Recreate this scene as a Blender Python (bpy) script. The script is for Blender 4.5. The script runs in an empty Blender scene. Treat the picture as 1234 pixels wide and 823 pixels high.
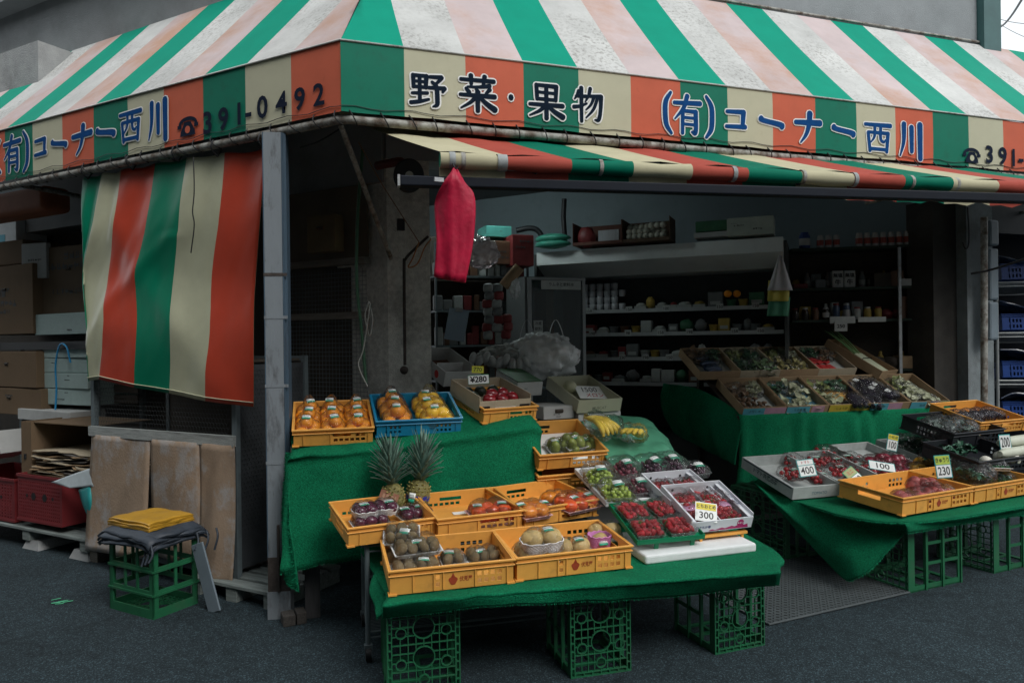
SKY_STRENGTH, SUN_STRENGTH, EXPOSURE, CLOUD = .12, 1.5, .2, 9.6
OPP_Y, OPP_H, SIDE_IN, SIDE_H = -9.0, 7.5, -4.5, 7.0
import bpy, math, random
from mathutils import Vector, Matrix, noise
random.seed(7)
SC = bpy.context.scene
COL = SC.collection
V = Vector
R = math.radians
PI = math.pi

# ------------------------------------------------------------------ camera model (1234 x 823 photograph)
FPX, YAW, ROLL = 850.0, R(71.5), R(0.75)
CAM = V((0, 0, 1.6))
DIR = V((math.cos(YAW), math.sin(YAW), 0)); RGT = V((math.sin(YAW), -math.cos(YAW), 0)); UP = V((0, 0, 1))
def ray(px, py):
    x, y = px - 617.0, 411.5 - py
    c, s = math.cos(ROLL), math.sin(ROLL)
    return DIR + RGT * ((c * x + s * y) / FPX) + UP * ((-s * x + c * y) / FPX)
def gh(px, py, h=0.0):          # point of the world at height h
    q = ray(px, py); return CAM + q * ((h - 1.6) / q.z)
def gy(px, py, Y): q = ray(px, py); return CAM + q * (Y / q.y)
def gx(px, py, X): q = ray(px, py); return CAM + q * (X / q.x)
def gd(px, py, D): return CAM + ray(px, py) * D
def gpl(px, py, P, n):          # on the plane through P with normal n
    q = ray(px, py); return CAM + q * ((P - CAM).dot(n) / q.dot(n))
LD = V((math.cos(R(134.2)), math.sin(R(134.2)), 0)); LN = V((LD.y, -LD.x, 0))   # side street direction, inward normal
def rotz(a): return Matrix.Rotation(a, 4, 'Z')
def rotx(a): return Matrix.Rotation(a, 4, 'X')
def roty(a): return Matrix.Rotation(a, 4, 'Y')
def tr(x, y=0, z=0):
    return Matrix.Translation(V(x) if not isinstance(x, (int, float)) else V((x, y, z)))

# ------------------------------------------------------------------ materials
def lin(c):
    f = lambda u: (u / 255 / 12.92) if u / 255 <= .04045 else ((u / 255 + .055) / 1.055) ** 2.4
    return (f(c[0]), f(c[1]), f(c[2]), 1)
_M = {}
def mat(name, col, rough=.6, var=.12, scale=12., bump=0., bscale=None, spec=.4, dirt=0., dirtcol=(.03, .028, .022, 1), dscale=3., metal=0.,
        coat=0., emit=None, trans=None, sheen=0., stretch=None, var2=None, dthr=(.52, .72), orand=0., big=0., dmask=0.):
    if name in _M: return _M[name]
    if len(col) == 3: col = lin(col)
    m = bpy.data.materials.new(name); m.use_nodes = True
    nt = m.node_tree; N = nt.nodes; L = nt.links
    b = N['Principled BSDF']
    b.inputs['Roughness'].default_value = rough; b.inputs['Metallic'].default_value = metal
    b.inputs['Specular IOR Level'].default_value = spec
    if coat: b.inputs['Coat Weight'].default_value = coat; b.inputs['Coat Roughness'].default_value = .15
    if sheen: b.inputs['Sheen Weight'].default_value = sheen
    tc = N.new('ShaderNodeTexCoord'); src = tc.outputs['Object']
    if stretch:
        mp = N.new('ShaderNodeMapping'); mp.inputs['Scale'].default_value = stretch
        L.new(src, mp.inputs['Vector']); src = mp.outputs['Vector']
    nz = N.new('ShaderNodeTexNoise'); nz.inputs['Scale'].default_value = scale; nz.inputs['Detail'].default_value = 5
    nz.inputs['Roughness'].default_value = .62
    L.new(src, nz.inputs['Vector'])
    rp = N.new('ShaderNodeValToRGB')
    e = rp.color_ramp.elements
    e[0].position = .28; e[1].position = .72
    e[0].color = tuple(c * (1 - var) for c in col[:3]) + (1,)
    e[1].color = tuple(min(1, c * (1 + var)) for c in (var2 or col)[:3]) + (1,)
    L.new(nz.outputs['Fac'], rp.inputs['Fac']); out = rp.outputs['Color']
    if dirt:
        dz = N.new('ShaderNodeTexNoise'); dz.inputs['Scale'].default_value = dscale; dz.inputs['Detail'].default_value = 8
        dz.inputs['Roughness'].default_value = .7
        L.new(src, dz.inputs['Vector'])
        dr = N.new('ShaderNodeValToRGB'); de = dr.color_ramp.elements
        de[0].position, de[1].position = dthr; de[0].color = (0, 0, 0, 1); de[1].color = (dirt, dirt, dirt, 1)
        L.new(dz.outputs['Fac'], dr.inputs['Fac'])
        dfac = dr.outputs['Color']
        if dmask:    # grime gathers in some places and spares others
            kz = N.new('ShaderNodeTexNoise'); kz.inputs['Scale'].default_value = dmask; kz.inputs['Detail'].default_value = 4; L.new(src, kz.inputs['Vector'])
            kr = N.new('ShaderNodeValToRGB'); kr.color_ramp.elements[0].position = .42; kr.color_ramp.elements[1].position = .62; kr.color_ramp.elements[0].color = (.12, .12, .12, 1); L.new(kz.outputs['Fac'], kr.inputs['Fac'])
            km = N.new('ShaderNodeMix'); km.data_type = 'RGBA'; km.blend_type = 'MULTIPLY'; km.inputs['Factor'].default_value = 1; L.new(dfac, km.inputs['A']); L.new(kr.outputs['Color'], km.inputs['B']); dfac = km.outputs['Result']
        mx = N.new('ShaderNodeMix'); mx.data_type = 'RGBA'
        L.new(dfac, mx.inputs['Factor']); L.new(out, mx.inputs['A']); mx.inputs['B'].default_value = dirtcol
        out = mx.outputs['Result']
    if big:      # slow tonal drift over metres
        gz = N.new('ShaderNodeTexNoise'); gz.inputs['Scale'].default_value = .7; gz.inputs['Detail'].default_value = 6; gz.inputs['Roughness'].default_value = .65
        L.new(src, gz.inputs['Vector'])
        gr = N.new('ShaderNodeMapRange'); gr.inputs['From Min'].default_value = .3; gr.inputs['From Max'].default_value = .7; gr.inputs['To Min'].default_value = 1 - big; gr.inputs['To Max'].default_value = 1 + big
        L.new(gz.outputs['Fac'], gr.inputs['Value'])
        gm = N.new('ShaderNodeMix'); gm.data_type = 'RGBA'; gm.blend_type = 'MULTIPLY'; gm.inputs['Factor'].default_value = 1
        L.new(out, gm.inputs['A']); L.new(gr.outputs['Result'], gm.inputs['B']); out = gm.outputs['Result']
    if orand:    # every copy has its own shade
        oi = N.new('ShaderNodeObjectInfo'); orr = N.new('ShaderNodeMapRange'); orr.inputs['To Min'].default_value = 1 - orand; orr.inputs['To Max'].default_value = 1 + orand * .6
        L.new(oi.outputs['Random'], orr.inputs['Value'])
        om = N.new('ShaderNodeMix'); om.data_type = 'RGBA'; om.blend_type = 'MULTIPLY'; om.inputs['Factor'].default_value = 1
        L.new(out, om.inputs['A']); L.new(orr.outputs['Result'], om.inputs['B']); out = om.outputs['Result']
    L.new(out, b.inputs['Base Color'])
    if bump:
        bz = N.new('ShaderNodeTexNoise'); bz.inputs['Scale'].default_value = bscale or scale * 4; bz.inputs['Detail'].default_value = 4
        L.new(src, bz.inputs['Vector'])
        bp = N.new('ShaderNodeBump'); bp.inputs['Strength'].default_value = bump; bp.inputs['Distance'].default_value = .01
        L.new(bz.outputs['Fac'], bp.inputs['Height']); L.new(bp.outputs['Normal'], b.inputs['Normal'])
    if emit: b.inputs['Emission Color'].default_value = emit[0]; b.inputs['Emission Strength'].default_value = emit[1]
    _M[name] = m
    return m
def film(name, tint=(.985, .99, .99), fac=.012, milk=.012, scale=48., bump=1.):
    if name in _M: return _M[name]
    m = bpy.data.materials.new(name); m.use_nodes = True
    nt = m.node_tree; N = nt.nodes; L = nt.links
    N.remove(N['Principled BSDF']); out = N['Material Output']
    t = N.new('ShaderNodeBsdfTransparent'); t.inputs['Color'].default_value = (*tint, 1)
    g = N.new('ShaderNodeBsdfGlossy'); g.inputs['Roughness'].default_value = .06
    d = N.new('ShaderNodeBsdfDiffuse'); d.inputs['Color'].default_value = (.8, .82, .82, 1)
    tc = N.new('ShaderNodeTexCoord'); nz = N.new('ShaderNodeTexNoise'); nz.inputs['Scale'].default_value = scale; nz.inputs['Detail'].default_value = 3
    nz.inputs['Distortion'].default_value = 2.2
    L.new(tc.outputs['Object'], nz.inputs['Vector'])
    bp = N.new('ShaderNodeBump'); bp.inputs['Strength'].default_value = bump; bp.inputs['Distance'].default_value = .012
    L.new(nz.outputs['Fac'], bp.inputs['Height']); L.new(bp.outputs['Normal'], g.inputs['Normal']); L.new(bp.outputs['Normal'], d.inputs['Normal'])
    lw = N.new('ShaderNodeLayerWeight'); lw.inputs['Blend'].default_value = .13; L.new(bp.outputs['Normal'], lw.inputs['Normal'])
    ma = N.new('ShaderNodeMath'); ma.operation = 'MULTIPLY_ADD'; ma.inputs[1].default_value = 1.0; ma.inputs[2].default_value = fac
    L.new(lw.outputs['Fresnel'], ma.inputs[0])
    m1 = N.new('ShaderNodeMixShader'); m1.inputs['Fac'].default_value = milk
    L.new(t.outputs[0], m1.inputs[1]); L.new(d.outputs[0], m1.inputs[2])
    m2 = N.new('ShaderNodeMixShader'); L.new(ma.outputs[0], m2.inputs['Fac']); L.new(m1.outputs[0], m2.inputs[1]); L.new(g.outputs[0], m2.inputs[2])
    L.new(m2.outputs[0], out.inputs['Surface'])
    _M[name] = m
    return m

# ------------------------------------------------------------------ mesh builder
class MB:
    def __init__(s): s.v = []; s.f = []; s.m = []; s.s = []
    def add(s, vs, fs, mi=0, sm=False, M=None):
        o = len(s.v)
        s.v += [(M @ V(p)) if M else V(p) for p in vs]
        s.f += [tuple(i + o for i in f) for f in fs]
        s.m += [mi] * len(fs); s.s += [sm] * len(fs)
        return s
    def box(s, x0, x1, y0, y1, z0, z1, mi=0, M=None):
        p = [(x0, y0, z0), (x1, y0, z0), (x1, y1, z0), (x0, y1, z0), (x0, y0, z1), (x1, y0, z1), (x1, y1, z1), (x0, y1, z1)]
        return s.add(p, [(0, 3, 2, 1), (4, 5, 6, 7), (0, 1, 5, 4), (1, 2, 6, 5), (2, 3, 7, 6), (3, 0, 4, 7)], mi, False, M)
    def bar(s, a, b, w, h, mi=0, up=V((0, 0, 1))):      # box beam from a to b
        a, b = V(a), V(b); d = (b - a); l = d.length; d = d / l
        x = d.cross(up); x = x.normalized() if x.length > 1e-4 else V((1, 0, 0)); u = x.cross(d)
        M = Matrix((x, d, u)).transposed().to_4x4(); M.translation = a
        return s.box(-w / 2, w / 2, 0, l, -h / 2, h / 2, mi, M)
    def tube(s, pts, r, n=8, mi=0, caps=True, sm=True):
        pts = [V(p) for p in pts]; k = len(pts)
        rs = r if isinstance(r, (list, tuple)) else [r] * k
        vs = []; prev = None
        for i, p in enumerate(pts):
            d = (pts[min(i + 1, k - 1)] - pts[max(i - 1, 0)])
            d = d.normalized() if d.length > 1e-9 else V((0, 0, 1))
            if prev is None: a = d.orthogonal().normalized()
            else:
                a = prev - d * prev.dot(d)
                a = a.normalized() if a.length > 1e-6 else d.orthogonal().normalized()
            prev = a; b = d.cross(a)
            vs += [p + (a * math.cos(2 * PI * j / n) + b * math.sin(2 * PI * j / n)) * rs[i] for j in range(n)]
        fs = [(i * n + j, i * n + (j + 1) % n, (i + 1) * n + (j + 1) % n, (i + 1) * n + j) for i in range(k - 1) for j in range(n)]
        s.add(vs, fs, mi, sm)
        if caps: s.add(vs[:n], [tuple(range(n))[::-1]], mi); s.add(vs[-n:], [tuple(range(n))], mi)
        return s
    def lathe(s, prof, n=16, mi=0, M=None, sm=True):
        vs = []
        for r, z in prof: vs += [(r * math.cos(2 * PI * j / n), r * math.sin(2 * PI * j / n), z) for j in range(n)]
        fs = [(i * n + j, i * n + (j + 1) % n, (i + 1) * n + (j + 1) % n, (i + 1) * n + j) for i in range(len(prof) - 1) for j in range(n)]
        s.add(vs, fs, mi, sm, M)
        if prof[0][0] > 1e-5: s.add(vs[:n], [tuple(range(n))[::-1]], mi, False, M)
        if prof[-1][0] > 1e-5: s.add(vs[-n:], [tuple(range(n))], mi, False, M)
        return s
    def ball(s, c=(0, 0, 0), r=1., nu=14, nv=9, mi=0, M=None, fn=None):
        rr = r if isinstance(r, (tuple, list)) else (r, r, r)
        vs = [(0, 0, -1)] + [(math.sin(PI * i / nv) * math.cos(2 * PI * j / nu), math.sin(PI * i / nv) * math.sin(2 * PI * j / nu), -math.cos(PI * i / nv)) for i in range(1, nv) for j in range(nu)] + [(0, 0, 1)]
        if fn: vs = [fn(V(p)) for p in vs]
        vs = [(c[0] + p[0] * rr[0], c[1] + p[1] * rr[1], c[2] + p[2] * rr[2]) for p in vs]
        fs = [(0, 1 + (j + 1) % nu, 1 + j) for j in range(nu)]
        for i in range(nv - 2): fs += [(1 + i * nu + j, 1 + i * nu + (j + 1) % nu, 1 + (i + 1) * nu + (j + 1) % nu, 1 + (i + 1) * nu + j) for j in range(nu)]
        k = 1 + (nv - 2) * nu; fs += [(k + j, k + (j + 1) % nu, len(vs) - 1) for j in range(nu)]
        return s.add(vs, fs, mi, True, M)
    def panel(s, o, ux, uz, w, h, t, holes=(), mi=0):   # slab with rectangular holes; grows along ux x uz by t
        o = V(o); ux = V(ux).normalized(); uz = V(uz).normalized(); n = ux.cross(uz)
        cut = lambda k, a: sorted({0., a} | {min(max(q, 0), a) for hl in holes for q in (hl[k], hl[k + 1])})
        xs, zs = cut(0, w), cut(2, h)
        xs = [x for i, x in enumerate(xs) if i == 0 or x - xs[i - 1] > 1e-6]; zs = [x for i, x in enumerate(zs) if i == 0 or x - zs[i - 1] > 1e-6]
        nx, nz = len(xs) - 1, len(zs) - 1
        fill = lambda i, j: 0 <= i < nx and 0 <= j < nz and not any(a < (xs[i] + xs[i + 1]) / 2 < b and c < (zs[j] + zs[j + 1]) / 2 < d for a, b, c, d in holes)
        P = lambda x, z, k: o + ux * x + uz * z + n * (t * k)
        for i in range(nx):
            for j in range(nz):
                if not fill(i, j): continue
                a, b, c, d = xs[i], xs[i + 1], zs[j], zs[j + 1]
                q = [P(a, c, 0), P(b, c, 0), P(b, d, 0), P(a, d, 0), P(a, c, 1), P(b, c, 1), P(b, d, 1), P(a, d, 1)]
                fs = [(0, 3, 2, 1), (4, 5, 6, 7)]
                if not fill(i, j - 1): fs.append((0, 1, 5, 4))
                if not fill(i + 1, j): fs.append((1, 2, 6, 5))
                if not fill(i, j + 1): fs.append((2, 3, 7, 6))
                if not fill(i - 1, j): fs.append((3, 0, 4, 7))
                s.add(q, fs, mi)
        return s
    def grid(s, P, mi=0, sm=True, thick=0., mifn=None):  # P: rows of points
        nr, nc = len(P), len(P[0]); o = len(s.v)
        vs = [V(p) for r in P for p in r]
        fs = [(i * nc + j, i * nc + j + 1, (i + 1) * nc + j + 1, (i + 1) * nc + j) for i in range(nr - 1) for j in range(nc - 1)]
        ms = [mifn(i, j) if mifn else mi for i in range(nr - 1) for j in range(nc - 1)]
        s.v += vs; s.f += [tuple(k + o for k in f) for f in fs]; s.m += ms; s.s += [sm] * len(fs)
        if thick:
            nn = [V((0, 0, 0)) for _ in vs]
            for f in fs:
                n = (vs[f[1]] - vs[f[0]]).cross(vs[f[3]] - vs[f[0]])
                for k in f: nn[k] += n
            b = [v - (n.normalized() * thick if n.length > 1e-12 else V((0, 0, 0))) for v, n in zip(vs, nn)]
            o2 = len(s.v); s.v += b; s.f += [tuple(k + o2 for k in f[::-1]) for f in fs]; s.m += ms; s.s += [sm] * len(fs)
            rim = [j for j in range(nc)] + [i * nc + nc - 1 for i in range(1, nr)] + [(nr - 1) * nc + j for j in range(nc - 2, -1, -1)] + [i * nc for i in range(nr - 2, 0, -1)]
            for a, c in zip(rim, rim[1:] + rim[:1]):
                s.f.append((o + c, o + a, o2 + a, o2 + c)); s.m.append(ms[0]); s.s.append(False)
        return s
    def mesh(s, name, mats):
        me = bpy.data.meshes.new(name); me.from_pydata(s.v, [], s.f)
        for m in (mats if isinstance(mats, (list, tuple)) else [mats]): me.materials.append(m)
        me.polygons.foreach_set('material_index', s.m); me.polygons.foreach_set('use_smooth', s.s); me.update()
        return me
    def build(s, name, mats, parent=None, M=None):
        return put(s.mesh(name, mats), name, parent, M)
def put(me, name, parent=None, M=None):
    o = bpy.data.objects.new(name, me); COL.objects.link(o)
    if parent: o.parent = parent
    if M is not None: o.matrix_local = M
    return o
def bevel(o, w=.004, seg=2):
    b = o.modifiers.new('bevel', 'BEVEL'); b.width = w; b.segments = seg; b.limit_method = 'ANGLE'; b.angle_limit = R(40); b.harden_normals = False
    return o
def tag(o, label, cat, group=None, kind=None):
    if label: o['label'] = label
    if cat: o['category'] = cat
    if group: o['group'] = group
    if kind: o['kind'] = kind
    return o
def thing(name, label, cat, M=None, group=None):
    o = bpy.data.objects.new(name, None); COL.objects.link(o); o.empty_display_size = .1
    if M is not None: o.matrix_world = M if isinstance(M, Matrix) else tr(M)
    return tag(o, label, cat, group)
def struct(name, mb, m):
    o = mb.build(name, m); o['kind'] = 'structure'; return o
def cr(p0, p1, p2, p3, t):
    return .5 * ((2 * p1) + (p2 - p0) * t + (2 * p0 - 5 * p1 + 4 * p2 - p3) * t * t + (3 * p1 - p0 - 3 * p2 + p3) * t ** 3)
def spline(pts, n):
    pts = [V(p) for p in pts]; k = len(pts)
    if k == 2: return [pts[0].lerp(pts[1], i / n) for i in range(n + 1)]
    out = []
    for i in range(n + 1):
        u = i / n * (k - 1); a = min(int(u), k - 2); t = u - a
        p1, p2 = pts[a], pts[a + 1]
        p0 = pts[a - 1] if a > 0 else 2 * p1 - p2
        p3 = pts[a + 2] if a + 2 < k else 2 * p2 - p1
        out.append(cr(p0, p1, p2, p3, t))
    return out
def patch(rows, nu, nv):         # smooth surface through control rows
    rr = [spline(r, nu) for r in rows]
    return [list(c) for c in zip(*[spline([r[j] for r in rr], nv) for j in range(nu + 1)])]
def wob(P, amp, sc, ax=None, seed=0.):
    for r in P:
        for p in r:
            q = noise.noise_vector(p * sc + V((seed, seed * 1.7, 0)))
            p += (ax * q.x if ax else q) * amp
    return P
def blades(mb, P, dens, h, w=.0024, mi=0, rnd=.75, seed=1, wind=None):   # turf pile standing on a grid
    rg = random.Random(seed); nr, nc = len(P), len(P[0])
    for i in range(nr - 1):
        for j in range(nc - 1):
            a, b, c, d = P[i][j], P[i][j + 1], P[i + 1][j + 1], P[i + 1][j]
            n = (b - a).cross(d - a); ar = n.length
            if ar < 1e-9: continue
            n = n / ar; k = ar * dens; k = int(k) + (rg.random() < k % 1)
            for _ in range(k):
                u, v = rg.random(), rg.random()
                p = a.lerp(b, u).lerp(d.lerp(c, u), v)
                t = V((rg.uniform(-1, 1), rg.uniform(-1, 1), rg.uniform(-1, 1)))
                tip = p + (n + t * rnd).normalized() * h * rg.uniform(.6, 1.3)
                s = n.cross(t); s = s.normalized() * w if s.length > 1e-5 else V((w, 0, 0))
                mb.add([p - s, p + s, tip], [(0, 1, 2)], mi)
    return mb
_font_cache = {}
def text_mesh(s, size, bold=0., align='CENTER', name='printed_text'):
    k = (s, round(size, 5), bold, align)
    if k in _font_cache: return _font_cache[k]
    c = bpy.data.curves.new(name, 'FONT'); c.body = s; c.size = size; c.align_x = align; c.align_y = 'CENTER'; c.offset = bold * size; c.resolution_u = 3
    o = bpy.data.objects.new(name, c); COL.objects.link(o)
    me = bpy.data.meshes.new_from_object(o.evaluated_get(bpy.context.evaluated_depsgraph_get())); me.name = name
    bpy.data.objects.remove(o); bpy.data.curves.remove(c)
    me.materials.clear()
    _font_cache[k] = me
    return me
def text(s, size, m, parent, M, bold=.01, align='CENTER', name='printed_text', sx=1.):
    me = text_mesh(s, size, bold, align).copy(); me.name = name; me.materials.append(m)
    return put(me, name, parent, M @ Matrix.Diagonal((sx, 1, 1, 1)))
def frame(o, x, z):              # matrix whose x / y axes lie along x / z: writing on an upright face
    x = V(x).normalized(); z = V(z).normalized(); n = x.cross(z).normalized(); z = n.cross(x)
    M = Matrix((x, z, n)).transposed().to_4x4(); M.translation = V(o); return M
FACE = Matrix(((1, 0, 0, 0), (0, 0, -1, 0), (0, 1, 0, 0), (0, 0, 0, 1)))   # text plane (x, y) -> local (x, z), facing -y

# brush lettering: strokes (x, y, width) in a box of 100
GLYPH = {
 '野': [[(8,92,9),(9,56,8)],[(6,91,7),(46,91,8)],[(45,92,10),(43,56,8)],[(8,74,6),(44,74,6)],[(8,58,7),(44,58,7)],[(26,90,8),(26,18,8)],[(4,38,6),(48,42,7)],[(0,10,8),(24,15,8),(52,24,5)],
        [(54,90,7),(88,92,9)],[(88,92,10),(80,80,7),(70,70,5)],[(60,76,6),(72,66,10)],[(50,58,7),(96,60,9)],[(96,60,10),(90,48,5)],[(74,60,10),(75,30,10),(74,10,9),(62,3,3)]],
 '菜': [[(4,86,7),(96,88,9)],[(32,100,10),(33,74,7)],[(70,100,10),(66,74,7)],[(84,74,9),(52,68,6),(22,66,4)],[(18,62,6),(27,50,10)],[(46,62,6),(52,52,10)],[(84,64,9),(72,50,5)],[(2,42,7),(98,44,10)],[(50,52,11),(50,-2,9)],[(46,40,9),(30,22,7),(4,4,3)],[(54,40,7),(74,22,10),(98,6,13)]],
 '果': [[(22,96,9),(24,52,8)],[(20,95,7),(80,95,9)],[(79,96,10),(77,52,8)],[(22,74,6),(78,74,6)],[(22,54,7),(78,54,7)],[(50,95,9),(50,-4,10)],[(2,36,7),(98,38,10)],[(46,34,9),(30,18,7),(2,2,3)],[(54,34,7),(74,18,10),(98,4,13)]],
 '物': [[(18,90,8),(12,76,6),(4,64,3)],[(8,73,6),(44,75,8)],[(0,40,9),(22,44,7),(46,54,4)],[(27,100,10),(27,-2,8)],[(58,100,9),(52,78,7),(40,58,3)],[(52,76,7),(96,79,9)],[(95,79,11),(93,40,9),(86,8,9),(72,6,3)],[(70,74,8),(60,52,6),(42,34,3)],[(83,74,8),(68,38,7),(42,10,3)]],
 '有': [[(2,80,8),(98,84,11)],[(50,102,11),(36,68,9),(4,36,3)],[(33,60,9),(31,-2,8)],[(31,60,7),(82,60,9)],[(80,61,11),(79,4,10),(64,4,4)],[(33,42,6),(80,42,6)],[(33,24,6),(80,24,6)]],
 '西': [[(0,92,8),(100,94,11)],[(12,66,9),(18,2,9)],[(12,66,7),(90,67,9)],[(89,68,11),(83,2,9)],[(16,10,8),(86,10,8)],[(38,92,9),(36,54,7),(22,32,3)],[(60,92,9),(60,46,8),(72,36,6),(78,44,3)]],
 '川': [[(20,98,11),(18,44,8),(4,2,3)],[(50,90,11),(50,16,9)],[(84,100,13),(84,-4,11)]],
 'コ': [[(8,82,9),(88,86,12)],[(86,87,14),(80,18,11)],[(4,18,9),(94,22,12)]],
 'ー': [[(4,62,15),(20,56,11),(80,48,12),(96,42,16)]],
 'ナ': [[(0,66,9),(100,70,13)],[(58,100,14),(54,62,11),(42,28,8),(20,0,3)]],
 '(': [[(74,104,8),(40,80,14),(34,50,15),(42,18,14),(76,-4,8)]],
 ')': [[(26,104,8),(60,80,14),(66,50,15),(58,18,14),(24,-4,8)]],
 '・': [[(49,50,26),(51,50,26)]],
}
def glyph(mb, ch, cx, cy, w, h, zo, grow=0., mi=0):   # into plane coordinates (x right, y up, z out of the face)
    k = 0
    for st in GLYPH[ch]:
        ctl = [V((x, y, wd)) for x, y, wd in st]
        pts = spline(ctl, 8 * (len(ctl) - 1)) if len(ctl) > 2 else ctl
        P = [V((cx + (p.x - 50) / 100 * w, cy + (p.y - 50) / 100 * h, 0)) for p in pts]
        W = [max(p.z, 2.5) * (w + h) / 400 * (1.55 if ch in 'コーナ川' else 1.25) + grow for p in pts]
        z = zo + k * .00012; k += 1
        Lf, Rt = [], []
        for i, p in enumerate(P):
            d = (P[min(i + 1, len(P) - 1)] - P[max(i - 1, 0)]).normalized(); n = V((-d.y, d.x, 0))
            Lf.append(p + n * W[i]); Rt.append(p - n * W[i])
        d0 = (P[1] - P[0]).normalized(); d1 = (P[-1] - P[-2]).normalized(); n0 = V((-d0.y, d0.x, 0)); n1 = V((-d1.y, d1.x, 0))
        c0 = [P[0] + (-d0 * math.sin(a) * .8 + n0 * math.cos(a)) * W[0] for a in (PI * .25, PI * .5, PI * .75)]
        c1 = [P[-1] + (d1 * math.sin(a) * .8 - n1 * math.cos(a)) * W[-1] for a in (PI * .25, PI * .5, PI * .75)]
        ring = Rt + c1 + Lf[::-1] + c0
        n = len(Lf); vs = [V((p.x, p.y, z)) for p in Rt + Lf + c1 + c0]
        fs = [(i, i + 1, n + i + 1, n + i) for i in range(n - 1)]
        fs += [(n - 1, 2 * n, 2 * n + 1, 2 * n + 2, 2 * n - 1), (n, 2 * n + 3, 2 * n + 4, 2 * n + 5, 0)]
        mb.add(vs, fs, mi)
    return mb
# ================================================================== camera, world, light
cam = bpy.data.objects.new('camera', bpy.data.cameras.new('camera')); COL.objects.link(cam)
cam.data.sensor_width = 36; cam.data.lens = FPX / 1234 * 36; cam.data.clip_end = 400; cam.data.clip_start = .05
cam.matrix_world = tr(CAM) @ rotz(YAW - PI / 2) @ rotx(PI / 2) @ rotz(-ROLL)
SC.camera = cam
w = bpy.data.worlds.new('World'); SC.world = w; w.use_nodes = True
N = w.node_tree.nodes; L = w.node_tree.links
SUN_EL, SUN_AZ = R(45), R(158)       # azimuth from +Y clockwise: sun ahead-right behind the viewer
sky = N.new('ShaderNodeTexSky'); sky.sky_type = 'NISHITA'; sky.sun_disc = False; sky.sun_elevation = SUN_EL; sky.sun_rotation = SUN_AZ
sky.air_density = 1.6; sky.dust_density = 5.0; sky.ozone_density = 1.0
hs = N.new('ShaderNodeHueSaturation'); hs.inputs['Saturation'].default_value = .25
L.new(sky.outputs['Color'], hs.inputs['Color'])
# overcast: a bright even cloud layer over most of the clear sky, a little blotchy
tcw = N.new('ShaderNodeTexCoord'); cl = N.new('ShaderNodeTexNoise'); cl.inputs['Scale'].default_value = 2.2; cl.inputs['Detail'].default_value = 5
L.new(tcw.outputs['Generated'], cl.inputs['Vector'])
clr = N.new('ShaderNodeValToRGB'); clr.color_ramp.elements[0].position = .3; clr.color_ramp.elements[1].position = .7
clr.color_ramp.elements[0].color = (CLOUD * .84, CLOUD * .905, CLOUD * .95, 1); clr.color_ramp.elements[1].color = (CLOUD * .97, CLOUD * 1.01, CLOUD * 1.04, 1)
L.new(cl.outputs['Fac'], clr.inputs['Fac'])
cmx = N.new('ShaderNodeMix'); cmx.data_type = 'RGBA'; cmx.inputs['Factor'].default_value = .85
L.new(hs.outputs['Color'], cmx.inputs['A']); L.new(clr.outputs['Color'], cmx.inputs['B']); L.new(cmx.outputs['Result'], N['Background'].inputs['Color'])
N['Background'].inputs['Strength'].default_value = SKY_STRENGTH
sd = bpy.data.lights.new('sun', 'SUN'); sd.energy = SUN_STRENGTH; sd.angle = R(25); sd.color = (1, .98, .95)
so = bpy.data.objects.new('sun', sd); COL.objects.link(so)
sdir = V((math.sin(SUN_AZ) * math.cos(SUN_EL), math.cos(SUN_AZ) * math.cos(SUN_EL), math.sin(SUN_EL)))
so.rotation_euler = sdir.to_track_quat('Z', 'Y').to_euler(); so.location = (0, -4, 8)
SC.view_settings.view_transform = 'Standard'; SC.view_settings.look = 'None'; SC.view_settings.exposure = EXPOSURE; SC.view_settings.gamma = 1
SC.cycles.transparent_max_bounces = 16; SC.cycles.max_bounces = 6

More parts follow.
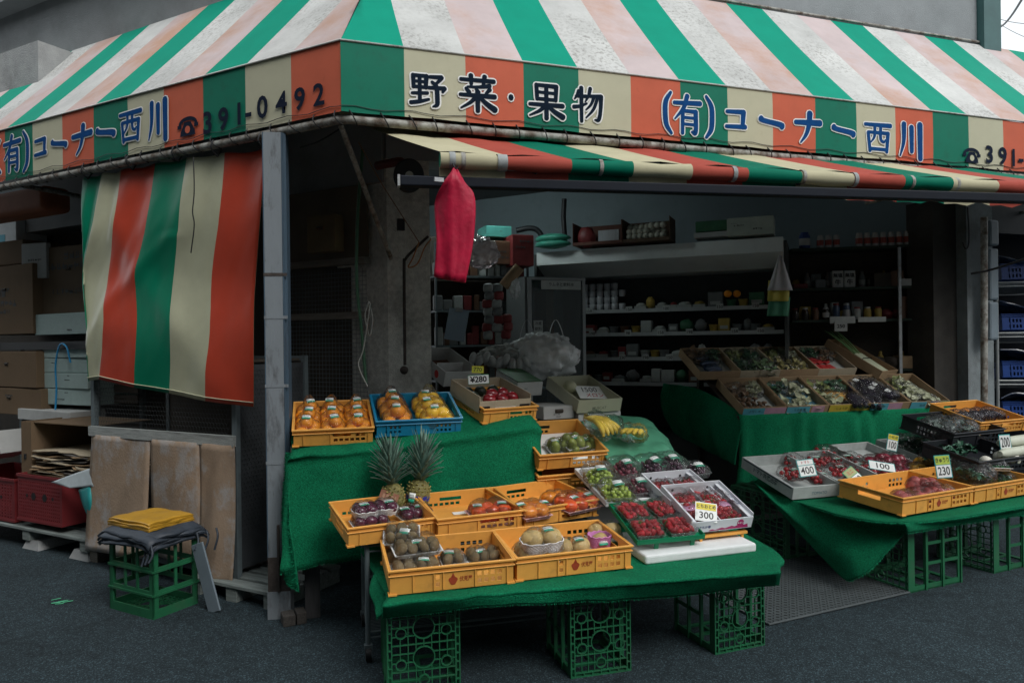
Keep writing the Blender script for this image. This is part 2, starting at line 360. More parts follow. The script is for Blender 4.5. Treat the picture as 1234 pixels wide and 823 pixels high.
# ================================================================== palette
m_asphalt = mat('asphalt', (.023, .037, .044, 1), .9, .22, 14., .8, 200., .25, big=.30)
def asphalt_detail():
    nt = m_asphalt.node_tree; N = nt.nodes; L = nt.links; b = N['Principled BSDF']
    src = b.inputs['Base Color'].links[0].from_socket
    tc = N.new('ShaderNodeTexCoord')
    vz = N.new('ShaderNodeTexVoronoi'); vz.inputs['Scale'].default_value = 190; L.new(tc.outputs['Object'], vz.inputs['Vector'])
    cr_ = N.new('ShaderNodeValToRGB'); e = cr_.color_ramp.elements
    e[0].position = .2; e[0].color = (.6, .6, .6, 1); e[1].position = .84; e[1].color = (1.2, 1.2, 1.2, 1); e2 = e.new(.92); e2.color = (2.6, 2.6, 2.6, 1)
    wn = N.new('ShaderNodeSeparateColor'); L.new(vz.outputs['Color'], wn.inputs[0]); L.new(wn.outputs[0], cr_.inputs['Fac'])
    mx = N.new('ShaderNodeMix'); mx.data_type = 'RGBA'; mx.blend_type = 'MULTIPLY'; mx.inputs['Factor'].default_value = 1
    L.new(src, mx.inputs['A']); L.new(cr_.outputs['Color'], mx.inputs['B'])
    # cracks
    ve = N.new('ShaderNodeTexVoronoi'); ve.feature = 'DISTANCE_TO_EDGE'; ve.inputs['Scale'].default_value = .8
    nz = N.new('ShaderNodeTexNoise'); nz.inputs['Scale'].default_value = 5; L.new(tc.outputs['Object'], nz.inputs['Vector'])
    ad = N.new('ShaderNodeVectorMath'); ad.operation = 'MULTIPLY_ADD'; ad.inputs[1].default_value = (.35, .35, 0)
    L.new(nz.outputs['Color'], ad.inputs[0]); L.new(tc.outputs['Object'], ad.inputs[2]); L.new(ad.outputs[0], ve.inputs['Vector'])
    c2 = N.new('ShaderNodeValToRGB'); e = c2.color_ramp.elements; e[0].color = (.78, .78, .78, 1); e[0].position = .003; e[1].color = (1, 1, 1, 1); e[1].position = .011
    L.new(ve.outputs['Distance'], c2.inputs['Fac'])
    m2 = N.new('ShaderNodeMix'); m2.data_type = 'RGBA'; m2.blend_type = 'MULTIPLY'; m2.inputs['Factor'].default_value = 1
    L.new(mx.outputs['Result'], m2.inputs['A']); L.new(c2.outputs['Color'], m2.inputs['B'])
    L.new(m2.outputs['Result'], b.inputs['Base Color'])
asphalt_detail()
m_concrete = mat('rough_plaster', (.34, .35, .35, 1), .9, .18, 6., .8, 90., .2, dirt=.45, dscale=2.)
m_wall = mat('grey_render_wall', (.27, .29, .30, 1), .9, .1, 4., .5, 120., .2, dirt=.35, dscale=1.3, dirtcol=(.12, .12, .12, 1))
m_pillar = mat('pebbledash_pillar', (.60, .60, .55, 1), .95, .25, 30., 1., 140., .2, dirt=.6, dscale=2.5)
m_inwall = mat('inner_wall_paint', (.34, .42, .45, 1), .7, .08, 3., dirt=.25)
m_dark = mat('dark_board', (.055, .045, .035, 1), .8, .3, 5.)
m_brownboard = mat('stained_board', (.15, .12, .075, 1), .8, .3, 3., dirt=.6)
m_black = mat('black_paint', (.012, .013, .015, 1), .5, .2, 8.)
m_steel = mat('galvanised_steel', (.42, .44, .45, 1), .45, .2, 14., .1, 50., .5, dirt=.7, dirtcol=(.16, .1, .06, 1), dscale=9., metal=.55)
m_rust = mat('rusty_pipe', (.36, .36, .33, 1), .7, .2, 20., .2, 60., .4, dirt=.9, dirtcol=(.09, .055, .035, 1), dscale=14., metal=.2, dthr=(.42, .62))
m_white = mat('white_plastic', (.74, .75, .74, 1), .5, .05, 10.)
m_card = mat('cardboard', (.34, .235, .14, 1), .85, .15, 6., .2, 60., .15, dirt=.2)
m_card2 = mat('pale_cardboard', (.42, .36, .26, 1), .85, .12, 6., .2, 60., .15, dirt=.2)
m_wood = mat('weathered_wood', (.19, .175, .15, 1), .85, .35, 6., .5, 40., .2, stretch=(1, 14, 14), dirt=.4)
m_green = mat('bottle_crate_green', (.014, .115, .05, 1), .45, .18, 9., .05, 30., .45, dirt=.5, dirtcol=(.06, .09, .06, 1), dscale=6.)
m_yel = mat('crate_yellow', (.74, .35, .07, 1), .5, .1, 7., .05, 40., .35, dirt=.4, dirtcol=(.36, .17, .05, 1), dscale=9., orand=.12)
m_blue = mat('crate_blue', (.01, .21, .38, 1), .42, .1, 7., .05, 40., .4, dirt=.3, dirtcol=(.01, .1, .2, 1), dscale=8.)
m_turf = mat('green_turf', (.006, .165, .075, 1), .9, .5, 110., .9, 240., .1, dirt=.6, dirtcol=(.004, .085, .045, 1), dscale=4., big=.28)
m_turf2 = mat('green_turf_pile', (.008, .205, .095, 1), .85, .75, 70., spec=.1)
m_label = mat('label_white', (.8, .82, .8, 1), .4, .02, 5.)
m_labelg = mat('label_green', (.02, .33, .2, 1), .4, .05, 5.)
m_ink = mat('ink_black', (.012, .012, .014, 1), .5, .1, 5.)
m_red = mat('ink_red', (.5, .03, .03, 1), .5, .1, 5.)
m_tagy = mat('tag_yellow', (.75, .62, .05, 1), .5, .05, 5.)
m_teal = mat('tag_teal', (.02, .3, .3, 1), .5, .05, 5.)
m_foam = mat('foam_net_white', (.86, .86, .86, 1), .8, .05, 30., .3, 200.)
m_styro = mat('styrofoam', (.74, .76, .76, 1), .75, .05, 20., .35, 220., .3, dirt=.2, dirtcol=(.45, .45, .43, 1))
m_film = film('clear_film')
m_film2 = film('clear_film_bag', fac=.014, milk=.015, scale=32., bump=1.)

# ================================================================== ground
g = MB(); g.grid([[V((x, y, 0)) for x in (-60, -5, 0, 5, 60)] for y in (-60, -5, 0, 5, 80)], sm=False)
struct('ground', g, m_asphalt)
fl = MB()     # the shop floor, a slab a little above the street
c0 = V((.85, 5.2, 0)); 
fl.add([(.85, 5.2, .05), (8.5, 5.2, .05), (8.5, 12, .05), (-5.5, 12, .05), (.85, 5.2, .0), (8.5, 5.2, .0)], [(0, 1, 2, 3), (4, 5, 1, 0)])
struct('shop_floor', fl, mat('shop_floor_concrete', (.12, .125, .12, 1), .8, .25, 4., .2))

# chequer steel plate in front of the right stand
pl = thing('steel_plate', 'grey chequer steel plate lying on the asphalt between the two stands', 'steel plate', V((2.62, 3.22, 0)) if False else tr(2.58, 3.27, 0) @ rotz(R(5.5)))
p = MB(); p.box(0, 1.15, 0, 1.05, .004, .014); 
bevel(p.build('plate', mat('dark_steel_plate', (.085, .10, .105, 1), .6, .25, 6., .1, 60., .4, metal=.2, dirt=.5, dirtcol=(.05, .05, .045, 1)), pl), .003)
p = MB()
for i in range(38):
    for j in range(34):
        a = R(45) if (i + j) % 2 else R(-45)
        p.box(-.009, .009, -.0028, .0028, .0142, .0172, 0, tr(.02 + i * .03, .02 + j * .03, 0) @ rotz(a))
p.build('tread_pattern', mat('worn_tread', (.03, .035, .037, 1), .5, .2, 9.), pl)
gp = MB(); rg = random.Random(3)
for i in range(7): gp.box(-.02 - rg.random() * .02, .02, -.006, .006, .004, .0048, 0, tr(gh(77 + rg.uniform(-9, 9), 725 + rg.uniform(-3, 3)) + V((0, 0, i * .0004))) @ rotz(rg.uniform(-.6, .6)))
tag(gp.build('road_marking', mat('faded_green_paint', (.08, .4, .22, 1), .7, .3, 60.)), 'small worn patch of bright green paint on the asphalt', 'paint mark')

# ================================================================== shop building
C0 = gh(407, 145, 2.864); C0.z = 0       # street corner of the awning
YF, YW, ZV, ZF, ZT = 4.02, 5.05, 2.864, 3.287, 4.41
C0.y = YF; C0.x = .36
WC = V((.76, 5.05, 0))                    # corner of the walls
bld = thing('shop_building', 'grey rendered corner shop building with an open front under the awning', 'building', tr(0, 0, 0))
b = MB()      # upper walls: front then side, each 0.2 thick
b.box(WC.x, 6.49, 5.05, 5.3, 2.92, 9.0)
b.build('upper_wall', m_wall, bld)
def lframe(off=0.):  # local frame along the side street: x away along the wall, y into the building
    o = C0 + LN * off
    M = Matrix((LD, LN, UP)).transposed().to_4x4(); M.translation = o; return M
LM = lframe(.98)
b = MB(); s0 = (WC - (C0 + LN * .98)).dot(LD)
b.box(s0 + .02, 12, 0, .25, 2.75, 9.0, 0, LM); b.build('side_upper_wall', mat('side_wall_render', (.23, .245, .25, 1), .9, .15, 3., .5, 120., .2, dirt=.4, dscale=1.2, dirtcol=(.1, .1, .1, 1)), bld)
b = MB(); b.box(s0 + .1, 12, -.2, .0, 4.97, 5.15, 0, LM); b.build('string_course', m_wall, bld)
b = MB()      # corner pillar
b.add([(WC.x, WC.y, 0), (1.07, 5.05, 0), (1.07, 5.5, 0), (.45, 5.5, 0), (WC.x, WC.y, 2.917), (1.07, 5.05, 2.917), (1.07, 5.5, 2.917), (.45, 5.5, 2.917)],
      [(0, 1, 5, 4), (1, 2, 6, 5), (2, 3, 7, 6), (3, 0, 4, 7)])
b.build('corner_pillar', m_pillar, bld)
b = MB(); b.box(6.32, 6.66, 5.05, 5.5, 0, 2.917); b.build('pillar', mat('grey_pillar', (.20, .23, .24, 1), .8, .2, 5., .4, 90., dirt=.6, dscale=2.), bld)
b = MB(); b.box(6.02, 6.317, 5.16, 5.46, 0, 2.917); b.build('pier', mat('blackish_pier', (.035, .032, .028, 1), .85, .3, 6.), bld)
# inner walls and ceiling
b = MB(); b.add([(6.9, 5.51, 0), (6.9, 8.4, 0), (6.9, 8.4, 3.62), (6.9, 5.51, 3.62)], [(0, 1, 2, 3)]); b.add([(7.0, 5.51, 0), (7.0, 8.4, 0), (7.0, 8.4, 3.62), (7.0, 5.51, 3.62)], [(0, 3, 2, 1)])
b.build('inner_side_wall', m_inwall, bld)
BW = gd(945, 300, 8.1); BW.z = 0           # back wall runs parallel to the side street
bm_ = Matrix((-LD, -LN, UP)).transposed().to_4x4(); bm_.translation = BW
b = MB(); b.box(-7.5, 1.66, -.2, 0, 0, 3.62, 0, bm_); b.build('back_wall', m_inwall, bld)
b = MB(); b.add([(.8, 5.3, 3.6), (8, 5.3, 3.6), (8, 12, 3.6), (-6, 12, 3.6)], [(0, 1, 2, 3)]); b.add([(.8, 5.3, 3.7), (8, 5.3, 3.7), (8, 12, 3.7), (-6, 12, 3.7)], [(0, 3, 2, 1)])
b.build('ceiling', mat('dingy_ceiling', (.13, .14, .14, 1), .8, .2, 2.), bld)
# white capital on the side wall far left, roof edge far right
q = gd(30, 80, 7.6)
b = MB(); _s0, _s1 = [(gpl(px, 80, C0 + LN * .62, LN) - C0).dot(LD) for px in (46, -90)]; b.box(_s0 , _s1, -.36, -.003, 3.85, gpl(20, 58, C0 + LN * .62, LN).z, 0, LM)
b.build('wall_capital', m_concrete, bld)
b = MB(); b.box(6.497, 6.72, 4.98, 5.35, 4.3, 9); b.build('corner_flashing', mat('teal_flashing', (.05, .12, .12, 1), .5, .15, 5.), bld)
b = MB(); b.box(6.495, 6.66, 5.0, 5.3, 3.9, 4.297); b.build('wall_end', m_concrete, bld)
b = MB()
for (a, c, z) in ((WC.x, 6.49, 4.425),): b.tube([(a, 5.03, z), (c, 5.03, z + .01)], .012, 6)
b.build('awning_fixing_rail', m_rust, bld)

# neighbouring house on the right, seen only under the awning's end, and overhead wires
nb = thing('neighbour_house', 'pale rendered house next door seen past the right end of the awning', 'building', tr(0, 0, 0))
b = MB(); b.box(6.75, 14, 5.15, 7.2, 2.62, 3.4); b.build('sky_gap_block', mat('sky_gap_dark', (.03, .035, .04, 1), .7), nb)  # dark box added to block the sky gap under the awning end
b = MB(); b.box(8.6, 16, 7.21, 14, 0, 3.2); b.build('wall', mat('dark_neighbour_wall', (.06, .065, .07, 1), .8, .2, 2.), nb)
b = MB()
for k, (a, c) in enumerate((((1200, 22), (1216, 6)), ((1196, 8), (1240, 14)), ((1192, 64), (1240, 70)), ((1198, 14), (1240, 34)), ((1190, 56), (1240, 66)))):
    p0, p1 = gd(*a, 14 + k), gd(*c, 11 + k); d = p1 - p0
    P = [p0 + d * t * 3 - d + V((0, 0, -.25 * math.sin(PI * t))) for t in [i / 16 for i in range(17)]]
    tag(MB().tube(P, (.016, .006, .006, .006, .006)[k], 5).build('overhead_wire', m_black), ['thick black overhead cable rising past the roof corner', 'thin overhead wire sloping below the thick cable', 'lowest thin overhead wire above the awning end', 'thin overhead wire running down to the right edge', 'thin overhead wire in the middle of the sky gap'][k], 'wire', 'overhead wires')

# houses across the two streets, behind the viewer: they shade the shop front
oh = thing('opposite_house', 'grey rendered house across the street, behind the viewer', 'building', tr(0, 0, 0))
m_opp = mat('opposite_render', (.16, .17, .17, 1), .9, .1, 2.)
b = MB(); b.box(-14, 22, -12, OPP_Y, 0, OPP_H); b.build('wall', m_opp, oh)
b = MB(); b.box(-14.3, 22.3, -12, OPP_Y + .4, OPP_H + .003, OPP_H + .2); b.build('roof_slab', m_opp, oh)
for x in (-8, -4, 0, 4, 8, 12):
    b = MB(); b.box(x - .8, x + .8, OPP_Y + .004, OPP_Y + .06, 3.4, 4.6); f_ = b.build('window', m_white, oh); b = MB(); b.box(x - .7, x + .7, OPP_Y + .064, OPP_Y + .07, 3.5, 4.5); b.build('pane', mat('dark_pane', (.02, .025, .03, 1), .1), f_)
sh2 = thing('side_house', 'plain house across the side street, out of view at the left', 'building', tr(0, 0, 0))
b = MB(); b.box(-4, 16, -14, SIDE_IN, 0, SIDE_H, 0, lframe(0)); b.build('wall', m_opp, sh2)
# ================================================================== big striped awning
FAB = {}
def fab(name, col, **k): FAB[name] = mat('awning_' + name, col, **k); return FAB[name]
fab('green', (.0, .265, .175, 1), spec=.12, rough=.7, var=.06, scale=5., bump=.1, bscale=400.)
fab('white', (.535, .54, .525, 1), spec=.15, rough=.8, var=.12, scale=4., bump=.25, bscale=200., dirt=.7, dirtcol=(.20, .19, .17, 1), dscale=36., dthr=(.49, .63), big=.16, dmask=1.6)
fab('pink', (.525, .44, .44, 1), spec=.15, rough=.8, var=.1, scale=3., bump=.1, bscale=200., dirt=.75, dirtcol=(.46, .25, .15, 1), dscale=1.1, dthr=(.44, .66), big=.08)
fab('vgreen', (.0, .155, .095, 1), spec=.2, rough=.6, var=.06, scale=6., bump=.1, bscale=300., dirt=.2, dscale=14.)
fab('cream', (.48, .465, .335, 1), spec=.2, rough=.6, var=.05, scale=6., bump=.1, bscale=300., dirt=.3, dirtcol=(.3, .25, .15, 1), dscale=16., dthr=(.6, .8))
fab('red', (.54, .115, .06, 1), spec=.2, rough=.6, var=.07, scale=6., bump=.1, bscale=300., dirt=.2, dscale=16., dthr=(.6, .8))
aw = thing('shop_awning', 'large faded green, white and pink striped corner awning with lettered valance', 'awning', tr(0, 0, 0))
SL, VA = ['green', 'white', 'pink'], ['vgreen', 'cream', 'red']
FX = [C0.x + .355 + .3625 * i for i in range(-1, 22)]; FX[0] = C0.x
FS = [.372 * i for i in range(0, 15)]
def sub(a, b, n): return [a + (b - a) * i / n for i in range(n)]
# front slope and valance
def front_u(): 
    us, ms = [], []
    for i in range(len(FX) - 1):
        for u in sub(FX[i], FX[i + 1], 4): us.append(u); ms.append(i % 3)
    us.append(FX[-1]); return us, ms
us, ms = front_u()
hipx = lambda t: C0.x + (WC.x - C0.x) * t
def sag(u, t, span): return -.012 * math.sin(PI * t) * (1 + .5 * math.sin(u * 5.1)) 
def fslope(u, t):
    x = u
    lo = hipx(t)
    x = max(x, lo) 
    return V((x, YF + (YW - .02 - YF) * t, ZF + (ZT - ZF) * t + sag(u, t, 1)))
def warp(mb_rows): return mb_rows
hem = lambda u: .006 * math.sin(u * 9.) + .004 * math.sin(u * 23.)
mb = MB(); nt_ = 14
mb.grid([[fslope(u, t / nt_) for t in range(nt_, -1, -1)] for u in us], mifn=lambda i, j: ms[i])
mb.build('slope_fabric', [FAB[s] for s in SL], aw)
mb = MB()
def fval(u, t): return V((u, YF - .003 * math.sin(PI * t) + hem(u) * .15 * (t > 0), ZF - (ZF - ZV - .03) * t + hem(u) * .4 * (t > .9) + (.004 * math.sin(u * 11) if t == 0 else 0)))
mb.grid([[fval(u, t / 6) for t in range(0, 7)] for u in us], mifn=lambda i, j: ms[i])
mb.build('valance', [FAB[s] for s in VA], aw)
# side slope and valance, stripe order runs the other way
us2, ms2 = [], []
for i in range(len(FS) - 1):
    for u in sub(FS[i], FS[i + 1], 4): us2.append(u); ms2.append((2, 1, 0)[i % 3])
us2.append(FS[-1])
hips = (WC - C0).dot(LD); ww = (WC - C0).dot(LN)
def lpt(s, inn, z): return C0 + LD * s + LN * inn + V((0, 0, z))
def lslope(u, t): return lpt(max(u, hips * t), (ww - .02) * t, ZF + (ZT - ZF) * t + sag(u, t, 1))
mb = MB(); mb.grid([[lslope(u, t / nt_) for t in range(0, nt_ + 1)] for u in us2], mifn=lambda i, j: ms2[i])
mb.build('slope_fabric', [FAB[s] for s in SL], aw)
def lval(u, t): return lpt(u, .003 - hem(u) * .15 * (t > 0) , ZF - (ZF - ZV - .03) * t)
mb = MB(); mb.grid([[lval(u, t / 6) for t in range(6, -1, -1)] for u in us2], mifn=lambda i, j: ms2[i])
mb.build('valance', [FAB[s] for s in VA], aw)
mb = MB()    # piping along the fold and the hip
mb.tube([lpt(FS[-1], -.004, ZF + .003), lpt(0, -.004, ZF + .003), V((FX[-1], YF - .004, ZF + .003))], .006, 6)
mb.build('fold_piping', FAB['white'], aw)
# eyelet lacing and the pipe frame
PZ = ZV - .005
pipe = [lpt(FS[-1], .03, PZ)] + [lpt(.16, .03, PZ), lpt(.05, .035, PZ + .004), V((C0.x + .06, YF + .035, PZ + .004)), V((C0.x + .18, YF + .03, PZ))] + [V((FX[-1], YF + .03, PZ))]
MB().tube(pipe, .026, 10).build('pipe', m_rust, aw)
mb = MB(); rg = random.Random(5)
def lace(p, tdir, out):
    mb = MB()
    q = [p + V((0, 0, .045)) + out * .012, p + V((0, 0, .01)) + out * .034 + tdir * .012, p + V((0, 0, -.022)) + out * .012 + tdir * .03, p + V((0, 0, -.03)) - out * .02 + tdir * .036]
    mb.tube(spline(q, 6), .0036, 4); mb.build('lace', m_black, aw)
for i in range(46):
    x = C0.x + .04 + i * .165 + rg.uniform(-.02, .02)
    lace(V((x, YF + .012, PZ)), V((1, 0, 0)) * rg.uniform(.6, 1.5), V((0, -1, 0)))
for i in range(32):
    s = .05 + i * .165 + rg.uniform(-.02, .02); lace(lpt(s, .012, PZ), -LD * rg.uniform(.6, 1.5), -LN)
mb = MB()
mb.tube([V((x, YF - .006, PZ + .062 + .008 * math.sin(x * 19))) for x in [C0.x + i * .08 for i in range(92)]], .0022, 4)
mb.build('hem_cord', m_black, aw); mb = MB()
mb.tube([lpt(s, -.004, PZ + .062 + .008 * math.sin(s * 19)) for s in [i * .08 for i in range(66)]], .0022, 4)
mb.build('hem_cord', m_black, aw)
mb = MB()     # struts carrying the pipe
for a_, b_ in [(V((x, YF + .05, PZ - .01)), V((x, YW + .1, PZ - .02))) for x in (3.0, 5.2, 7.2)] + [(lpt(s, .05, PZ - .01), lpt(s, 1.0, PZ - .02)) for s in (1.6, 3.2)] + [(lpt(.05, .05, PZ - .02), WC + V((.02, -.04, 2.2)))]:
    MB().tube([a_, b_], .018, 6).build('frame_strut', m_rust, aw)

# ---- lettering
m_navy = mat('letter_navy', (.008, .016, .03, 1), .8, .15, 30., spec=.05)
m_blue_l = mat('letter_blue', (.008, .06, .20, 1), .8, .15, 20., spec=.05)
m_out = mat('letter_outline', (.78, .79, .78, 1), .8, .04, 30., spec=.05)
m_phone = mat('letter_phone_black', (.012, .018, .035, 1), .8, .1, 30., spec=.05)
FM = Matrix(((1, 0, 0, 0), (0, 0, -1, YF - .0075), (0, 1, 0, 0), (0, 0, 0, 1)))
def f_uv(px, py): p = gy(px, py, YF - .02); return p.x, p.z
LVM = Matrix((-LD, UP, -LN)).transposed().to_4x4(); LVM.translation = C0 - LN * .003
def l_uv(px, py): p = gpl(px, py, C0, LN); q = p - C0; return -q.dot(LD), q.z
def letters(rects, uv, M, ink, grow, nm):
    a, b = MB(), MB()
    for ch, x0, x1, y0, y1 in rects:
        xm, ym = (x0 + x1) / 2, (y0 + y1) / 2
        u0, _ = uv(x0, ym); u1, _ = uv(x1, ym); um, z1 = uv(xm, y0); _, z0 = uv(xm, y1)
        cx, cy, w_, h_ = (u0 + u1) / 2, (z0 + z1) / 2, (u1 - u0), (z1 - z0)
        if ch in '()': w_ *= 1.6
        if ch == 'ー': h_ = w_
        k = 1 if ch not in '()' else .8
        glyph(a, ch, cx, cy, w_, h_, 0.0, grow); glyph(b, ch, cx, cy, w_, h_, .0028, .0015)
    a.build('lettering_outline', m_out, aw, M); b.build('lettering', ink, aw, M)
letters([('野', 495, 538, 88, 129), ('菜', 554, 598, 91, 133), ('・', 606, 627, 106, 128), ('果', 638, 680, 101, 141), ('物', 692, 727, 106, 146)], f_uv, FM, m_navy, .011, 'a')
letters([('(', 800, 811, 112, 158), ('有', 813, 846, 116, 160), (')', 851, 862, 118, 164), ('コ', 875, 901, 130, 158), ('ー', 917, 945, 140, 156), ('ナ', 960, 990, 136, 172), ('ー', 1005, 1031, 150, 166), ('西', 1044, 1075, 148, 183), ('川', 1085, 1115, 149, 189)], f_uv, FM, m_blue_l, .010, 'b')
letters([('(', -6, 2, 172, 208), ('有', 5, 26, 165, 206), (')', 28, 36, 160, 205), ('コ', 42, 57, 165, 191), ('ー', 63, 81, 166, 182), ('ナ', 88, 111, 152, 186), ('ー', 117, 139, 153, 168), ('西', 145, 171, 134, 171), ('川', 179, 204, 122, 168)], l_uv, LVM, m_blue_l, .010, 'c')
def phone(uv, M, px, py, hpx):
    u, z = uv(px, py); _, z2 = uv(px, py - hpx); s = (z2 - z)
    a = MB()
    arc = [(u + s * .62 * math.cos(t), z + s * .52 + s * .34 * math.sin(t)) for t in [PI * (1.02 - i * 1.04 / 12) for i in range(13)]]
    top = [V((x, y, .0)) for x, y in arc]; inn = [V((u + (x - u) * .74, z + s * .50 + (y - z - s * .52) * .55, 0)) for x, y in arc]
    a.add(top + inn, [(i, 13 + i, 14 + i, i + 1) for i in range(12)])
    for sg in (-1, 1): a.box(u + sg * s * .55 - s * .13, u + sg * s * .55 + s * .13, z + s * .36, z + s * .52, .0003, .0012)
    b = [V((u - s * .5, z, .002)), V((u + s * .5, z, .002)), V((u + s * .46, z + s * .22, .002)), V((u + s * .2, z + s * .62, .002)), V((u - s * .2, z + s * .62, .002)), V((u - s * .46, z + s * .22, .002))]
    a.add(b, [(0, 1, 2, 3, 4, 5)])
    o = a.build('phone_symbol', m_phone, aw, M)
    d = MB(); k = [V((u + s * .17 * math.cos(2 * PI * i / 14), z + s * .27 + s * .17 * math.sin(2 * PI * i / 14), .003)) for i in range(14)]
    d.add(k, [tuple(range(14))]); return d
d = phone(l_uv, LVM, 227, 164, 27); d.build('phone_dial', FAB['red'], aw, LVM)
d = phone(f_uv, FM, 1173, 196, 21); d.build('phone_dial', FAB['cream'], aw, FM)
def digits(seq, uv, M, hpx):
    for ch, x, y in seq:
        u, z = uv(x, y); _, z1 = uv(x, y - hpx / 2); sz = 2 * (z1 - z)
        text(ch, sz * 1.36, m_phone, aw, M @ tr(u, z, .003), .024, name='phone_number')
digits([('3', 251, 150), ('9', 270, 145), ('1', 289, 139), ('-', 300, 136), ('0', 317, 131), ('4', 340, 126), ('9', 362, 121), ('2', 385, 116)], l_uv, LVM, 27)
digits([('3', 1194, 187), ('9', 1210, 189), ('1', 1223, 191), ('-', 1232, 191), ('0', 1243, 193), ('4', 1257, 195)], f_uv, FM, 21)

# ================================================================== lower retractable awning
ra = thing('retractable_awning', 'lower roller awning in red, green and cream stripes with a dark front rail', 'awning', tr(0, 0, 0))
RA, RB = gh(530, 193, 2.5), gh(1236, 227, 2.5); rd = (RB - RA)
RB = RB + rd * .12; rd = RB - RA; Ln = rd.length; rd = rd / Ln
back0, back1 = V((RA.x - .38, 5.0, 3.16)), V((RB.x + .5, 5.0, 3.22))
RCL = [mat('lower_cloth_green_shaded', (.0, .14, .085, 1), .7, .1, 6., spec=.1), mat('lower_cloth_cream_shaded', (.46, .43, .29, 1), .7, .1, 6., spec=.1, dirt=.4, dirtcol=(.25, .22, .15, 1)), mat('lower_cloth_red_shaded', (.36, .07, .05, 1), .7, .12, 6., spec=.1, dirt=.3, dirtcol=(.22, .06, .05, 1))]  # shade put into the cloth colours, darker than the upper awning
n_st = 12; st = Ln / n_st * 1.0
rows = []; msr = []
cols = []
for i in range(n_st):
    for k in range(4): cols.append((i + k / 4) / n_st); msr.append((1, 2, 0)[i % 3])
cols.append(1.)
mb = MB(); mb.grid([[RA.lerp(RB, c).lerp(back0.lerp(back1, c), t / 8) + V((0, 0, .042 - .016 * math.sin(PI * t / 8) + .006 * math.sin(c * 70))) for t in range(8, -1, -1)] for c in cols], mifn=lambda i, j: msr[i])
mb.build('fabric', RCL, ra)
mb = MB()      # fabric wound on the front tube
def ring(c, r): return [RA.lerp(RB, c) + V((0, 0, 1)) * r * math.cos(a) + rd.cross(V((0, 0, 1))) * r * math.sin(a) for a in [2 * PI * k / 12 for k in range(13)]]
mb.grid([ring(c, .039 + .003 * math.sin(c * 60) + .002 * math.sin(c * 211)) for c in cols], mifn=lambda i, j: msr[i])
mb.add(ring(0, .037)[:12], [tuple(range(12))]); mb.build('front_tube', RCL, ra)
mb = MB(); inward = V((-rd.y, rd.x, 0))
mb.grid([[RA.lerp(RB, c) + inward * .03 + V((0, 0, -.03 - t * (.075 + .016 * math.sin(c * 110) * math.sin(c * 37)))) for t in (0, .5, 1)] for c in cols], mifn=lambda i, j: msr[i])
mb.build('hanging_flap', RCL, ra)
mb = MB(); B0, B1 = gh(482, 219, 2.40), gh(1236, 240, 2.40); bd = (B1 - B0).normalized(); B1 = B1 + bd * .6
mb.bar(B0, B1, .07, .050); o = mb.build('front_rail', mat('navy_rail', (.006, .009, .016, 1), .6, .2, 5., spec=.2), ra); bevel(o, .006)
mb = MB(); mb.bar(B0 - bd * .012, B0 + bd * .0, .072, .055); mb.build('rail_end', m_steel, ra)
mb = MB(); mb.bar(gh(521, 220, 2.385) + V((0, -.045, .005)), gh(532, 221, 2.385) + V((0, -.045, .005)), .012, .02); mb.build('rail_bracket', m_steel, ra)
for px, w_ in ((547, .03), (560, .022), (607, .05), (725, .02), (885, .025), (968, .02), (1030, .025), (1098, .02), (1152, .022)):
    c = min(range(2000), key=lambda i: abs(((RA.lerp(RB, i / 2000) - CAM).dot(RGT) / (RA.lerp(RB, i / 2000) - CAM).dot(DIR) * FPX + 617) - px)) / 2000
    mb = MB(); mb.grid([ring(c + dc / Ln, .0425 + .001 * k) for k, dc in ((0, -w_ / 2), (1, -w_ / 4), (1, w_ / 4), (0, w_ / 2))]); mb.build('tape_band', mat('grey_tape', (.28, .30, .30, 1), .6, .3, 20.) if w_ > .024 else m_rust, ra)
for px in (720, 800, 960, 1130, 1220):   # folding arms under the cloth
    pass
mb = MB()
for c in (.12, .5, .85):
    a, e = RA.lerp(RB, c) + V((0, 0, -.03)), back0.lerp(back1, c + .02) + V((0, 0, -.16)); mid = a.lerp(e, .5) + rd * .55 + V((0, 0, -.02))
    mb.tube([a, mid, e], .02, 6); mb.build('folding_arm', m_black, ra); mb = MB()

# red waterproof bag hanging from the tube end
hb = thing('hanging_bag', 'crimson plastic sheet tied up and hanging from the end of the roller awning', 'bag', tr(0, 0, 0))
top = gh(548, 204, 2.47); Dh = (top - CAM).dot(DIR) - .09
rows = [[gd(545, 205, Dh), gd(548, 203, Dh), gd(551, 205, Dh)],
        [gd(533, 222, Dh - .02), gd(547, 215, Dh - .03), gd(560, 220, Dh)],
        [gd(524, 246, Dh + .03), gd(546, 238, Dh - .02), gd(572, 238, Dh)],
        [gd(526, 290, Dh), gd(547, 290, Dh - .015), gd(570, 288, Dh)],
        [gd(523, 333, Dh), gd(544, 338, Dh - .01), gd(560, 340, Dh)]]
P = patch(rows, 14, 24)
for i, r in enumerate(P):
    for j, p in enumerate(r): p += DIR * (.012 * noise.noise(V((j * .35, i * .12, 3))) + .006 * abs(noise.noise(V((j * .8, i * .4, 9)))) - .010 * math.exp(-((j - 5 - i * .08) * .9) ** 2))
MB().grid(P, thick=.004).build('sheet', mat('crimson_vinyl', (.42, .008, .04, 1), .5, .2, 14., .35, 26., .3), hb)
MB().grid([[p + DIR * (.035 + .012 * math.sin(j)) for j, p in enumerate(r)][::-1] for r in patch(rows, 10, 16)], thick=.004).build('back_fold', _M['crimson_vinyl'], hb)
MB().tube(spline([gd(548, 192, Dh + .09), gd(546, 198, Dh), gd(550, 204, Dh), gd(553, 197, Dh + .05)], 10), .004, 5).build('tie', m_black, hb)
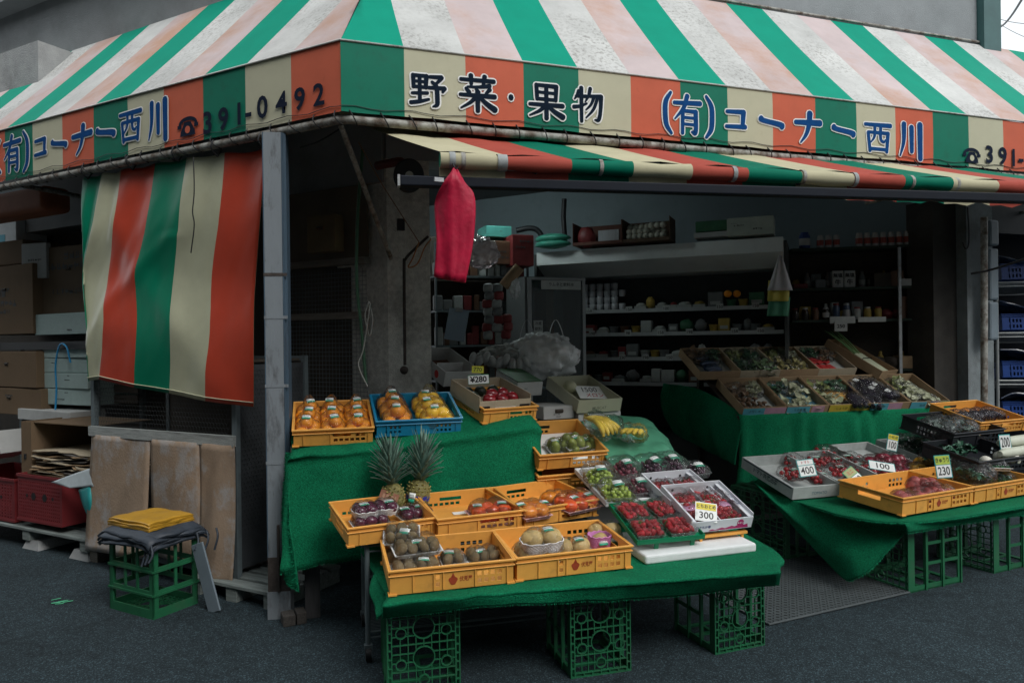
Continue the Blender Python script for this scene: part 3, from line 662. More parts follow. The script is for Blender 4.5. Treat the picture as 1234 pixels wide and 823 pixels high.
# ================================================================== side street: banner, post, cage, stored boxes
def lp(px, py, inn): return gpl(px, py, C0 + LN * inn, LN)
def ls(px, inn): return (lp(px, 400, inn) - C0).dot(LD)
def LF(s, inn, z=0, yaw=0.):   # frame at a point of the side street: x towards the viewer's right along it, y into the building
    M = Matrix((-LD, LN, UP)).transposed().to_4x4()
    # right-handed: (-LD) x LN must equal UP
    M.translation = C0 + LD * s + LN * inn + V((0, 0, z)); return M @ rotz(yaw)

# striped banner tied to the pipe
bn = thing('striped_banner', 'glossy vinyl banner in cream, red and green stripes hanging from the side awning pipe', 'banner', tr(0, 0, 0))
bcol = {'green': mat('banner_green', (.0, .185, .10, 1), .38, .06, 5., .15, 8., .3), 'cream': mat('banner_cream', (.47, .47, .33, 1), .32, .07, 5., .15, 8., .3, dirt=.2, dirtcol=(.35, .3, .18, 1)), 'red': mat('banner_red', (.50, .06, .03, 1), .3, .08, 5., .15, 8., .3)}
edge_t = [(100, 216), (125, 211), (146, 206), (187, 198), (227, 192), (273, 186), (321, 180)]
edge_m = [(102, 330), (100, 338), (131, 331), (168, 338), (210, 336), (255, 336), (309, 336)]
edge_b = [(107, 459), (108, 459), (121, 457), (163, 467), (203, 474), (250, 483), (307, 490)]
def bz(px, py, i): return lp(px, py, .06 + (.0 if i % 2 else .03))
ctl = [[bz(*p, 0) for p in edge_t], [bz(*[(a + b) / 2 for a, b in zip(p, q)], 1) for p, q in zip(edge_t, edge_m)], [bz(*p, 0) for p in edge_m], [bz(*[(a + b) / 2 for a, b in zip(p, q)], 1) for p, q in zip(edge_m, edge_b)], [bz(*p, 0) for p in edge_b]]
seg = []
for r in ctl:
    row = []
    for a, c in zip(r[:-1], r[1:]): row += [a.lerp(c, k / 12) for k in range(12)]
    row.append(r[-1]); seg.append(row)
P = [list(c) for c in zip(*[spline([seg[i][j] for i in range(5)], 60) for j in range(len(seg[0]))])]
for i, r in enumerate(P):
    t = i / 60
    for j, p in enumerate(r):
        u = j / (len(r) - 1)
        f = .009 * math.sin(u * 38 + 1.5 * math.sin(t * 3)) * (1 - t) ** 2 + .010 * math.sin(u * 11 + t * 4) * (1 - .4 * t) + .010 * abs(noise.noise(V((u * 9 + t * 2.5, t * 2.2 - u * 2, 1.3)))) + .004 * abs(noise.noise(V((u * 22 + t * 6, t * 6, 4.1))))
        dg = (u * 1.1 - t * .9 - .12); f += .012 * math.exp(-(dg * 12) ** 2) * (u > .3)
        dg2 = (u - .42) + (t - .55) * .9; f += .010 * math.exp(-(dg2 * 22) ** 2) * (t > .3)
        f += .004 * math.sin((u * 3 + t * 2) * 6)
        p -= LN * f
        p += UP * .006 * math.sin(u * 40) * (t < .02)
order = ['green', 'cream', 'red', 'green', 'cream', 'red']; key = ['green', 'cream', 'red']
mb = MB(); mb.grid(P, mifn=lambda i, j: key.index(order[min(5, j // 12)]), thick=.002)
bo = mb.build('banner_sheet', [bcol[k] for k in key], bn)
mb = MB(); P2 = [[p - LN * .0015 for p in r] for r in P[-3:]]
mb = MB(); mb.tube([p - LN * .006 for p in P[-2]], .0035, 4); mb.build('bottom_hem', bcol['cream'], bn)
for px, py in ((106, 213), (160, 202), (215, 192), (262, 186), (319, 178)):
    a = lp(px, py + 3, .04); MB().tube(spline([a, a + UP * .05 - LN * .05, a + UP * .13, a + UP * .06 + LN * .03, a], 12), .005, 5).build('tie_ring', m_black, bn)
MB().tube(spline([lp(233, 190, .0), lp(234, 230, -.01), lp(232, 255, -.02), lp(234, 272, -.015), lp(230, 305, -.02)], 20), .004, 5).build('hanging_cord', m_black, bn)

# corner post of the awning
pM = LF(.515, .0)
pM = pM @ rotz(R(34))
po = thing('steel_post', 'tall peeling blue and white steel channel post holding up the awning corner', 'post', pM)
m_post = mat('peeling_white_paint', (.19, .215, .235, 1), .6, .08, 3., .1, 30., .4, dirt=.85, dirtcol=(.045, .04, .04, 1), dscale=5., stretch=(3, 3, .9))
m_postb = mat('peeling_blue_paint', (.05, .085, .12, 1), .6, .15, 5., .1, 30., .4, dirt=.7, dirtcol=(.04, .04, .05, 1), dscale=6., stretch=(3, 3, .6))
m_rusty = mat('rust_brown', (.06, .05, .045, 1), .8, .4, 18., .4, 80., .2)
H = 2.84
b = MB(); b.panel((-.05, -.045, .36), (1, 0, 0), (0, 0, 1), .046, H - .36, -.006); b.panel((.004, -.045, .36), (1, 0, 0), (0, 0, 1), .046, H - .36, -.006)
b.panel((-.004, -.045, .36), (1, 0, 0), (0, 0, 1), .008, H - .36, -.001)
b.build('front_flange', m_post, po)
b = MB(); b.box(.052, .058, -.045, .06, .36, H); b.box(.058, .075, -.03, .06, .36, H); b.build('side_flange', m_postb, po)
b = MB(); b.box(-.056, -.05, -.045, .06, .36, H); b.box(-.05, .05, .055, .06, .36, H); b.build('back_web', m_postb, po)
b = MB(); b.box(-.054, .07, -.047, .06, .16, .36); b.box(-.058, .072, -.05, .062, .0, .16, 1); b.tube([(0.01, -.056, .16), (.01, -.056, .55)], .009, 6, 0)
b.build('rusted_foot', [m_rusty, m_post], po)
for z in (.9, 1.35, 1.75, 2.0): b = MB(); b.box(-.057, .077, -.0475, -.0455, z, z + .018); b.build('strap', m_rusty if z > 1.8 else m_post, po)
wb = thing('wooden_block', 'small dark split wooden block under the foot of the awning post', 'block', tr(gh(356, 748) + V((0, -.02, 0))) @ rotz(R(8)))
for k, (x0, x1) in enumerate(((-.075, -.006), (.0, .055))):
    o = MB().box(x0, x1, -.05, .05, 0, .062 + .006 * k).build('timber', mat('dark_old_timber', (.055, .05, .045, 1), .9, .4, 12., .5, 60., stretch=(10, 1, 10)), wb); bevel(o, .006)

# wire cage cabinet with cardboard over the front
CI = .16
s_r, s_l = ls(283, CI), ls(113, CI); CW, CD, CH = s_l - s_r, .62, 1.42
cg = thing('wire_cage', 'storage cage of grey angle iron and chicken wire faced with peeling brown sheets', 'cage', LF(s_l, CI, .1))
m_frame = mat('grey_angle_iron', (.12, .15, .16, 1), .55, .2, 8., .1, 40., .4, dirt=.5, dirtcol=(.05, .035, .03, 1))
b = MB()
for x in (0, CW):
    for y in (0, CD): b.box(x - .018, x + .018, y - .018, y + .018, 0, CH)
for z in (.02, CH - .02):
    for y in (0, CD): b.box(.018, CW - .018, y - .014, y + .014, z - .016, z + .016)
b.build('frame', m_frame, cg)
b = MB()
def wire_net(mb, o, ux, uz, w_, h_, st_, r=.0012, hexa=True):
    o, ux, uz = V(o), V(ux), V(uz); n = ux.cross(uz) * r
    nx, nz = int(w_ / st_), int(h_ / st_)
    def seg_(a, c):
        d = (c - a).normalized(); s_ = d.cross(n.normalized()) * r
        mb.add([a - s_, a + s_, c + s_, c - s_, a + n, c + n], [(0, 1, 2, 3), (0, 4, 5, 3), (1, 2, 5, 4)])
    if hexa:
        for j in range(nz):
            z = j * st_
            for i in range(nx):
                x = (i + .5 * (j % 2)) * st_
                a = o + ux * x + uz * (z + .25 * st_); l_ = o + ux * (x - .5 * st_) + uz * (z + .5 * st_ ); r_ = o + ux * (x + .5 * st_) + uz * (z + .5 * st_)
                seg_(a, l_); seg_(a, r_); seg_(a, o + ux * x + uz * (z - .25 * st_))
    else:
        for i in range(nx + 1): seg_(o + ux * i * st_, o + ux * i * st_ + uz * h_)
        for j in range(nz + 1): seg_(o + uz * j * st_ - n * 2, o + uz * j * st_ + ux * w_ - n * 2)
wire_net(b, (.02, -.012, .86), (1, 0, 0), (0, 0, 1), CW - .04, CH - .9, .03)
wire_net(b, (CW + .012, .02, .3), (0, 1, 0), (0, 0, 1), CD - .04, CH - .34, .03)
b.build('chicken_wire', mat('dark_wire', (.04, .045, .045, 1), .6), cg)
b = MB(); b.box(.02, CW - .02, CD - .01, CD, .03, CH - .04); b.box(.02, CW - .02, .02, CD - .012, .03, .05); b.box(.0, CW - .02, .02, CD - .03, CH - .035, CH - .02); b.build('back_panel', m_dark, cg)
b = MB(); b.box(CW - .004, CW + .004, .02, CD - .02, .05, CH - .05); b.build('side_sheet', mat('dark_tarpaulin', (.045, .05, .055, 1), .6, .3, 6., .3, 12.), cg)
o = MB().box(-.01, CW + .02, -.045, -.019, .85, .92).build('wooden_rail', mat('grey_batten', (.30, .32, .31, 1), .85, .25, 8., .5, 60., stretch=(1, 12, 12), dirt=.5), cg)
m_peel = mat('peeling_board', (.29, .215, .155, 1), .9, .16, 5., .3, 70., .1, stretch=(1.2, 1.2, .9), dirt=.6, dirtcol=(.34, .35, .36, 1), dscale=3.4, dthr=(.5, .60), big=.25)
xs = [0.0, CW * .46, CW * .80, CW * 1.02]
for k in range(3):
    x0, x1 = xs[k] + .006, xs[k + 1] - .006
    def fp(u, t, x0=x0, x1=x1, k=k):
        lean = [.06, .02, .05][k] * t ** 1.6
        zb = [.02, .06, -.02][k] + (.0 if k else .03 * u)
        return V((x0 + (x1 - x0) * u + [-.0, .01, -.012][k] * t * (1 if k != 2 else (1 - u)), -.03 - lean - .022 * math.sin(u * PI) * (1 - t * .5) * (1 + k * .3) - .012 * math.sin(u * 7 + t * 3 + k), .86 + (zb - .86) * t))
    MB().grid([[fp(u / 14, t / 20) for u in range(15)] for t in range(21)], thick=-.006).build('cardboard_sheet', m_peel, cg)
# blue rope tied from the cage to the post
MB().tube(spline([lp(288, 492, .1), lp(318, 510, .05), lp(330, 486, -.06), lp(345, 500, -.06), lp(326, 512, -.06), lp(300, 560, .1), lp(312, 540, .05), lp(322, 500, .0), lp(352, 484, -.07)], 60), .0045, 5).build('rope', mat('grey_blue_rope', (.22, .28, .3, 1), .8), cg)

# pallets and planks under and beside the cage
def pallet(label, M, w_, d_, name='wooden_pallet', m=m_wood, grp=None, hh=.11, slats=5):
    t = thing(name, label, 'pallet', M, grp)
    sw = d_ / (slats * 1.25)
    for i in range(slats):
        y = i * (d_ - sw) / (slats - 1); o = MB().box(0, w_, y, y + sw, hh - .022, hh).build('slat', m, t); bevel(o, .003)
    for i in range(3):
        x = i * (w_ - .09) / 2; MB().box(x, x + .09, .01, d_ - .01, .0, hh - .0225).build('bearer', m, t)
    return t
m_wood2 = mat('grey_green_plank', (.20, .23, .22, 1), .85, .3, 5., .4, 40., .2, stretch=(1, 12, 12), dirt=.5)
pallet('weathered pallet under the wire cage, next to the awning post', LF(ls(296, .02), -.03, 0) @ tr(-.55, .06, 0), .74, .6, m=m_wood2)
pallet('low dark pallet at the far left end of the wire cage', LF(s_l, CI + .02, 0) @ tr(-.1, -.02, 0), .6, .62)
pallet('wide grey pallet carrying the two maroon crates', LF(ls(100, .14), .14, .07) @ tr(-1.6, 0, 0), 1.6, .9, m=m_wood2, hh=.10)
for k, (px, w_) in enumerate(((66, .24), (8, .22))):
    o = MB().add([(-w_ / 2, 0, 0), (w_ / 2, 0, 0), (w_ / 2, .3, 0), (-w_ / 2, .3, 0), (-w_ * .35, .02, .068), (w_ * .35, .02, .068), (w_ * .35, .28, .068), (-w_ * .35, .28, .068)], [(0, 3, 2, 1), (4, 5, 6, 7), (0, 1, 5, 4), (1, 2, 6, 5), (2, 3, 7, 6), (3, 0, 4, 7)]).build('concrete_block', m_concrete)
    o.matrix_world = LF(ls(px + 20, .12), .15, 0); tag(o, ['tapered concrete foot block under the grey pallet, nearer the wire cage', 'tapered concrete foot block under the grey pallet, at the left edge of the photo'][k], 'foot block', 'concrete foot blocks')
lb = thing('leaning_board', 'narrow grey board leaning between the green crate and the cage', 'board', tr(gh(259, 737)) @ rotz(R(-44)) @ roty(R(-20)))
bevel(MB().box(-.05, .05, -.006, .006, 0, .42).build('board', mat('grey_blue_board', (.15, .19, .22, 1), .7, .1, 6.), lb), .003)
for k, (a, c, z, l_) in enumerate((((300, 712), .07, .115, .4), ((316, 722), .1, .03, .34))): pass

# ---- cardboard and foam boxes stacked on the left
def carton(label, M, w_, d_, h_, m, name='cardboard_box', cat='box', hole=True, tape=None, prints=0, group=None, seed=0, flap=True):
    rg = random.Random(seed + 11)
    t = thing(name, label, cat, M, group)
    o = MB().box(0, w_, 0, d_, 0, h_).build('box_body', m, t); bevel(o, .005)
    if flap:
        b_ = MB(); b_.box(.004, w_ - .004, .004, d_ / 2 - .003, h_ + .0005, h_ + .0045); b_.box(.004, w_ - .004, d_ / 2 + .003, d_ - .004, h_ + .0005, h_ + .0045); b_.build('top_flap', m, t)
    if hole: MB().tube([(w_ * .5 - .028, -.0012, h_ * .66), (w_ * .5 + .028, -.0012, h_ * .66)], .013, 8).build('hand_hole', m_dark, t)
    if tape: MB().box(-.001, w_ + .001, -.0015, -.0005, h_ * .8, h_ * .8 + .03).build('tape', tape, t)
    if prints:
        b_ = MB()
        for k in range(prints):
            x = w_ * rg.uniform(.08, .6); z = h_ * rg.uniform(.15, .85); n = rg.randint(3, 7); c = h_ * rg.uniform(.06, .12)
            for i in range(n):
                q = x + i * c * 1.15
                if q + c > w_ - .01: break
                for _ in range(3):
                    if rg.random() < .5: b_.box(q, q + c * .9, -.0016, -.0006, z + c * rg.random() * .8, z + c * rg.random() * .1 + c * .85 * rg.random() + .002)
                    else: zz = rg.random() * c * .3; xx = q + rg.random() * c * .8; b_.box(xx, xx + c * .14, -.0016, -.0006, z + zz, z + c)
        b_.build('printed_marks', mat('print_grey', (.08, .085, .085, 1), .7), t)
    return t
def side_box(label, x0, x1, yt, yb, inn, dep, m, yaw=0., **k):
    s0, s1 = ls(x0, inn), ls(x1, inn); z0 = lp((x0 + x1) / 2, yb, inn).z; z1 = lp((x0 + x1) / 2, yt, inn).z
    return carton(label, LF(s0, inn, z0, yaw or R((k.get('seed', 0) * 37 % 7 - 3) * .9)), s0 - s1, dep, z1 - z0, m, **k)
m_cd = mat('brown_carton', (.16, .11, .068, 1), .85, .12, 6., .2, 60., .15, dirt=.2)
m_cg = mat('pale_green_foam_box', (.34, .44, .42, 1), .7, .06, 20., .2, 150.)
m_cw = mat('grey_white_carton', (.42, .43, .42, 1), .8, .08, 8., dirt=.15)
BI = .66
# shelf the upper boxes stand on
sh = thing('storage_shelf', 'black steel shelf across the stored boxes at the left edge', 'shelf', LF(ls(-40, BI), BI, 0))
zz = lp(50, 412, BI).z; wsh = ls(-40, BI) - ls(112, BI)
MB().box(0, wsh, .0, .52, zz - .07, zz).build('shelf_board', m_black, sh)
for x in (.02, wsh - .06):
    for y in (.03, .46): MB().box(x, x + .04, y, y + .04, 0, zz - .071).build('leg', m_frame, sh)
tk = MB(); z1 = lp(5, 417, BI).z; tk.box(.0, .55, -.012, -.002, zz - .062, zz - .004); tk.build('shelf_label', m_cw, sh)
mb = MB()
side_box('brown cardboard box standing on the black shelf at the left edge', -25, 42, 321, 403, BI + .03, .5, m_cd, prints=4, seed=1)
side_box('small brown cardboard box resting on the bigger one by the left edge', -25, 27, 292, 320, BI + .06, .4, m_cd, hole=False, seed=2)
side_box('dark brown cardboard box half hidden behind the banner on the shelf', 46, 118, 296, 377, BI + .10, .42, mat('dark_carton', (.13, .09, .055, 1), .85, .12, 6.), prints=3, seed=3)
side_box('flat pale green foam box under the dark brown box', 42, 116, 378, 403, BI + .04, .5, m_cg, hole=False, prints=2, name='foam_box', seed=4)
side_box('small white paper carton with a green mark, tilted behind the brown box', 27, 49, 293, 335, BI + .02, .05, m_cw, yaw=R(12), hole=False, name='paper_carton', seed=5, prints=1)
o = side_box('tall white and light blue carton standing against the far left wall', -12, 19, 262, 319, BI + .22, .3, mat('white_carton', (.6, .66, .68, 1), .7), hole=False, name='white_carton', seed=6)
b = MB(); b.box(.16, .28, -.003, -.001, .1, .30); b.build('blue_print', mat('light_blue_print', (.1, .42, .55, 1), .6), o)
side_box('brown cardboard box below the black shelf, upper one of two', -25, 50, 424, 466, BI, .5, m_cd, prints=1, seed=7)
side_box('brown cardboard box below the black shelf, lower one of two', -25, 51, 468, 499, BI - .02, .5, m_cd, prints=1, seed=8)
side_box('grey white foam box at the top of the strapped stack', 51, 105, 414, 431, BI + .02, .45, m_cg, hole=False, name='foam_box', prints=2, seed=9, group='strapped foam boxes')
side_box('grey white foam box second from the top of the strapped stack', 52, 106, 432, 449, BI + .02, .45, m_cg, hole=False, name='foam_box', prints=1, seed=10, group='strapped foam boxes')
side_box('grey white foam box third from the top of the strapped stack', 51, 105, 450, 468, BI + .02, .45, m_cg, hole=False, name='foam_box', prints=2, seed=12, group='strapped foam boxes')
side_box('grey white foam box at the bottom of the strapped stack', 52, 106, 469, 488, BI + .02, .45, m_cg, hole=False, name='foam_box', prints=2, seed=13, group='strapped foam boxes')
b = MB(); b.tube(spline([lp(66, 505, BI - .02), lp(68, 470, BI - .01), lp(67, 440, BI - .01), lp(72, 416, BI - .02), lp(80, 418, BI - .03), lp(85, 437, BI - .02)], 24), .008, 5)
tag(b.build('blue_strap', mat('blue_strap', (.02, .25, .5, 1), .5)), 'bright blue packing strap looped over the stack of foam boxes', 'strap')
o = carton('white printed box lying tilted below the brown boxes at the left edge', LF(ls(-30, .34), .34, lp(0, 560, .34).z) @ roty(R(-14)), .40, .3, .2, m_cw, hole=False, prints=3, name='white_box', seed=14)
side_box('grey tray lid wedged under the strapped foam boxes', 20, 92, 494, 507, BI - .06, .3, m_cw, yaw=R(-4), hole=False, name='tray_lid', cat='lid', seed=15, flap=False)
# open box of flattened cardboard
s0, s1, ii = ls(24, .22), ls(110, .22), .22
z0, z1 = lp(60, 574, ii).z, lp(60, 510, ii).z; w_ = s0 - s1
ob = thing('open_carton', 'open cardboard box on its side holding flattened cartons, on the maroon crates', 'box', LF(s0, ii, z0))
b = MB(); b.box(0, .14, 0, .006, 0, z1 - z0); b.box(.134, .14, .006, .5, 0, z1 - z0); b.box(.14, w_, 0, .5, 0, .008); b.box(.14, w_, .02, .5, z1 - z0 - .008, z1 - z0); b.box(0, .006, .006, .5, 0, z1 - z0)
b.build('box_body', m_cd, ob); MB().tube([(.06, -.002, .12), (.06, -.002, .16)], .012, 8).build('hand_hole', m_black, ob)
rg = random.Random(8)
zc = .012
for k in range(13):
    x0 = .15 + rg.uniform(0, .06); x1 = w_ - rg.uniform(-.08, .12); h0 = rg.uniform(.008, .016)
    P = [[V((x0 + (x1 - x0) * i / 8, rg.uniform(-.03, .03) if j == 0 else .45, zc + .012 * math.sin(i * .7 + k) + (rg.uniform(0, .01) if j == 0 else 0))) for i in range(9)] for j in range(2)]
    o = MB().grid(P, thick=-h0 * .5, sm=False).build('flattened_carton', [m_card2, m_card, mat('dark_paper', (.12, .11, .1, 1), .8)][k % 3]); o.matrix_world = ob.matrix_world.copy()
    zc += h0 * 1.25
    tag(o, 'flattened cardboard sheet in the pile inside the open carton', 'cardboard', 'flattened cartons in the open box')
def basket(label, x0, x1, yt, yb, inn, dep, group):
    s0, s1 = ls(x0, inn), ls(x1, inn); z0 = lp((x0 + x1) / 2, yb, inn).z; z1 = lp((x0 + x1) / 2, yt, inn).z; w_, h_ = s0 - s1, z1 - z0
    t = thing('plastic_crate', label, 'crate', LF(s0, inn, z0), group); m = mat('maroon_plastic', (.17, .022, .025, 1), .45, .15, 8., .05, 40., .4)
    hl = []
    nx, nz = 22, 11
    for i in range(nx):
        for j in range(nz):
            x, z = .02 + i * (w_ - .04) / nx, .03 + j * (h_ - .07) / nz
            hl.append((x, x + (w_ - .04) / nx * .5, z, z + (h_ - .07) / nz * .5))
    b_ = MB(); b_.panel((0, 0, 0), (1, 0, 0), (0, 0, 1), w_, h_, -.006, hl)
    b_.box(0, .006, .0062, dep, 0, h_); b_.box(w_ - .006, w_, .0062, dep, 0, h_); b_.box(.006, w_ - .006, dep - .006, dep, 0, h_); b_.box(.006, w_ - .006, .0062, dep - .006, .0, .006)
    b_.build('crate_body', m, t)
    b_ = MB(); b_.box(-.008, w_ + .008, -.008, -.0005, h_ - .022, h_); b_.box(-.008, w_ + .008, -.006, -.0005, 0, .02); b_.box(w_ + .0005, w_ + .008, -.0004, dep, h_ - .022, h_); b_.build('rim', m, t)
    b_ = MB()
    for x, r in ((.22, .014), (.37, .03), (.62, .03), (.80, .014)): b_.tube([(w_ * x, -.0025, h_ * .55), (w_ * x, -.001, h_ * .55)], r, 12)
    b_.build('round_openings', m_black, t); return t
basket('maroon ventilated plastic crate cut off by the left edge of the photo', -60, 15, 572, 622, .17, .5, 'maroon crates on the pallet')
basket('maroon ventilated plastic crate with round holes, under the open carton', 19, 72, 573, 630, .15, .5, 'maroon crates on the pallet')
rows = [[lp(62, 581, .10), lp(86, 572, .11), lp(112, 563, .12)], [lp(72, 584, .09), lp(94, 578, .10), lp(113, 573, .11)], [lp(84, 588, .08), lp(99, 587, .09), lp(113, 586, .10)]]
o = MB().grid(patch(rows, 10, 8), thick=.003).build('paper_sheet', mat('pale_blue_paper', (.36, .41, .43, 1), .6)); tag(o, 'white sheet of paper sticking out beside the maroon crate', 'paper')
rows = [[lp(95, 590, .1), lp(106, 584, .1), lp(113, 580, .12)], [lp(100, 608, .1), lp(108, 602, .08), lp(113, 600, .12)], [lp(106, 622, .1), lp(110, 620, .1), lp(113, 618, .12)]]
o = MB().grid(patch(rows, 8, 8), thick=.003).build('teal_cloth', mat('teal_plastic', (.02, .25, .25, 1), .5)); tag(o, 'teal plastic flap below the paper sheet at the cage corner', 'plastic sheet')
# brown rolled awning end behind the pipe at the top left, louvred shutter and darkness behind
b = MB(); s0, s1 = ls(-40, .5), ls(54, .5)
b.box(0, s0 - s1, 0, .25, 0, .22); o = b.build('awning_roll', mat('rust_red_canvas', (.33, .10, .04, 1), .7, .15, 5.)); o.matrix_world = LF(s0, .5, lp(20, 258, .5).z); bevel(o, .05, 4)
tag(o, 'rust red canvas roll tucked under the side awning at the far left', 'awning roll')
b = MB()
lw0, lw1 = 0.55, 9.
ns = 26
b.box(-9, -.44, .0, .04, 0, 2.75)
b.build('side_wall', m_dark, bld, LF(0, .98 + .25))  # dark wall put in for the darkness behind the cage and door
sw = thing('wall_shutter', 'dark louvred shutter on the side wall behind the banner', 'shutter', LF(ls(104, .9), .9, 0))
for k in range(18): MB().box(0, .7, .01 + .004 * (k % 2), .03, 1.1 + k * .09, 1.17 + k * .09).build('louvre', m_dark, sw)
m_b = mat('storeroom_panel', (.11, .09, .06, 1), .8, .3, 3., dirt=.5)

# ---- green crate with folded cloths
def bottle_crate(label, M, fw, fh, L, group=None, net_rows=9, net_cols=7, lettered=False, mt=None):
    """base (the gridded face) lies in the x-z plane at y = 0, opening at y = L"""
    mt = mt or m_green
    t = thing('bottle_crate', label, 'crate', M, group)
    b_ = MB(); f = .024; k = .0045; e = .0055
    tie = []
    nz_ = max(3, int(fh / .04)); nx_ = max(3, int(fw / .045))
    for i in range(nz_):
        a, c = e + (fh - 2 * e) * i / nz_ + .003, e + (fh - 2 * e) * (i + 1) / nz_ - .003
        tie += [(e, f - e, a, c), (fw - f + e, fw - e, a, c)]
    for i in range(nx_):
        a, c = f + (fw - 2 * f) * i / nx_ + .003, f + (fw - 2 * f) * (i + 1) / nx_ - .003
        tie += [(a, c, e, f - e), (a, c, fh - f + e, fh - e)]
    b_.panel((0, 0, 0), (1, 0, 0), (0, 0, 1), fw, fh, -.012, [(f, fw - f, f, fh - f)] + tie)
    cir = [(fw * .5, fh * .36, .052), (fw * .5, fh * .66, .052), (fw * .19, fh * .30, .026), (fw * .81, fh * .30, .026), (fw * .19, fh * .62, .026), (fw * .81, fh * .62, .026), (fw * .5, fh * .87, .026), (fw * .5, fh * .13, .026)]
    def bars(n, horizontal):
        ln, ot = (fw, fh) if horizontal else (fh, fw)
        for i in range(n):
            o_ = f + (ot - 2 * f) * (i + 1) / (n + 1)
            cuts = [f]; 
            for cx, cz, r in cir:
                c1, c2 = (cx, cz) if horizontal else (cz, cx)
                if abs(c2 - o_) < r - .001: h = math.sqrt(r * r - (c2 - o_) ** 2); cuts += [c1 - h, c1 + h]
            cuts.append(ln - f)
            pr_ = sorted(zip(cuts[0::2], cuts[1::2])) if len(cuts) == 2 else None
            c = sorted(cuts)
            for a, e in zip(c[0::2], c[1::2]):
                if e - a < .002: continue
                z0_ = .001 if horizontal else .0018
                if horizontal: b_.box(a, e, z0_, .010, o_ - k / 2, o_ + k / 2)
                else: b_.box(o_ - k / 2, o_ + k / 2, z0_, .0092, a, e)
    bars(net_rows, True); bars(net_cols, False)
    for cx, cz, r in cir:
        n = 20
        vs = []
        for rr, y in ((r, .0004), (r - .005, .0004), (r - .005, .011), (r, .011)): vs += [(cx + rr * math.cos(2 * PI * i / n), y, cz + rr * math.sin(2 * PI * i / n)) for i in range(n)]
        b_.add(vs, [(q * n + i, q * n + (i + 1) % n, ((q + 1) % 4) * n + (i + 1) % n, ((q + 1) % 4) * n + i) for q in range(4) for i in range(n)])
    b_.build('crate_base', mt, t)
    def wins(w_, cols):
        hl = [(.035, w_ - .035, L * .09, L * .27)]
        cw = (w_ - .07) / cols
        for r0, r1 in ((.34, .58), (.65, .90)):
            for c in range(cols): hl.append((.035 + c * cw + (.009 if c else 0), .035 + (c + 1) * cw - (.009 if c < cols - 1 else 0), L * r0, L * r1))
        return hl
    for o_, ux, w_, cols in (((0, .0122, 0), (1, 0, 0), fw, 2), ((fw, .0122, 0), (0, 0, 1), fh, 3), ((fw, .0122, fh), (-1, 0, 0), fw, 2), ((0, .0122, fh), (0, 0, -1), fh, 3)):
        b_ = MB(); b_.panel(V(o_) , ux, (0, 1, 0), w_, L - .0122, -.004 if False else .009, wins(w_, cols))
        n = V(ux).cross(V((0, 1, 0)))
        for v in (L * .30, L * .615, L - .018):    # ribs standing proud
            q = V(o_) + V((0, v, 0)); q.y = v
            b_.panel(q - n * .0085 - V(ux) * .004, ux, (0, 1, 0), w_ + .008, .012, .008)
        b_.build('crate_wall', mt, t)
    return t
gM = tr(-.697, 4.568, 0) @ rotz(R(40)) 
gc = bottle_crate('upright green bottle crate in front of the cage, with folded cloths on top', tr(gh(185, 748)) @ rotz(R(43)) @ tr(0, 0, 0) @ Matrix(((1, 0, 0, 0), (0, 0, 1, 0), (0, 1, 0, 0), (0, 0, 0, 1))) if False else tr(gh(185, 747)) @ rotz(R(43)) @ tr(0, .42, 0) @ rotx(R(90)), .30, .42, .44)
def fold_cloth(name, label, cat, M, w_, d_, h_, layers, m, seed, wav=.01, over=0.):
    t = thing(name, label, cat, M)
    rg = random.Random(seed)
    for k in range(layers):
        z = h_ * (k + .5) / layers; th = h_ / layers * .8; e = rg.uniform(-.02, .02)
        prof = []
        P = []
        n = 26
        for i in range(n + 1):
            u = i / n; row = []
            for j in range(17):
                v = j / 16
                q = noise.noise_vector(V((u * 4 + k, v * 4, seed)))
                x = (u - .5) * (w_ + e) ; y = (v - .5) * (d_ + e) 
                dr = over * max(0, abs(u - .5) * 2 - .80) ** 1 * 5 + over * max(0, abs(v - .5) * 2 - .80) * 5
                row.append(V((x + q.x * wav, y + q.y * wav, z + q.z * wav * .5 - dr)))
            P.append(row)
        MB().grid(P, thick=th).build('fold', m, t)
    return t
ctr = gh(185, 747) + V((-.0, .0, 0)); cm = tr(gh(185, 747)) @ rotz(R(43)) @ tr(.15, .21, .0)
fold_cloth('dark_tarpaulin', 'dark navy tarpaulin folded on the green crate below the mustard cloth', 'tarpaulin', cm @ tr(0, 0, .442), .40, .50, .065, 4, mat('navy_tarp', (.035, .045, .06, 1), .55, .3, 10., .4, 20.), 4, .03, .03)
mt = fold_cloth('mustard_cloth', 'mustard vinyl cloth folded flat on top of the dark tarpaulin', 'cloth', cm @ tr(-.0, .02, .512), .31, .40, .045, 3, mat('mustard_vinyl', (.46, .25, .025, 1), .35, .12, 8., .1, 20., .5), 9, .012, .006)
rg = random.Random(2)
for k in range(7):
    a = cm @ V((rg.uniform(-.2, .2), -.25 + .02 * k % .05, .44)); 
b = MB()
for k in range(6):
    a = cm @ V((-.19 + .012 * k, -.255 + .05 * k, .45)) if k < 3 else cm @ V((-.1 + .07 * k, -.26, .45))
    b = MB().tube(spline([a, a + V((.01, -.02, -.05)), a + V((-.01, -.03, -.09 - .02 * (k % 3)))], 6), .007, 5); o = b.build('loose_string', _M['navy_tarp']); tag(o, 'frayed dark string hanging from the folded tarpaulin', 'string', 'frayed strings of the tarpaulin')
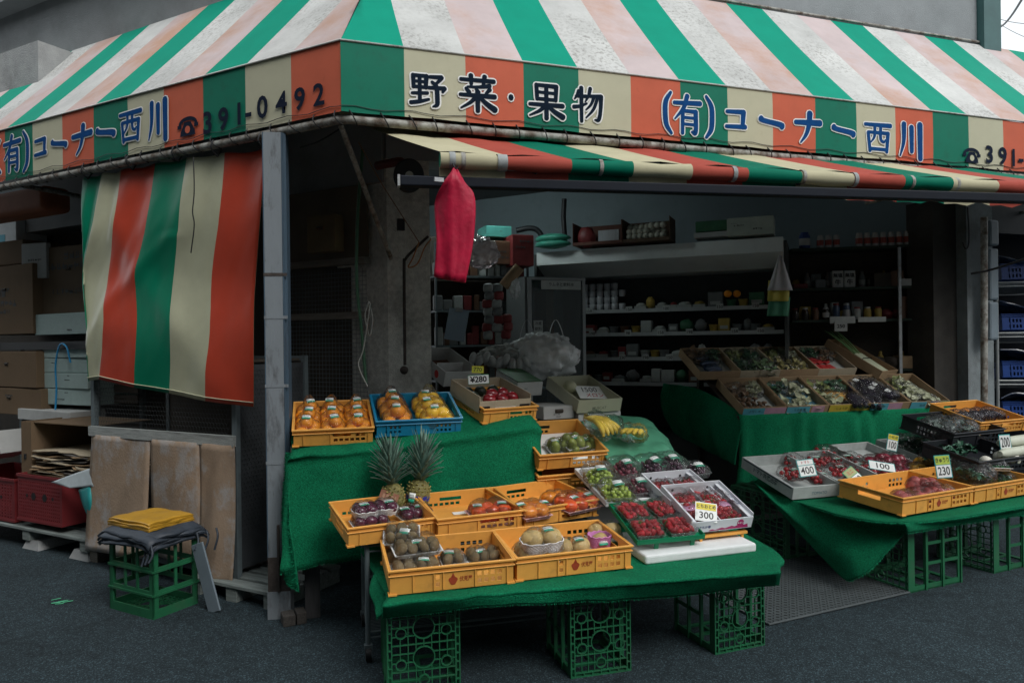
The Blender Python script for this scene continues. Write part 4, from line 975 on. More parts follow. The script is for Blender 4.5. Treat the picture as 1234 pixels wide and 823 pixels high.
# ================================================================== builders for crates, packs and produce
m_slot = m_black
def plastic_crate(label, M, L_, W_, H_, style='long', m=None, group='yellow produce crates', name='produce_crate', mark=True):
    """origin at the front left bottom corner; x along the front, y to the back"""
    m = m or m_yel
    t = thing(name, label, 'crate', M, group); T = .005
    zr = H_ - .026
    def grid_h(x0, x1, z0, z1, nx, nz, fx=.62, fz=.62):
        out = []
        for i in range(nx):
            for j in range(nz):
                cx, cz = (x1 - x0) / nx, (z1 - z0) / nz
                out.append((x0 + i * cx, x0 + i * cx + cx * fx, z0 + j * cz, z0 + j * cz + cz * fz))
        return out
    lo, hi = .018, zr - .004
    if style == 'long':
        fr = grid_h(L_ * .36, L_ * .405, lo, hi, 1, 2, .75) + grid_h(L_ * .70, L_ * .92, lo, hi, 4, 2, .66)
        bk = fr; sd = [(W_ * .32, W_ * .68, zr - .034, zr - .008)]
    elif style == 'short':
        fr = grid_h(L_ * .50, L_ * .92, lo, lo + (hi - lo) * .46, 6, 1, .7, .75) + grid_h(L_ * .78, L_ * .92, lo + (hi - lo) * .5, hi, 2, 1, .7, .85) + [(L_ * .49, L_ * .72, lo + (hi - lo) * .56, hi - .002)]
        bk = grid_h(L_ * .14, L_ * .56, lo, lo + (hi - lo) * .46, 6, 1, .7, .75) + [(L_ * .28, L_ * .56, lo + (hi - lo) * .56, hi - .002)]
        sd = grid_h(W_ * .3, W_ * .7, lo, hi, 6, 2, .6)
    else:
        fr = grid_h(L_ * .10, L_ * .30, lo, hi, 4, 2, .55, .6) + grid_h(L_ * .70, L_ * .90, lo, hi, 4, 2, .55, .6); bk = fr; sd = [(W_ * .35, W_ * .65, zr - .03, zr - .01)]
    b = MB()
    b.panel((0, 0, .002), (1, 0, 0), (0, 0, 1), L_, H_ - .002, -T, fr)
    b.panel((0, W_ - T, .002), (1, 0, 0), (0, 0, 1), L_, H_ - .002, -T, bk)
    b.panel((0, T, .002), (0, 1, 0), (0, 0, 1), W_ - 2 * T, H_ - .002, T, sd)
    b.panel((L_ - T, T, .002), (0, 1, 0), (0, 0, 1), W_ - 2 * T, H_ - .002, T, sd)
    b.box(T, L_ - T, T, W_ - T, .004, .010)
    b.build('crate_body', m, t)
    b = MB(); e = .010      # rolled rim, middle lip, corner posts and ribs
    def band(z0, z1, e, gap=.0004):
        b.box(-e, L_ + e, -e, -gap, z0, z1); b.box(-e, L_ + e, W_ + gap, W_ + e, z0, z1)
        b.box(-e, -gap, -gap, W_ + gap, z0, z1); b.box(L_ + gap, L_ + e, -gap, W_ + gap, z0, z1)
    band(H_ - .009, H_ + .0015, .010); band(zr - .004, zr + .001, .008)
    o = b.build('rim', m, t); bevel(o, .002, 1)
    b = MB()
    for x in (0, L_):
        for y in (0, W_):
            sx, sy = (-1 if x == 0 else 1), (-1 if y == 0 else 1)
            b.box(min(x, x + sx * .008), max(x, x + sx * .008), min(y - sy * .03, y + sy * .008), max(y - sy * .03, y + sy * .008), 0, .007)
            b.box(min(x - sx * .03, x - sx * .0), max(x - sx * .03, x), min(y + sy * .0004, y + sy * .008), max(y + sy * .0004, y + sy * .008), 0, .007)
    for f in ((.18, .345, .42, .68, .945) if style == 'long' else (.12, .46, .94)): b.box(L_ * f - .002, L_ * f + .002, -.006, -.0004, .008, zr - .0045)
    b.build('ribs', m, t)
    if mark:
        b = MB(); x, z = L_ * .50, H_ * .36; s = H_ * .17
        vs = [(x + s * 1.0 * math.cos(a) * (1 + .18 * math.sin(3 * a)), -.0012, z + s * 1.0 * math.sin(a)) for a in [2 * PI * k / 18 for k in range(18)]]
        b.add(vs, [tuple(range(18))])
        b.add([(x - s * .5, -.0012, z + s * .8), (x, -.0012, z + s * 1.9), (x + s * .5, -.0012, z + s * .8)], [(0, 1, 2)])
        b.build('printed_mark', mat('crate_print_red', (.33, .05, .02, 1), .5), t)
        text('伏見屋', H_ * .22, _M['crate_print_red'], t, tr(x + s * 1.5, -.0016, z + .004) @ FACE, .012, 'LEFT', sx=.8)
    return t
def plane_at(M, px, py, zl):      # local point of the plane z = zl of frame M seen at a pixel
    Mi = M.inverted(); o = Mi @ CAM; d = Mi.to_3x3() @ ray(px, py); k = (zl - o.z) / d.z
    return o + d * k
def on(M, px, py, zl, yaw=0.): p = plane_at(M, px, py, zl); return M @ tr(p.x, p.y, zl) @ rotz(yaw)
def crate_frame(a, b, tilt=0.): # a, b: world points of the bottom front corners
    d = V((b.x - a.x, b.y - a.y, 0)); return tr(a) @ rotz(math.atan2(d.y, d.x)) @ rotx(R(tilt)), d.length

# ---- shared fruit meshes
FR = {}
def fruit(key, f, m): 
    b = MB(); f(b); FR[key] = b.mesh(key, m); return FR[key]
m_orange = mat('orange_peel', (.86, .31, .012, 1), .42, .12, 9., .15, 220., .5, orand=.2)
m_lemon = mat('yellow_citrus_peel', (.86, .52, .03, 1), .42, .12, 9., .15, 200., .5, orand=.2)
m_persim = mat('persimmon_skin', (.84, .20, .02, 1), .25, .25, 12., spec=.55, var2=(.88, .30, .03), orand=.25)
m_tomato = mat('deep_orange_skin', (.80, .11, .025, 1), .22, .2, 12., spec=.55, orand=.3)
m_kiwi = mat('kiwi_skin', (.17, .125, .06, 1), .8, .25, 30., .4, 200., orand=.3)
m_pear = mat('russet_pear_skin', (.50, .36, .15, 1), .55, .15, 60., .1, 200., orand=.25)
m_plum = mat('purple_plum_skin', (.075, .006, .03, 1), .25, .45, 12., spec=.6)
m_grapeg = mat('green_grape_skin', (.30, .40, .06, 1), .25, .2, 30., spec=.5)
m_grapep = mat('red_grape_skin', (.13, .018, .035, 1), .25, .45, 30., spec=.5)
m_grapek = mat('black_grape_skin', (.045, .012, .03, 1), .3, .45, 30., spec=.5)
m_straw = mat('strawberry_skin', (.36, .006, .014, 1), .28, .3, 60., .5, 260., .5, orand=.45)
m_leaf = mat('leaf_green', (.05, .16, .03, 1), .5, .35, 20.)
m_leafd = mat('dark_leaf_green', (.035, .10, .04, 1), .5, .4, 20.)
m_apple = mat('red_apple_skin', (.24, .012, .018, 1), .25, .4, 10., spec=.6)
m_banana = mat('banana_skin', (.72, .52, .06, 1), .45, .12, 12., dirt=.4, dirtcol=(.2, .13, .03, 1), dscale=25., dthr=(.58, .68))
m_gfruit = mat('green_mango_skin', (.20, .24, .05, 1), .4, .4, 9., spec=.4)
m_stem = mat('stem_brown', (.13, .10, .05, 1), .8)
def dent(k=.12, p=6): return lambda v: V((v.x, v.y, v.z * (1 - k * (1 - math.hypot(v.x, v.y)) ** p if v.z > 0 else 1)))
fruit('orange', lambda b: b.ball(r=(.039, .039, .036), nu=18, nv=12, fn=dent()), m_orange)
fruit('citrus', lambda b: b.ball(r=(.041, .041, .038), nu=18, nv=12, fn=dent()), m_lemon)
def sq(v): a = math.atan2(v.y, v.x); k = 1 + .05 * math.cos(4 * a); return V((v.x * k, v.y * k, v.z * (1 - .25 * max(0, 1 - math.hypot(v.x, v.y) * 1.6))))
def persim(b): b.ball(r=(.040, .040, .032), nu=20, nv=12, fn=sq)
fruit('persimmon', persim, m_persim); fruit('tomato', persim, m_tomato)
fruit('kiwi', lambda b: b.ball(r=(.024, .024, .031), nu=14, nv=10), m_kiwi)
fruit('pear', lambda b: b.ball(r=(.047, .047, .043), nu=18, nv=12, fn=dent(.2, 3)), m_pear)
fruit('plum', lambda b: b.ball(r=(.032, .032, .030), nu=16, nv=10, fn=dent(.2, 4)), m_plum)
fruit('apple', lambda b: b.ball(r=(.044, .044, .040), nu=18, nv=12, fn=dent(.3, 3)), m_apple)
fruit('mango', lambda b: b.ball(r=(.034, .030, .045), nu=16, nv=10), m_gfruit)
def strawb(b):
    b.lathe([(.0002, -.021), (.006, -.018), (.0115, -.008), (.0155, .003), (.015, .010), (.009, .0155), (.0002, .016)], 12)
FRs = MB(); strawb(FRs)
for k in range(6):
    a = 2 * PI * k / 6; FRs.add([(0, 0, .017), (.008 * math.cos(a - .4), .008 * math.sin(a - .4), .0175), (.016 * math.cos(a), .016 * math.sin(a), .013), (.008 * math.cos(a + .4), .008 * math.sin(a + .4), .0175)], [(0, 1, 2, 3)], 1)
FR['strawberry'] = FRs.mesh('strawberry', [m_straw, m_leaf])

def shell(cs, pad=.004, n=26, nv=16, flat=None, neck=None, seed=0, crinkle=.06, zcut=None):
    """clear wrapper pulled round spheres cs = [(centre, radius)]"""
    c = sum((V(p) for p, r in cs), V()) / len(cs)
    b = MB()
    def fn(v):
        s = max((V(p) - c).dot(v) + r for p, r in cs) + pad
        k = 1 + crinkle * noise.noise(v * 5 + V((seed, 0, 0)))
        q = v * (s * k * .96)
        if neck and v.z > .86: q += V((0, 0, 1)) * neck * (v.z - .86) / .14
        return q
    b.ball((0, 0, 0), 1, n, nv, fn=fn)
    out = [p + c for p in b.v]
    if zcut is not None: out = [V((p.x, p.y, max(p.z, zcut))) for p in out]
    b.v = out
    return b
def sticker(parent, M, w_=.05, h_=.03, g=.38, name='price_label'):
    b = MB(); n = 5
    def strip(x0, x1, y0, y1, mi):
        P = [[V((x0 + (x1 - x0) * i / n, y, .003 - 6 * (x0 + (x1 - x0) * i / n) ** 2)) for i in range(n + 1)] for y in (y0, y1)]
        b.grid(P, mi, thick=-.0008)
    strip(-w_ / 2, w_ / 2, -h_ / 2 + h_ * g + .0004, h_ / 2, 0); strip(-w_ / 2, w_ / 2, -h_ / 2, -h_ / 2 + h_ * g, 1)
    for k in range(2): b.box(-w_ * .35, w_ * (.1 + .2 * k), h_ * (.05 + .18 * k), h_ * (.11 + .18 * k), .003, .0042, 2)
    return b.build(name, [m_label, m_labelg, mat('label_print', (.35, .4, .4, 1), .6)], parent, M)
rgp = random.Random(21)
def fruits(t, key, pts, name=None, jit=.5, sc=1.):
    for p in pts:
        M = tr(p) @ Matrix.Rotation(rgp.uniform(0, 6.28), 4, 'Z') @ Matrix.Rotation(rgp.uniform(-jit, jit), 4, 'X') @ Matrix.Diagonal((sc * rgp.uniform(.92, 1.08), sc * rgp.uniform(.92, 1.08), sc * rgp.uniform(.92, 1.06), 1))
        put(FR[key], name or key, t, M)
def bag(label, M, key, pts, r, group, name, lab=None, neck=.05, sc=1., seed=0, cat=None):
    t = thing(name, label, cat or 'bagged fruit', M, group)
    fruits(t, key, pts, sc=sc)
    shell([(p, r * sc) for p in pts], .003, neck=neck, seed=seed, crinkle=.08).build('clear_bag', m_film2, t)
    c = max(pts, key=lambda p: p[2] - p[1] * .3)
    if lab is not False: sticker(t, tr(c[0] + rgp.uniform(-.01, .01), c[1] - r * .25, c[2] + r * 1.02) @ rotz(rgp.uniform(-.3, .3)) @ rotx(R(18)), .048, .032)
    return t
def foam_cup(t, cx, cy, w_, d_, h_, m=None, name='foam_net'):
    b = MB(); n = 40; nz = 5
    def pt(a, z, k):
        e = 3.2; c, s = math.cos(a), math.sin(a); rr = (abs(c) ** e + abs(s) ** e) ** (-1 / e)
        q = .80 + .2 * (z / h_) ** .6
        return V((cx + w_ / 2 * rr * c * q * k, cy + d_ / 2 * rr * s * q * k, z + .003 * math.sin(a * 12)))
    # diamond net
    for sg in (1, -1):
        for i in range(n):
            P = [pt(2 * PI * (i + sg * z * .35 * 3) / n, h_ * z / 3, 1.0) for z in range(4)]
            b.tube(P, .0021, 4, caps=False)
    b.tube([pt(2 * PI * i / n, h_, 1) for i in range(n + 1)], .003, 5, caps=False)
    b.tube([pt(2 * PI * i / n, 0.003, 1) for i in range(n + 1)], .003, 5, caps=False)
    b2 = [pt(2 * PI * i / n, .001, .97) for i in range(n)]; b.add(b2, [tuple(range(n))])
    b2 = [[pt(2 * PI * i / n, h_ * z / 3, .965) for z in range(4)] for i in range(n + 1)]; b.grid(b2)
    return b.build(name, m or m_foam, t)
def tray(t, w_, d_, h_, m, name='tray', fl=.008):
    b = MB(); i = .008
    pts = lambda k, z: [V((x * k, y * k, z)) for x, y in ((-w_ / 2, -d_ / 2), (w_ / 2, -d_ / 2), (w_ / 2, d_ / 2), (-w_ / 2, d_ / 2))]
    r = [pts(.88, 0), pts(1, h_), pts(1.05, h_ + .001), pts(1.05, h_ - .003), pts(.97, h_ - .003), pts(.86, .004)]
    vs = [p for q in r for p in q]
    b.add(vs, [(k * 4 + j, k * 4 + (j + 1) % 4, (k + 1) * 4 + (j + 1) % 4, (k + 1) * 4 + j) for k in range(5) for j in range(4)] + [(3, 2, 1, 0), (20, 21, 22, 23)])
    o = b.build(name, m, t); return o
def punnet(label, M, key, nx, ny, px_, py_, r, group, name, sc=1., trm=None, foam=None, net=False, lab=1, zr=None, seed=0, tint=None, cat='fruit pack'):
    """a tray of fruit under stretched film"""
    t = thing(name, label, cat, M, group)
    w_, d_ = px_ * nx + .012, py_ * ny + .012
    z = r * sc + .006
    pts = [((i - (nx - 1) / 2) * px_ + rgp.uniform(-.002, .002), (j - (ny - 1) / 2) * py_ + rgp.uniform(-.002, .002), z) for i in range(nx) for j in range(ny)]
    fruits(t, key, pts, sc=sc, jit=1.5 if key in ('kiwi', 'mango') else .4)
    if net: foam_cup(t, 0, 0, w_ * 1.02, d_ * 1.02, r * 1.15, foam)
    else: tray(t, w_, d_, .022, trm or m_styro)
    shell([(p, r * sc * 1.0) for p in pts] + [((sx * w_ * .44, sy * d_ * .44, .02), .008) for sx in (-1, 1) for sy in (-1, 1)], .002, n=32, nv=18, seed=seed, crinkle=.03, zcut=.012).build('clear_wrap', m_film, t)
    for k in range(lab): sticker(t, tr(rgp.uniform(-.25, .25) * w_ + (k - (lab - 1) / 2) * w_ * .4, -py_ * .1 + rgp.uniform(-.3, .2) * d_ * .4, z + r * sc * .93) @ rotz(rgp.uniform(-.25, .25)) @ rotx(R(10)), .05, .032)
    return t
def price_tag(label, P, w_, h_, top, big, yaw=0., lean=-12., roll=0., topcol=None, border=None, topink=None, bigcol=None, tf=.36, bold=.012, field=None, group='hand written price cards'):
    """card standing at P (bottom centre), facing the viewer"""
    t = thing('price_card', label, 'price tag', tr(P) @ rotz(YAW - PI / 2 + yaw) @ rotx(R(lean)) @ roty(R(roll)), group)
    MB().box(-w_ / 2, w_ / 2, 0, .003, 0, h_).build('card', border or m_teal, t)
    e = min(w_, h_) * .05
    zt = h_ * (1 - tf) if top else h_ - e
    b = MB(); b.box(-w_ / 2 + e, w_ / 2 - e, -.001, -.0003, e, zt - e * .5); b.build('price_field', field or m_label, t)
    if top:
        b = MB(); b.box(-w_ / 2 + e, w_ / 2 - e, -.001, -.0003, zt + e * .3, h_ - e); b.build('name_field', topcol or m_label, t)
        text(top, h_ * tf * .55, topink or m_red, t, tr(0, -.0016, zt + (h_ - zt) * .45) @ FACE, .02, sx=min(1, w_ / (len(top) * h_ * tf * .6)))
    text(big, zt * .86, bigcol or m_ink, t, tr(0, -.0016, zt * .5) @ FACE, bold, sx=min(1.0, w_ * .88 / (len(big) * zt * .50)))
    return t
def open_box(label, M, w_, d_, h_, m, name='open_box', cat='box', inner=None, front=None, group=None, slots=True, T=.005, lipm=None, fh=None):
    t = thing(name, label, cat, M, group); fh = fh or h_
    b = MB(); b.box(0, w_, 0, T, 0, fh); b.box(0, w_, d_ - T, d_, 0, h_); b.box(0, T, T, d_ - T, 0, h_); b.box(w_ - T, w_, T, d_ - T, 0, h_); b.box(T, w_ - T, T, d_ - T, 0, T)
    b.build('box_body', m, t)
    if inner: MB().box(T + .001, w_ - T - .001, T + .001, d_ - T - .001, T + .0005, T + .003).build('liner', inner, t)
    if front:
        for k, (x0, x1, z0, z1, fm) in enumerate(front): MB().box(x0 * w_, x1 * w_, -.0018 - .0002 * k, -.0004, z0 * fh, z1 * fh).build('printed_panel', fm, t)
    return t
# ================================================================== the left fruit stand
def turf(label, rows, nu, nv, seed, dens=9000, amp=.006, name='turf_cloth', pile=.010, cat='turf cloth', group='green turf cloths'):
    P = wob(patch(rows, nu, nv), amp, 9., seed=seed)
    b = MB(); b.grid(P, thick=.006); blades(b, P, int(dens * 1.3), pile * 1.15, mi=1, seed=seed)
    # fringe along the hem
    rg = random.Random(seed); last = P[-1]
    for a, c in zip(last[:-1], last[1:]):
        for _ in range(int((c - a).length * 500)):
            p = a.lerp(c, rg.random()); d = V((rg.uniform(-.5, .5), rg.uniform(-.9, .1), rg.uniform(-1.2, -.2))).normalized() * rg.uniform(.006, .016)
            b.add([p - V((.0015, 0, 0)), p + V((.0015, 0, 0)), p + d], [(0, 1, 2)], 1)
    o = b.build(name, [m_turf, m_turf2]); return tag(o, label, cat, group)
# --- supports: three crates on their sides, a board, a wire trolley, a wooden trestle
bottle_crate('green bottle crate on its side under the left end of the front stand', tr(gh(467, 840)) @ rotz(R(-5)), .335, .45, .38, 'crates under the front stand')
bottle_crate('green bottle crate on its side under the middle of the front stand', tr(gh(688, 818)) @ rotz(R(-3.7)), .31, .45, .36, 'crates under the front stand')
bottle_crate('green bottle crate on its side under the right end of the front stand', tr(gh(862, 789)) @ rotz(R(1.9)), .31, .45, .36, 'crates under the front stand')
bd = thing('plywood_board', 'plywood board lying on three green crates beneath the turf of the front stand', 'board', tr(gh(470, 738, .451)) @ rotz(R(-4.5)))
MB().box(.02, 1.86, .16, .8, .001, .014).build('board', m_wood, bd)
def fr(px, py, z): return gh(px, py, z)
z = .468
rows = [[V((.42, 3.95, .47)), V((1.1, 3.92, .47)), V((1.75, 3.9, .475)), V((2.6, 3.86, .48))],
        [gh(462, 712, z), gh(620, 690, z), gh(780, 684, z), gh(936, 666, z)],
        [gh(462, 726, z), gh(620, 711, z), gh(780, 700, z + .004), gh(940, 686, z)],
        [gh(462, 731, z - .012), gh(620, 716, z - .012), gh(780, 704, z - .012), gh(940, 691, z - .012)],
        [gd(461, 743, 3.16), gd(620, 727, 3.20), gd(780, 720, 3.36), gd(938, 703, 3.55)]]
turf('green artificial turf covering the low front stand', rows, 70, 26, 1, 15000)
rows = [[gd(470, 700, 3.4), gd(466, 712, 3.28), gd(470, 726, 3.2)], [gd(456, 690, 3.44), gd(452, 706, 3.34), gd(468, 728, 3.18)], [gd(448, 700, 3.42), gd(448, 716, 3.3), gd(462, 740, 3.16)], [gd(450, 712, 3.4), gd(452, 724, 3.3), gd(454, 744, 3.15)]]
turf('curled loose end of green turf at the left end of the front stand', rows, 14, 16, 2, 15000)
# wire trolley
ct = thing('wire_trolley', 'dark wire shelf trolley on casters behind the front stand', 'trolley', tr(gh(444, 795)) @ rotz(R(-4)))
cw, cd, chh = 1.25, .46, .585
for x in (0, cw):
    for y in (0, cd):
        MB().tube([(x, y, .075), (x, y, chh)], .013, 8).build('post', m_frame, ct)
        c = MB(); c.tube([(x - .014, y - .01, .036), (x + .014, y - .01, .036)], .034, 14); c.build('caster', m_black, ct); MB().box(x - .02, x + .02, y - .02, y + .012, .06, .082).build('caster_fork', m_frame, ct)
for z in (.14, .42, .575):
    b = MB()
    b.tube([(0, 0, z), (cw, 0, z), (cw, cd, z), (0, cd, z), (0, 0, z)], .006, 5); b.tube([(0, 0, z - .028), (cw, 0, z - .028)], .005, 5); b.tube([(0, 0, z - .028), (0, cd, z - .028)], .005, 5)
    for k in range(1, 24): b.tube([(0, cd * k / 24, z), (cw, cd * k / 24, z)], .0022, 4)
    for k in range(12): b.tube([(0, cd * k / 12, z), (0, cd * (k + .5) / 12, z - .028), (0, cd * (k + 1) / 12, z)], .0022, 4, caps=False)
    b.build('wire_shelf', m_frame, ct)
# trestle table of the upper tier
A0, A1 = gd(346, 546, 4.02), gd(650, 506, 4.50)
TM, TL = crate_frame(A0, A1, 0)
tt = thing('trestle_table', 'old dark wooden trestle table under the upper turf cloth', 'table', tr(A0.x, A0.y, 0) @ rotz(math.atan2(A1.y - A0.y, A1.x - A0.x)))
for x in (.09, TL - .12):
    for y in (.06, .55): bevel(MB().box(x, x + .085, y, y + .07, 0, .97 + (.13 if y > .3 else 0)).build('leg', mat('dark_leg_wood', (.06, .06, .062, 1), .8, .3, 8., .4, 40., stretch=(8, 8, 1)), tt), .004)
MB().add([(.02, .02, .965), (TL - .02, .02, .985), (TL - .02, .62, 1.17), (.02, .62, 1.15), (.02, .02, .95), (TL - .02, .02, .97), (TL - .02, .62, 1.15), (.02, .62, 1.13)], [(0, 1, 2, 3), (7, 6, 5, 4), (4, 5, 1, 0), (5, 6, 2, 1), (6, 7, 3, 2), (7, 4, 0, 3)]).build('table_top', m_wood, tt)
up = lambda p, dy, dz: p + TM.to_3x3() @ V((0, dy, dz))
def sidept(px, py, D): return gd(px, py, D)
row_top = [gd(350, 545, 4.03), gd(420, 537, 4.12), gd(500, 527, 4.24), gd(580, 516, 4.36), gd(636, 508, 4.46), gd(649, 512, 4.52)]
row_back = [up(p, .58, .18) for p in row_top]
row_m1 = [gd(345, 560, 4.01), gd(420, 556, 4.07), gd(500, 548, 4.19), gd(580, 538, 4.31), gd(640, 528, 4.42), gd(651, 530, 4.50)]
row_m2 = [gd(341, 620, 3.98), gd(420, 615, 4.04), gd(500, 600, 4.15), gd(580, 590, 4.27), gd(642, 575, 4.37), gd(652, 572, 4.48)]
row_h = [gd(338, 692, 3.92), gd(420, 674, 4.0), gd(500, 672, 4.1), gd(580, 660, 4.22), gd(642, 640, 4.32), gd(652, 632, 4.44)]
rows = [row_back, row_top, row_m1, row_m2, row_h]
turf('green artificial turf draped over the upper tier and down its front', rows, 60, 40, 3, 9000, .010)
rows = [[gd(352, 546, 4.05), gd(346, 545, 4.12), gd(341, 542, 4.3)], [gd(348, 600, 3.98), gd(341, 600, 4.1), gd(338, 595, 4.3)], [gd(352, 655, 3.92), gd(343, 660, 4.02), gd(338, 650, 4.3)], [gd(360, 712, 3.90), gd(348, 704, 3.98), gd(339, 690, 4.28)]]
turf('narrow fold of green turf hanging beside the steel post', rows, 12, 30, 4, 9000, .008)
# --- crates of the left stand
CRT = {}
def mk(key, label, a, b, W_, H_, tilt, style, m=None, L_=None, **k):
    M, L0 = crate_frame(a, b, tilt); CRT[key] = (M, L_ or L0, W_, H_)
    return plastic_crate(label, M, L_ or L0, W_, H_, style, m, **k)
mk('kiwi', 'yellow crate of kiwi fruit packs at the front left of the low stand', gh(470, 718, .478), gh(618.5, 702, .478), .40, .115, 4, 'long')
mk('pear', 'yellow crate of pale brown pears, second along the front of the low stand', gh(623, 700.5, .478), gh(760, 684, .478), .40, .115, 4, 'long')
mk('plum', 'yellow crate holding purple plums and the pineapples, left of the middle row', gh(420, 659.5, .60), gh(525, 645, .60), .44, .098, 5, 'short', mark=False)
mk('pers', 'half empty yellow crate with one pack of persimmons, centre of the middle row', gh(528, 647.5, .60), gh(629, 635.5, .60), .44, .098, 5, 'short', mark=False)
mk('pers2', 'yellow crate heaped with persimmon packs, right end of the middle row', gh(632, 635.5, .60), gh(719, 621, .60), .44, .098, 5, 'short', mark=False)
mk('orange', 'yellow crate of bagged oranges at the left end of the upper tier', gd(354, 538.6, 4.05), gd(449, 528, 4.17), .43, .105, 17, 'short', mark=False)
mk('blue', 'bright blue crate of bagged oranges and yellow citrus on the upper tier', gd(454, 527, 4.18), gd(555, 515, 4.32), .43, .105, 17, 'blue', m_blue, mark=False, name='blue_crate')
a = gd(582, 511, 4.38); ym = R(13)
mk('apple', 'yellow crate under the apple box at the right end of the upper tier', a, a + V((math.cos(ym), math.sin(ym), 0)) * .39, .42, .098, 14, 'short', mark=False)
b_ = gd(729, 560, 4.50); dm = R(2)
mk('mango', 'yellow crate of green mango packs beside the bananas', b_ - V((math.cos(dm), math.sin(dm), 0)) * .46, b_, .46, .105, 19, 'short', mark=False)
q = V((0, .03, -.135))
mk('spare', 'empty yellow crate stacked under the green mango crate', b_ - V((math.cos(dm), math.sin(dm), 0)) * .46 + q, b_ + q, .46, .105, 19, 'short', mark=False)
sd_ = thing('prop_stand', 'dark wooden prop stand under the mango crates and the banana cover', 'stand', tr(b_.x - .46, b_.y + .08, 0))
for x in (.02, .9): 
    for y in (.02, .4): MB().box(x, x + .05, y, y + .05, 0, .60 + .3 * y).build('leg', m_dark, sd_)
MB().add([(0, 0, .60), (1.0, 0, .60), (1.0, .5, .74), (0, .5, .74), (0, 0, .575), (1.0, 0, .575), (1.0, .5, .715), (0, .5, .715)], [(0, 1, 2, 3), (7, 6, 5, 4), (4, 5, 1, 0), (5, 6, 2, 1), (6, 7, 3, 2), (7, 4, 0, 3)]).build('top', m_dark, sd_)

# --- oranges in bags (three columns, three rows)
M, L_, W_, H_ = CRT['orange']
RW, CN = ['front', 'middle', 'back'], ['left', 'middle', 'right']
zt = .035
for i in range(3):
    for j in range(3):
        x, y = L_ * (.18 + .32 * i), W_ * (.18 + .30 * j)
        r = .037
        pts = [(-.036, -.03, r), (.036, -.03, r), (-.034, .036, r), (.036, .038, r), (rgp.uniform(-.012, .012), 0, r + .052)]
        bag(f'bag of oranges, {CN[i]} column, {RW[j]} row of the yellow orange crate', M @ tr(x, y, zt - .008) @ rotz(rgp.uniform(-.2, .2)), 'orange', pts, r, 'bagged oranges in the yellow crate', 'orange_bag', seed=i * 3 + j, neck=.035 if j == 2 else .015)
M, L_, W_, H_ = CRT['blue']
for n, (x, y) in enumerate(((.26, .22), (.25, .52), (.24, .80))):
    r = .042
    pts = [(-.05, -.035, r), (.04, -.04, r), (-.045, .04, r), (.045, .04, r), (.0, .0, r + .06)]
    bag(f"bag of big oranges, {RW[n]} of three, left half of the blue crate", M @ tr(L_ * x, W_ * y, .02), 'orange', pts, r, 'bagged oranges in the blue crate', 'orange_bag', sc=1.1, seed=20 + n, neck=.03)
for n, (x, y) in enumerate(((.72, .20), (.70, .50), (.69, .80))):
    r = .041
    pts = [(-.06, -.035, r), (.02, -.04, r), (.075, -.03, r), (-.055, .04, r), (.02, .035, r), (.07, .035, r), (-.02, .0, r + .055), (.04, .0, r + .05)]
    bag(f"bag of yellow citrus, {RW[n]} of three, right half of the blue crate", M @ tr(L_ * x, W_ * y, .015), 'citrus', pts, r, 'bagged yellow citrus in the blue crate', 'citrus_bag', seed=30 + n, neck=.05 if n == 2 else .02)
# --- apple box with price cards
M, L_, W_, H_ = CRT['apple']
BX = M @ tr(-.01, .05, H_ * .55) @ rotz(R(1))
bx = open_box('brown cardboard tray of dark red apples standing in the yellow crate', BX, .385, .40, .105, m_card2, front=[(.0, .2, .1, .55, m_ink), (.78, .98, .1, .55, m_ink), (.3, .7, .15, .4, m_white)], fh=.075)
for n, (x, y) in enumerate(((.13, .10), (.22, .09), (.31, .11), (.20, .19), (.29, .20))):
    o = put(FR['apple'], 'apple'); o.matrix_world = BX @ tr(x, y, .05) @ rotz(n) @ rotx(.4 * n); tag(o, ['left front', 'middle front', 'right front', 'middle rear', 'right rear'][n] + ' dark red apple in the brown cardboard tray', 'apple', 'apples in the cardboard tray')
for n, (x, y) in enumerate(((.07, .20), (.08, .30), (.18, .31), (.28, .31))):
    o = MB().ball(r=(.04, .04, .036), nu=14, nv=9).build('avocado', mat('dark_green_skin', (.012, .02, .012, 1), .5, .3, 20.)); o.matrix_world = BX @ tr(x, y, .04); tag(o, 'dark avocado at the back of the apple tray, ' + ['nearest the tags', 'at the left corner', 'behind the tags', 'at the right corner'][n], 'avocado', 'avocados in the cardboard tray')
pm = plane_at(BX, 577, 462, .05); P_ = gd(577, 463, (BX @ V((.16, .18, .09)) - CAM).dot(DIR))
price_tag('white price card reading ¥280 on the apple tray', P_, .14, .064, None, '¥280', 0, -10, -3, border=mat('tag_dark_green', (.02, .2, .1, 1), .5), bold=.03)
price_tag('small yellow card reading 770 above the ¥280 card', gd(575.5, 449.5, (P_ - CAM).dot(DIR) + .02), .078, .046, None, '770', 0, -10, 2, border=m_tagy, field=mat('tag_lime_yellow', (.55, .58, .06, 1), .5), bold=.01)
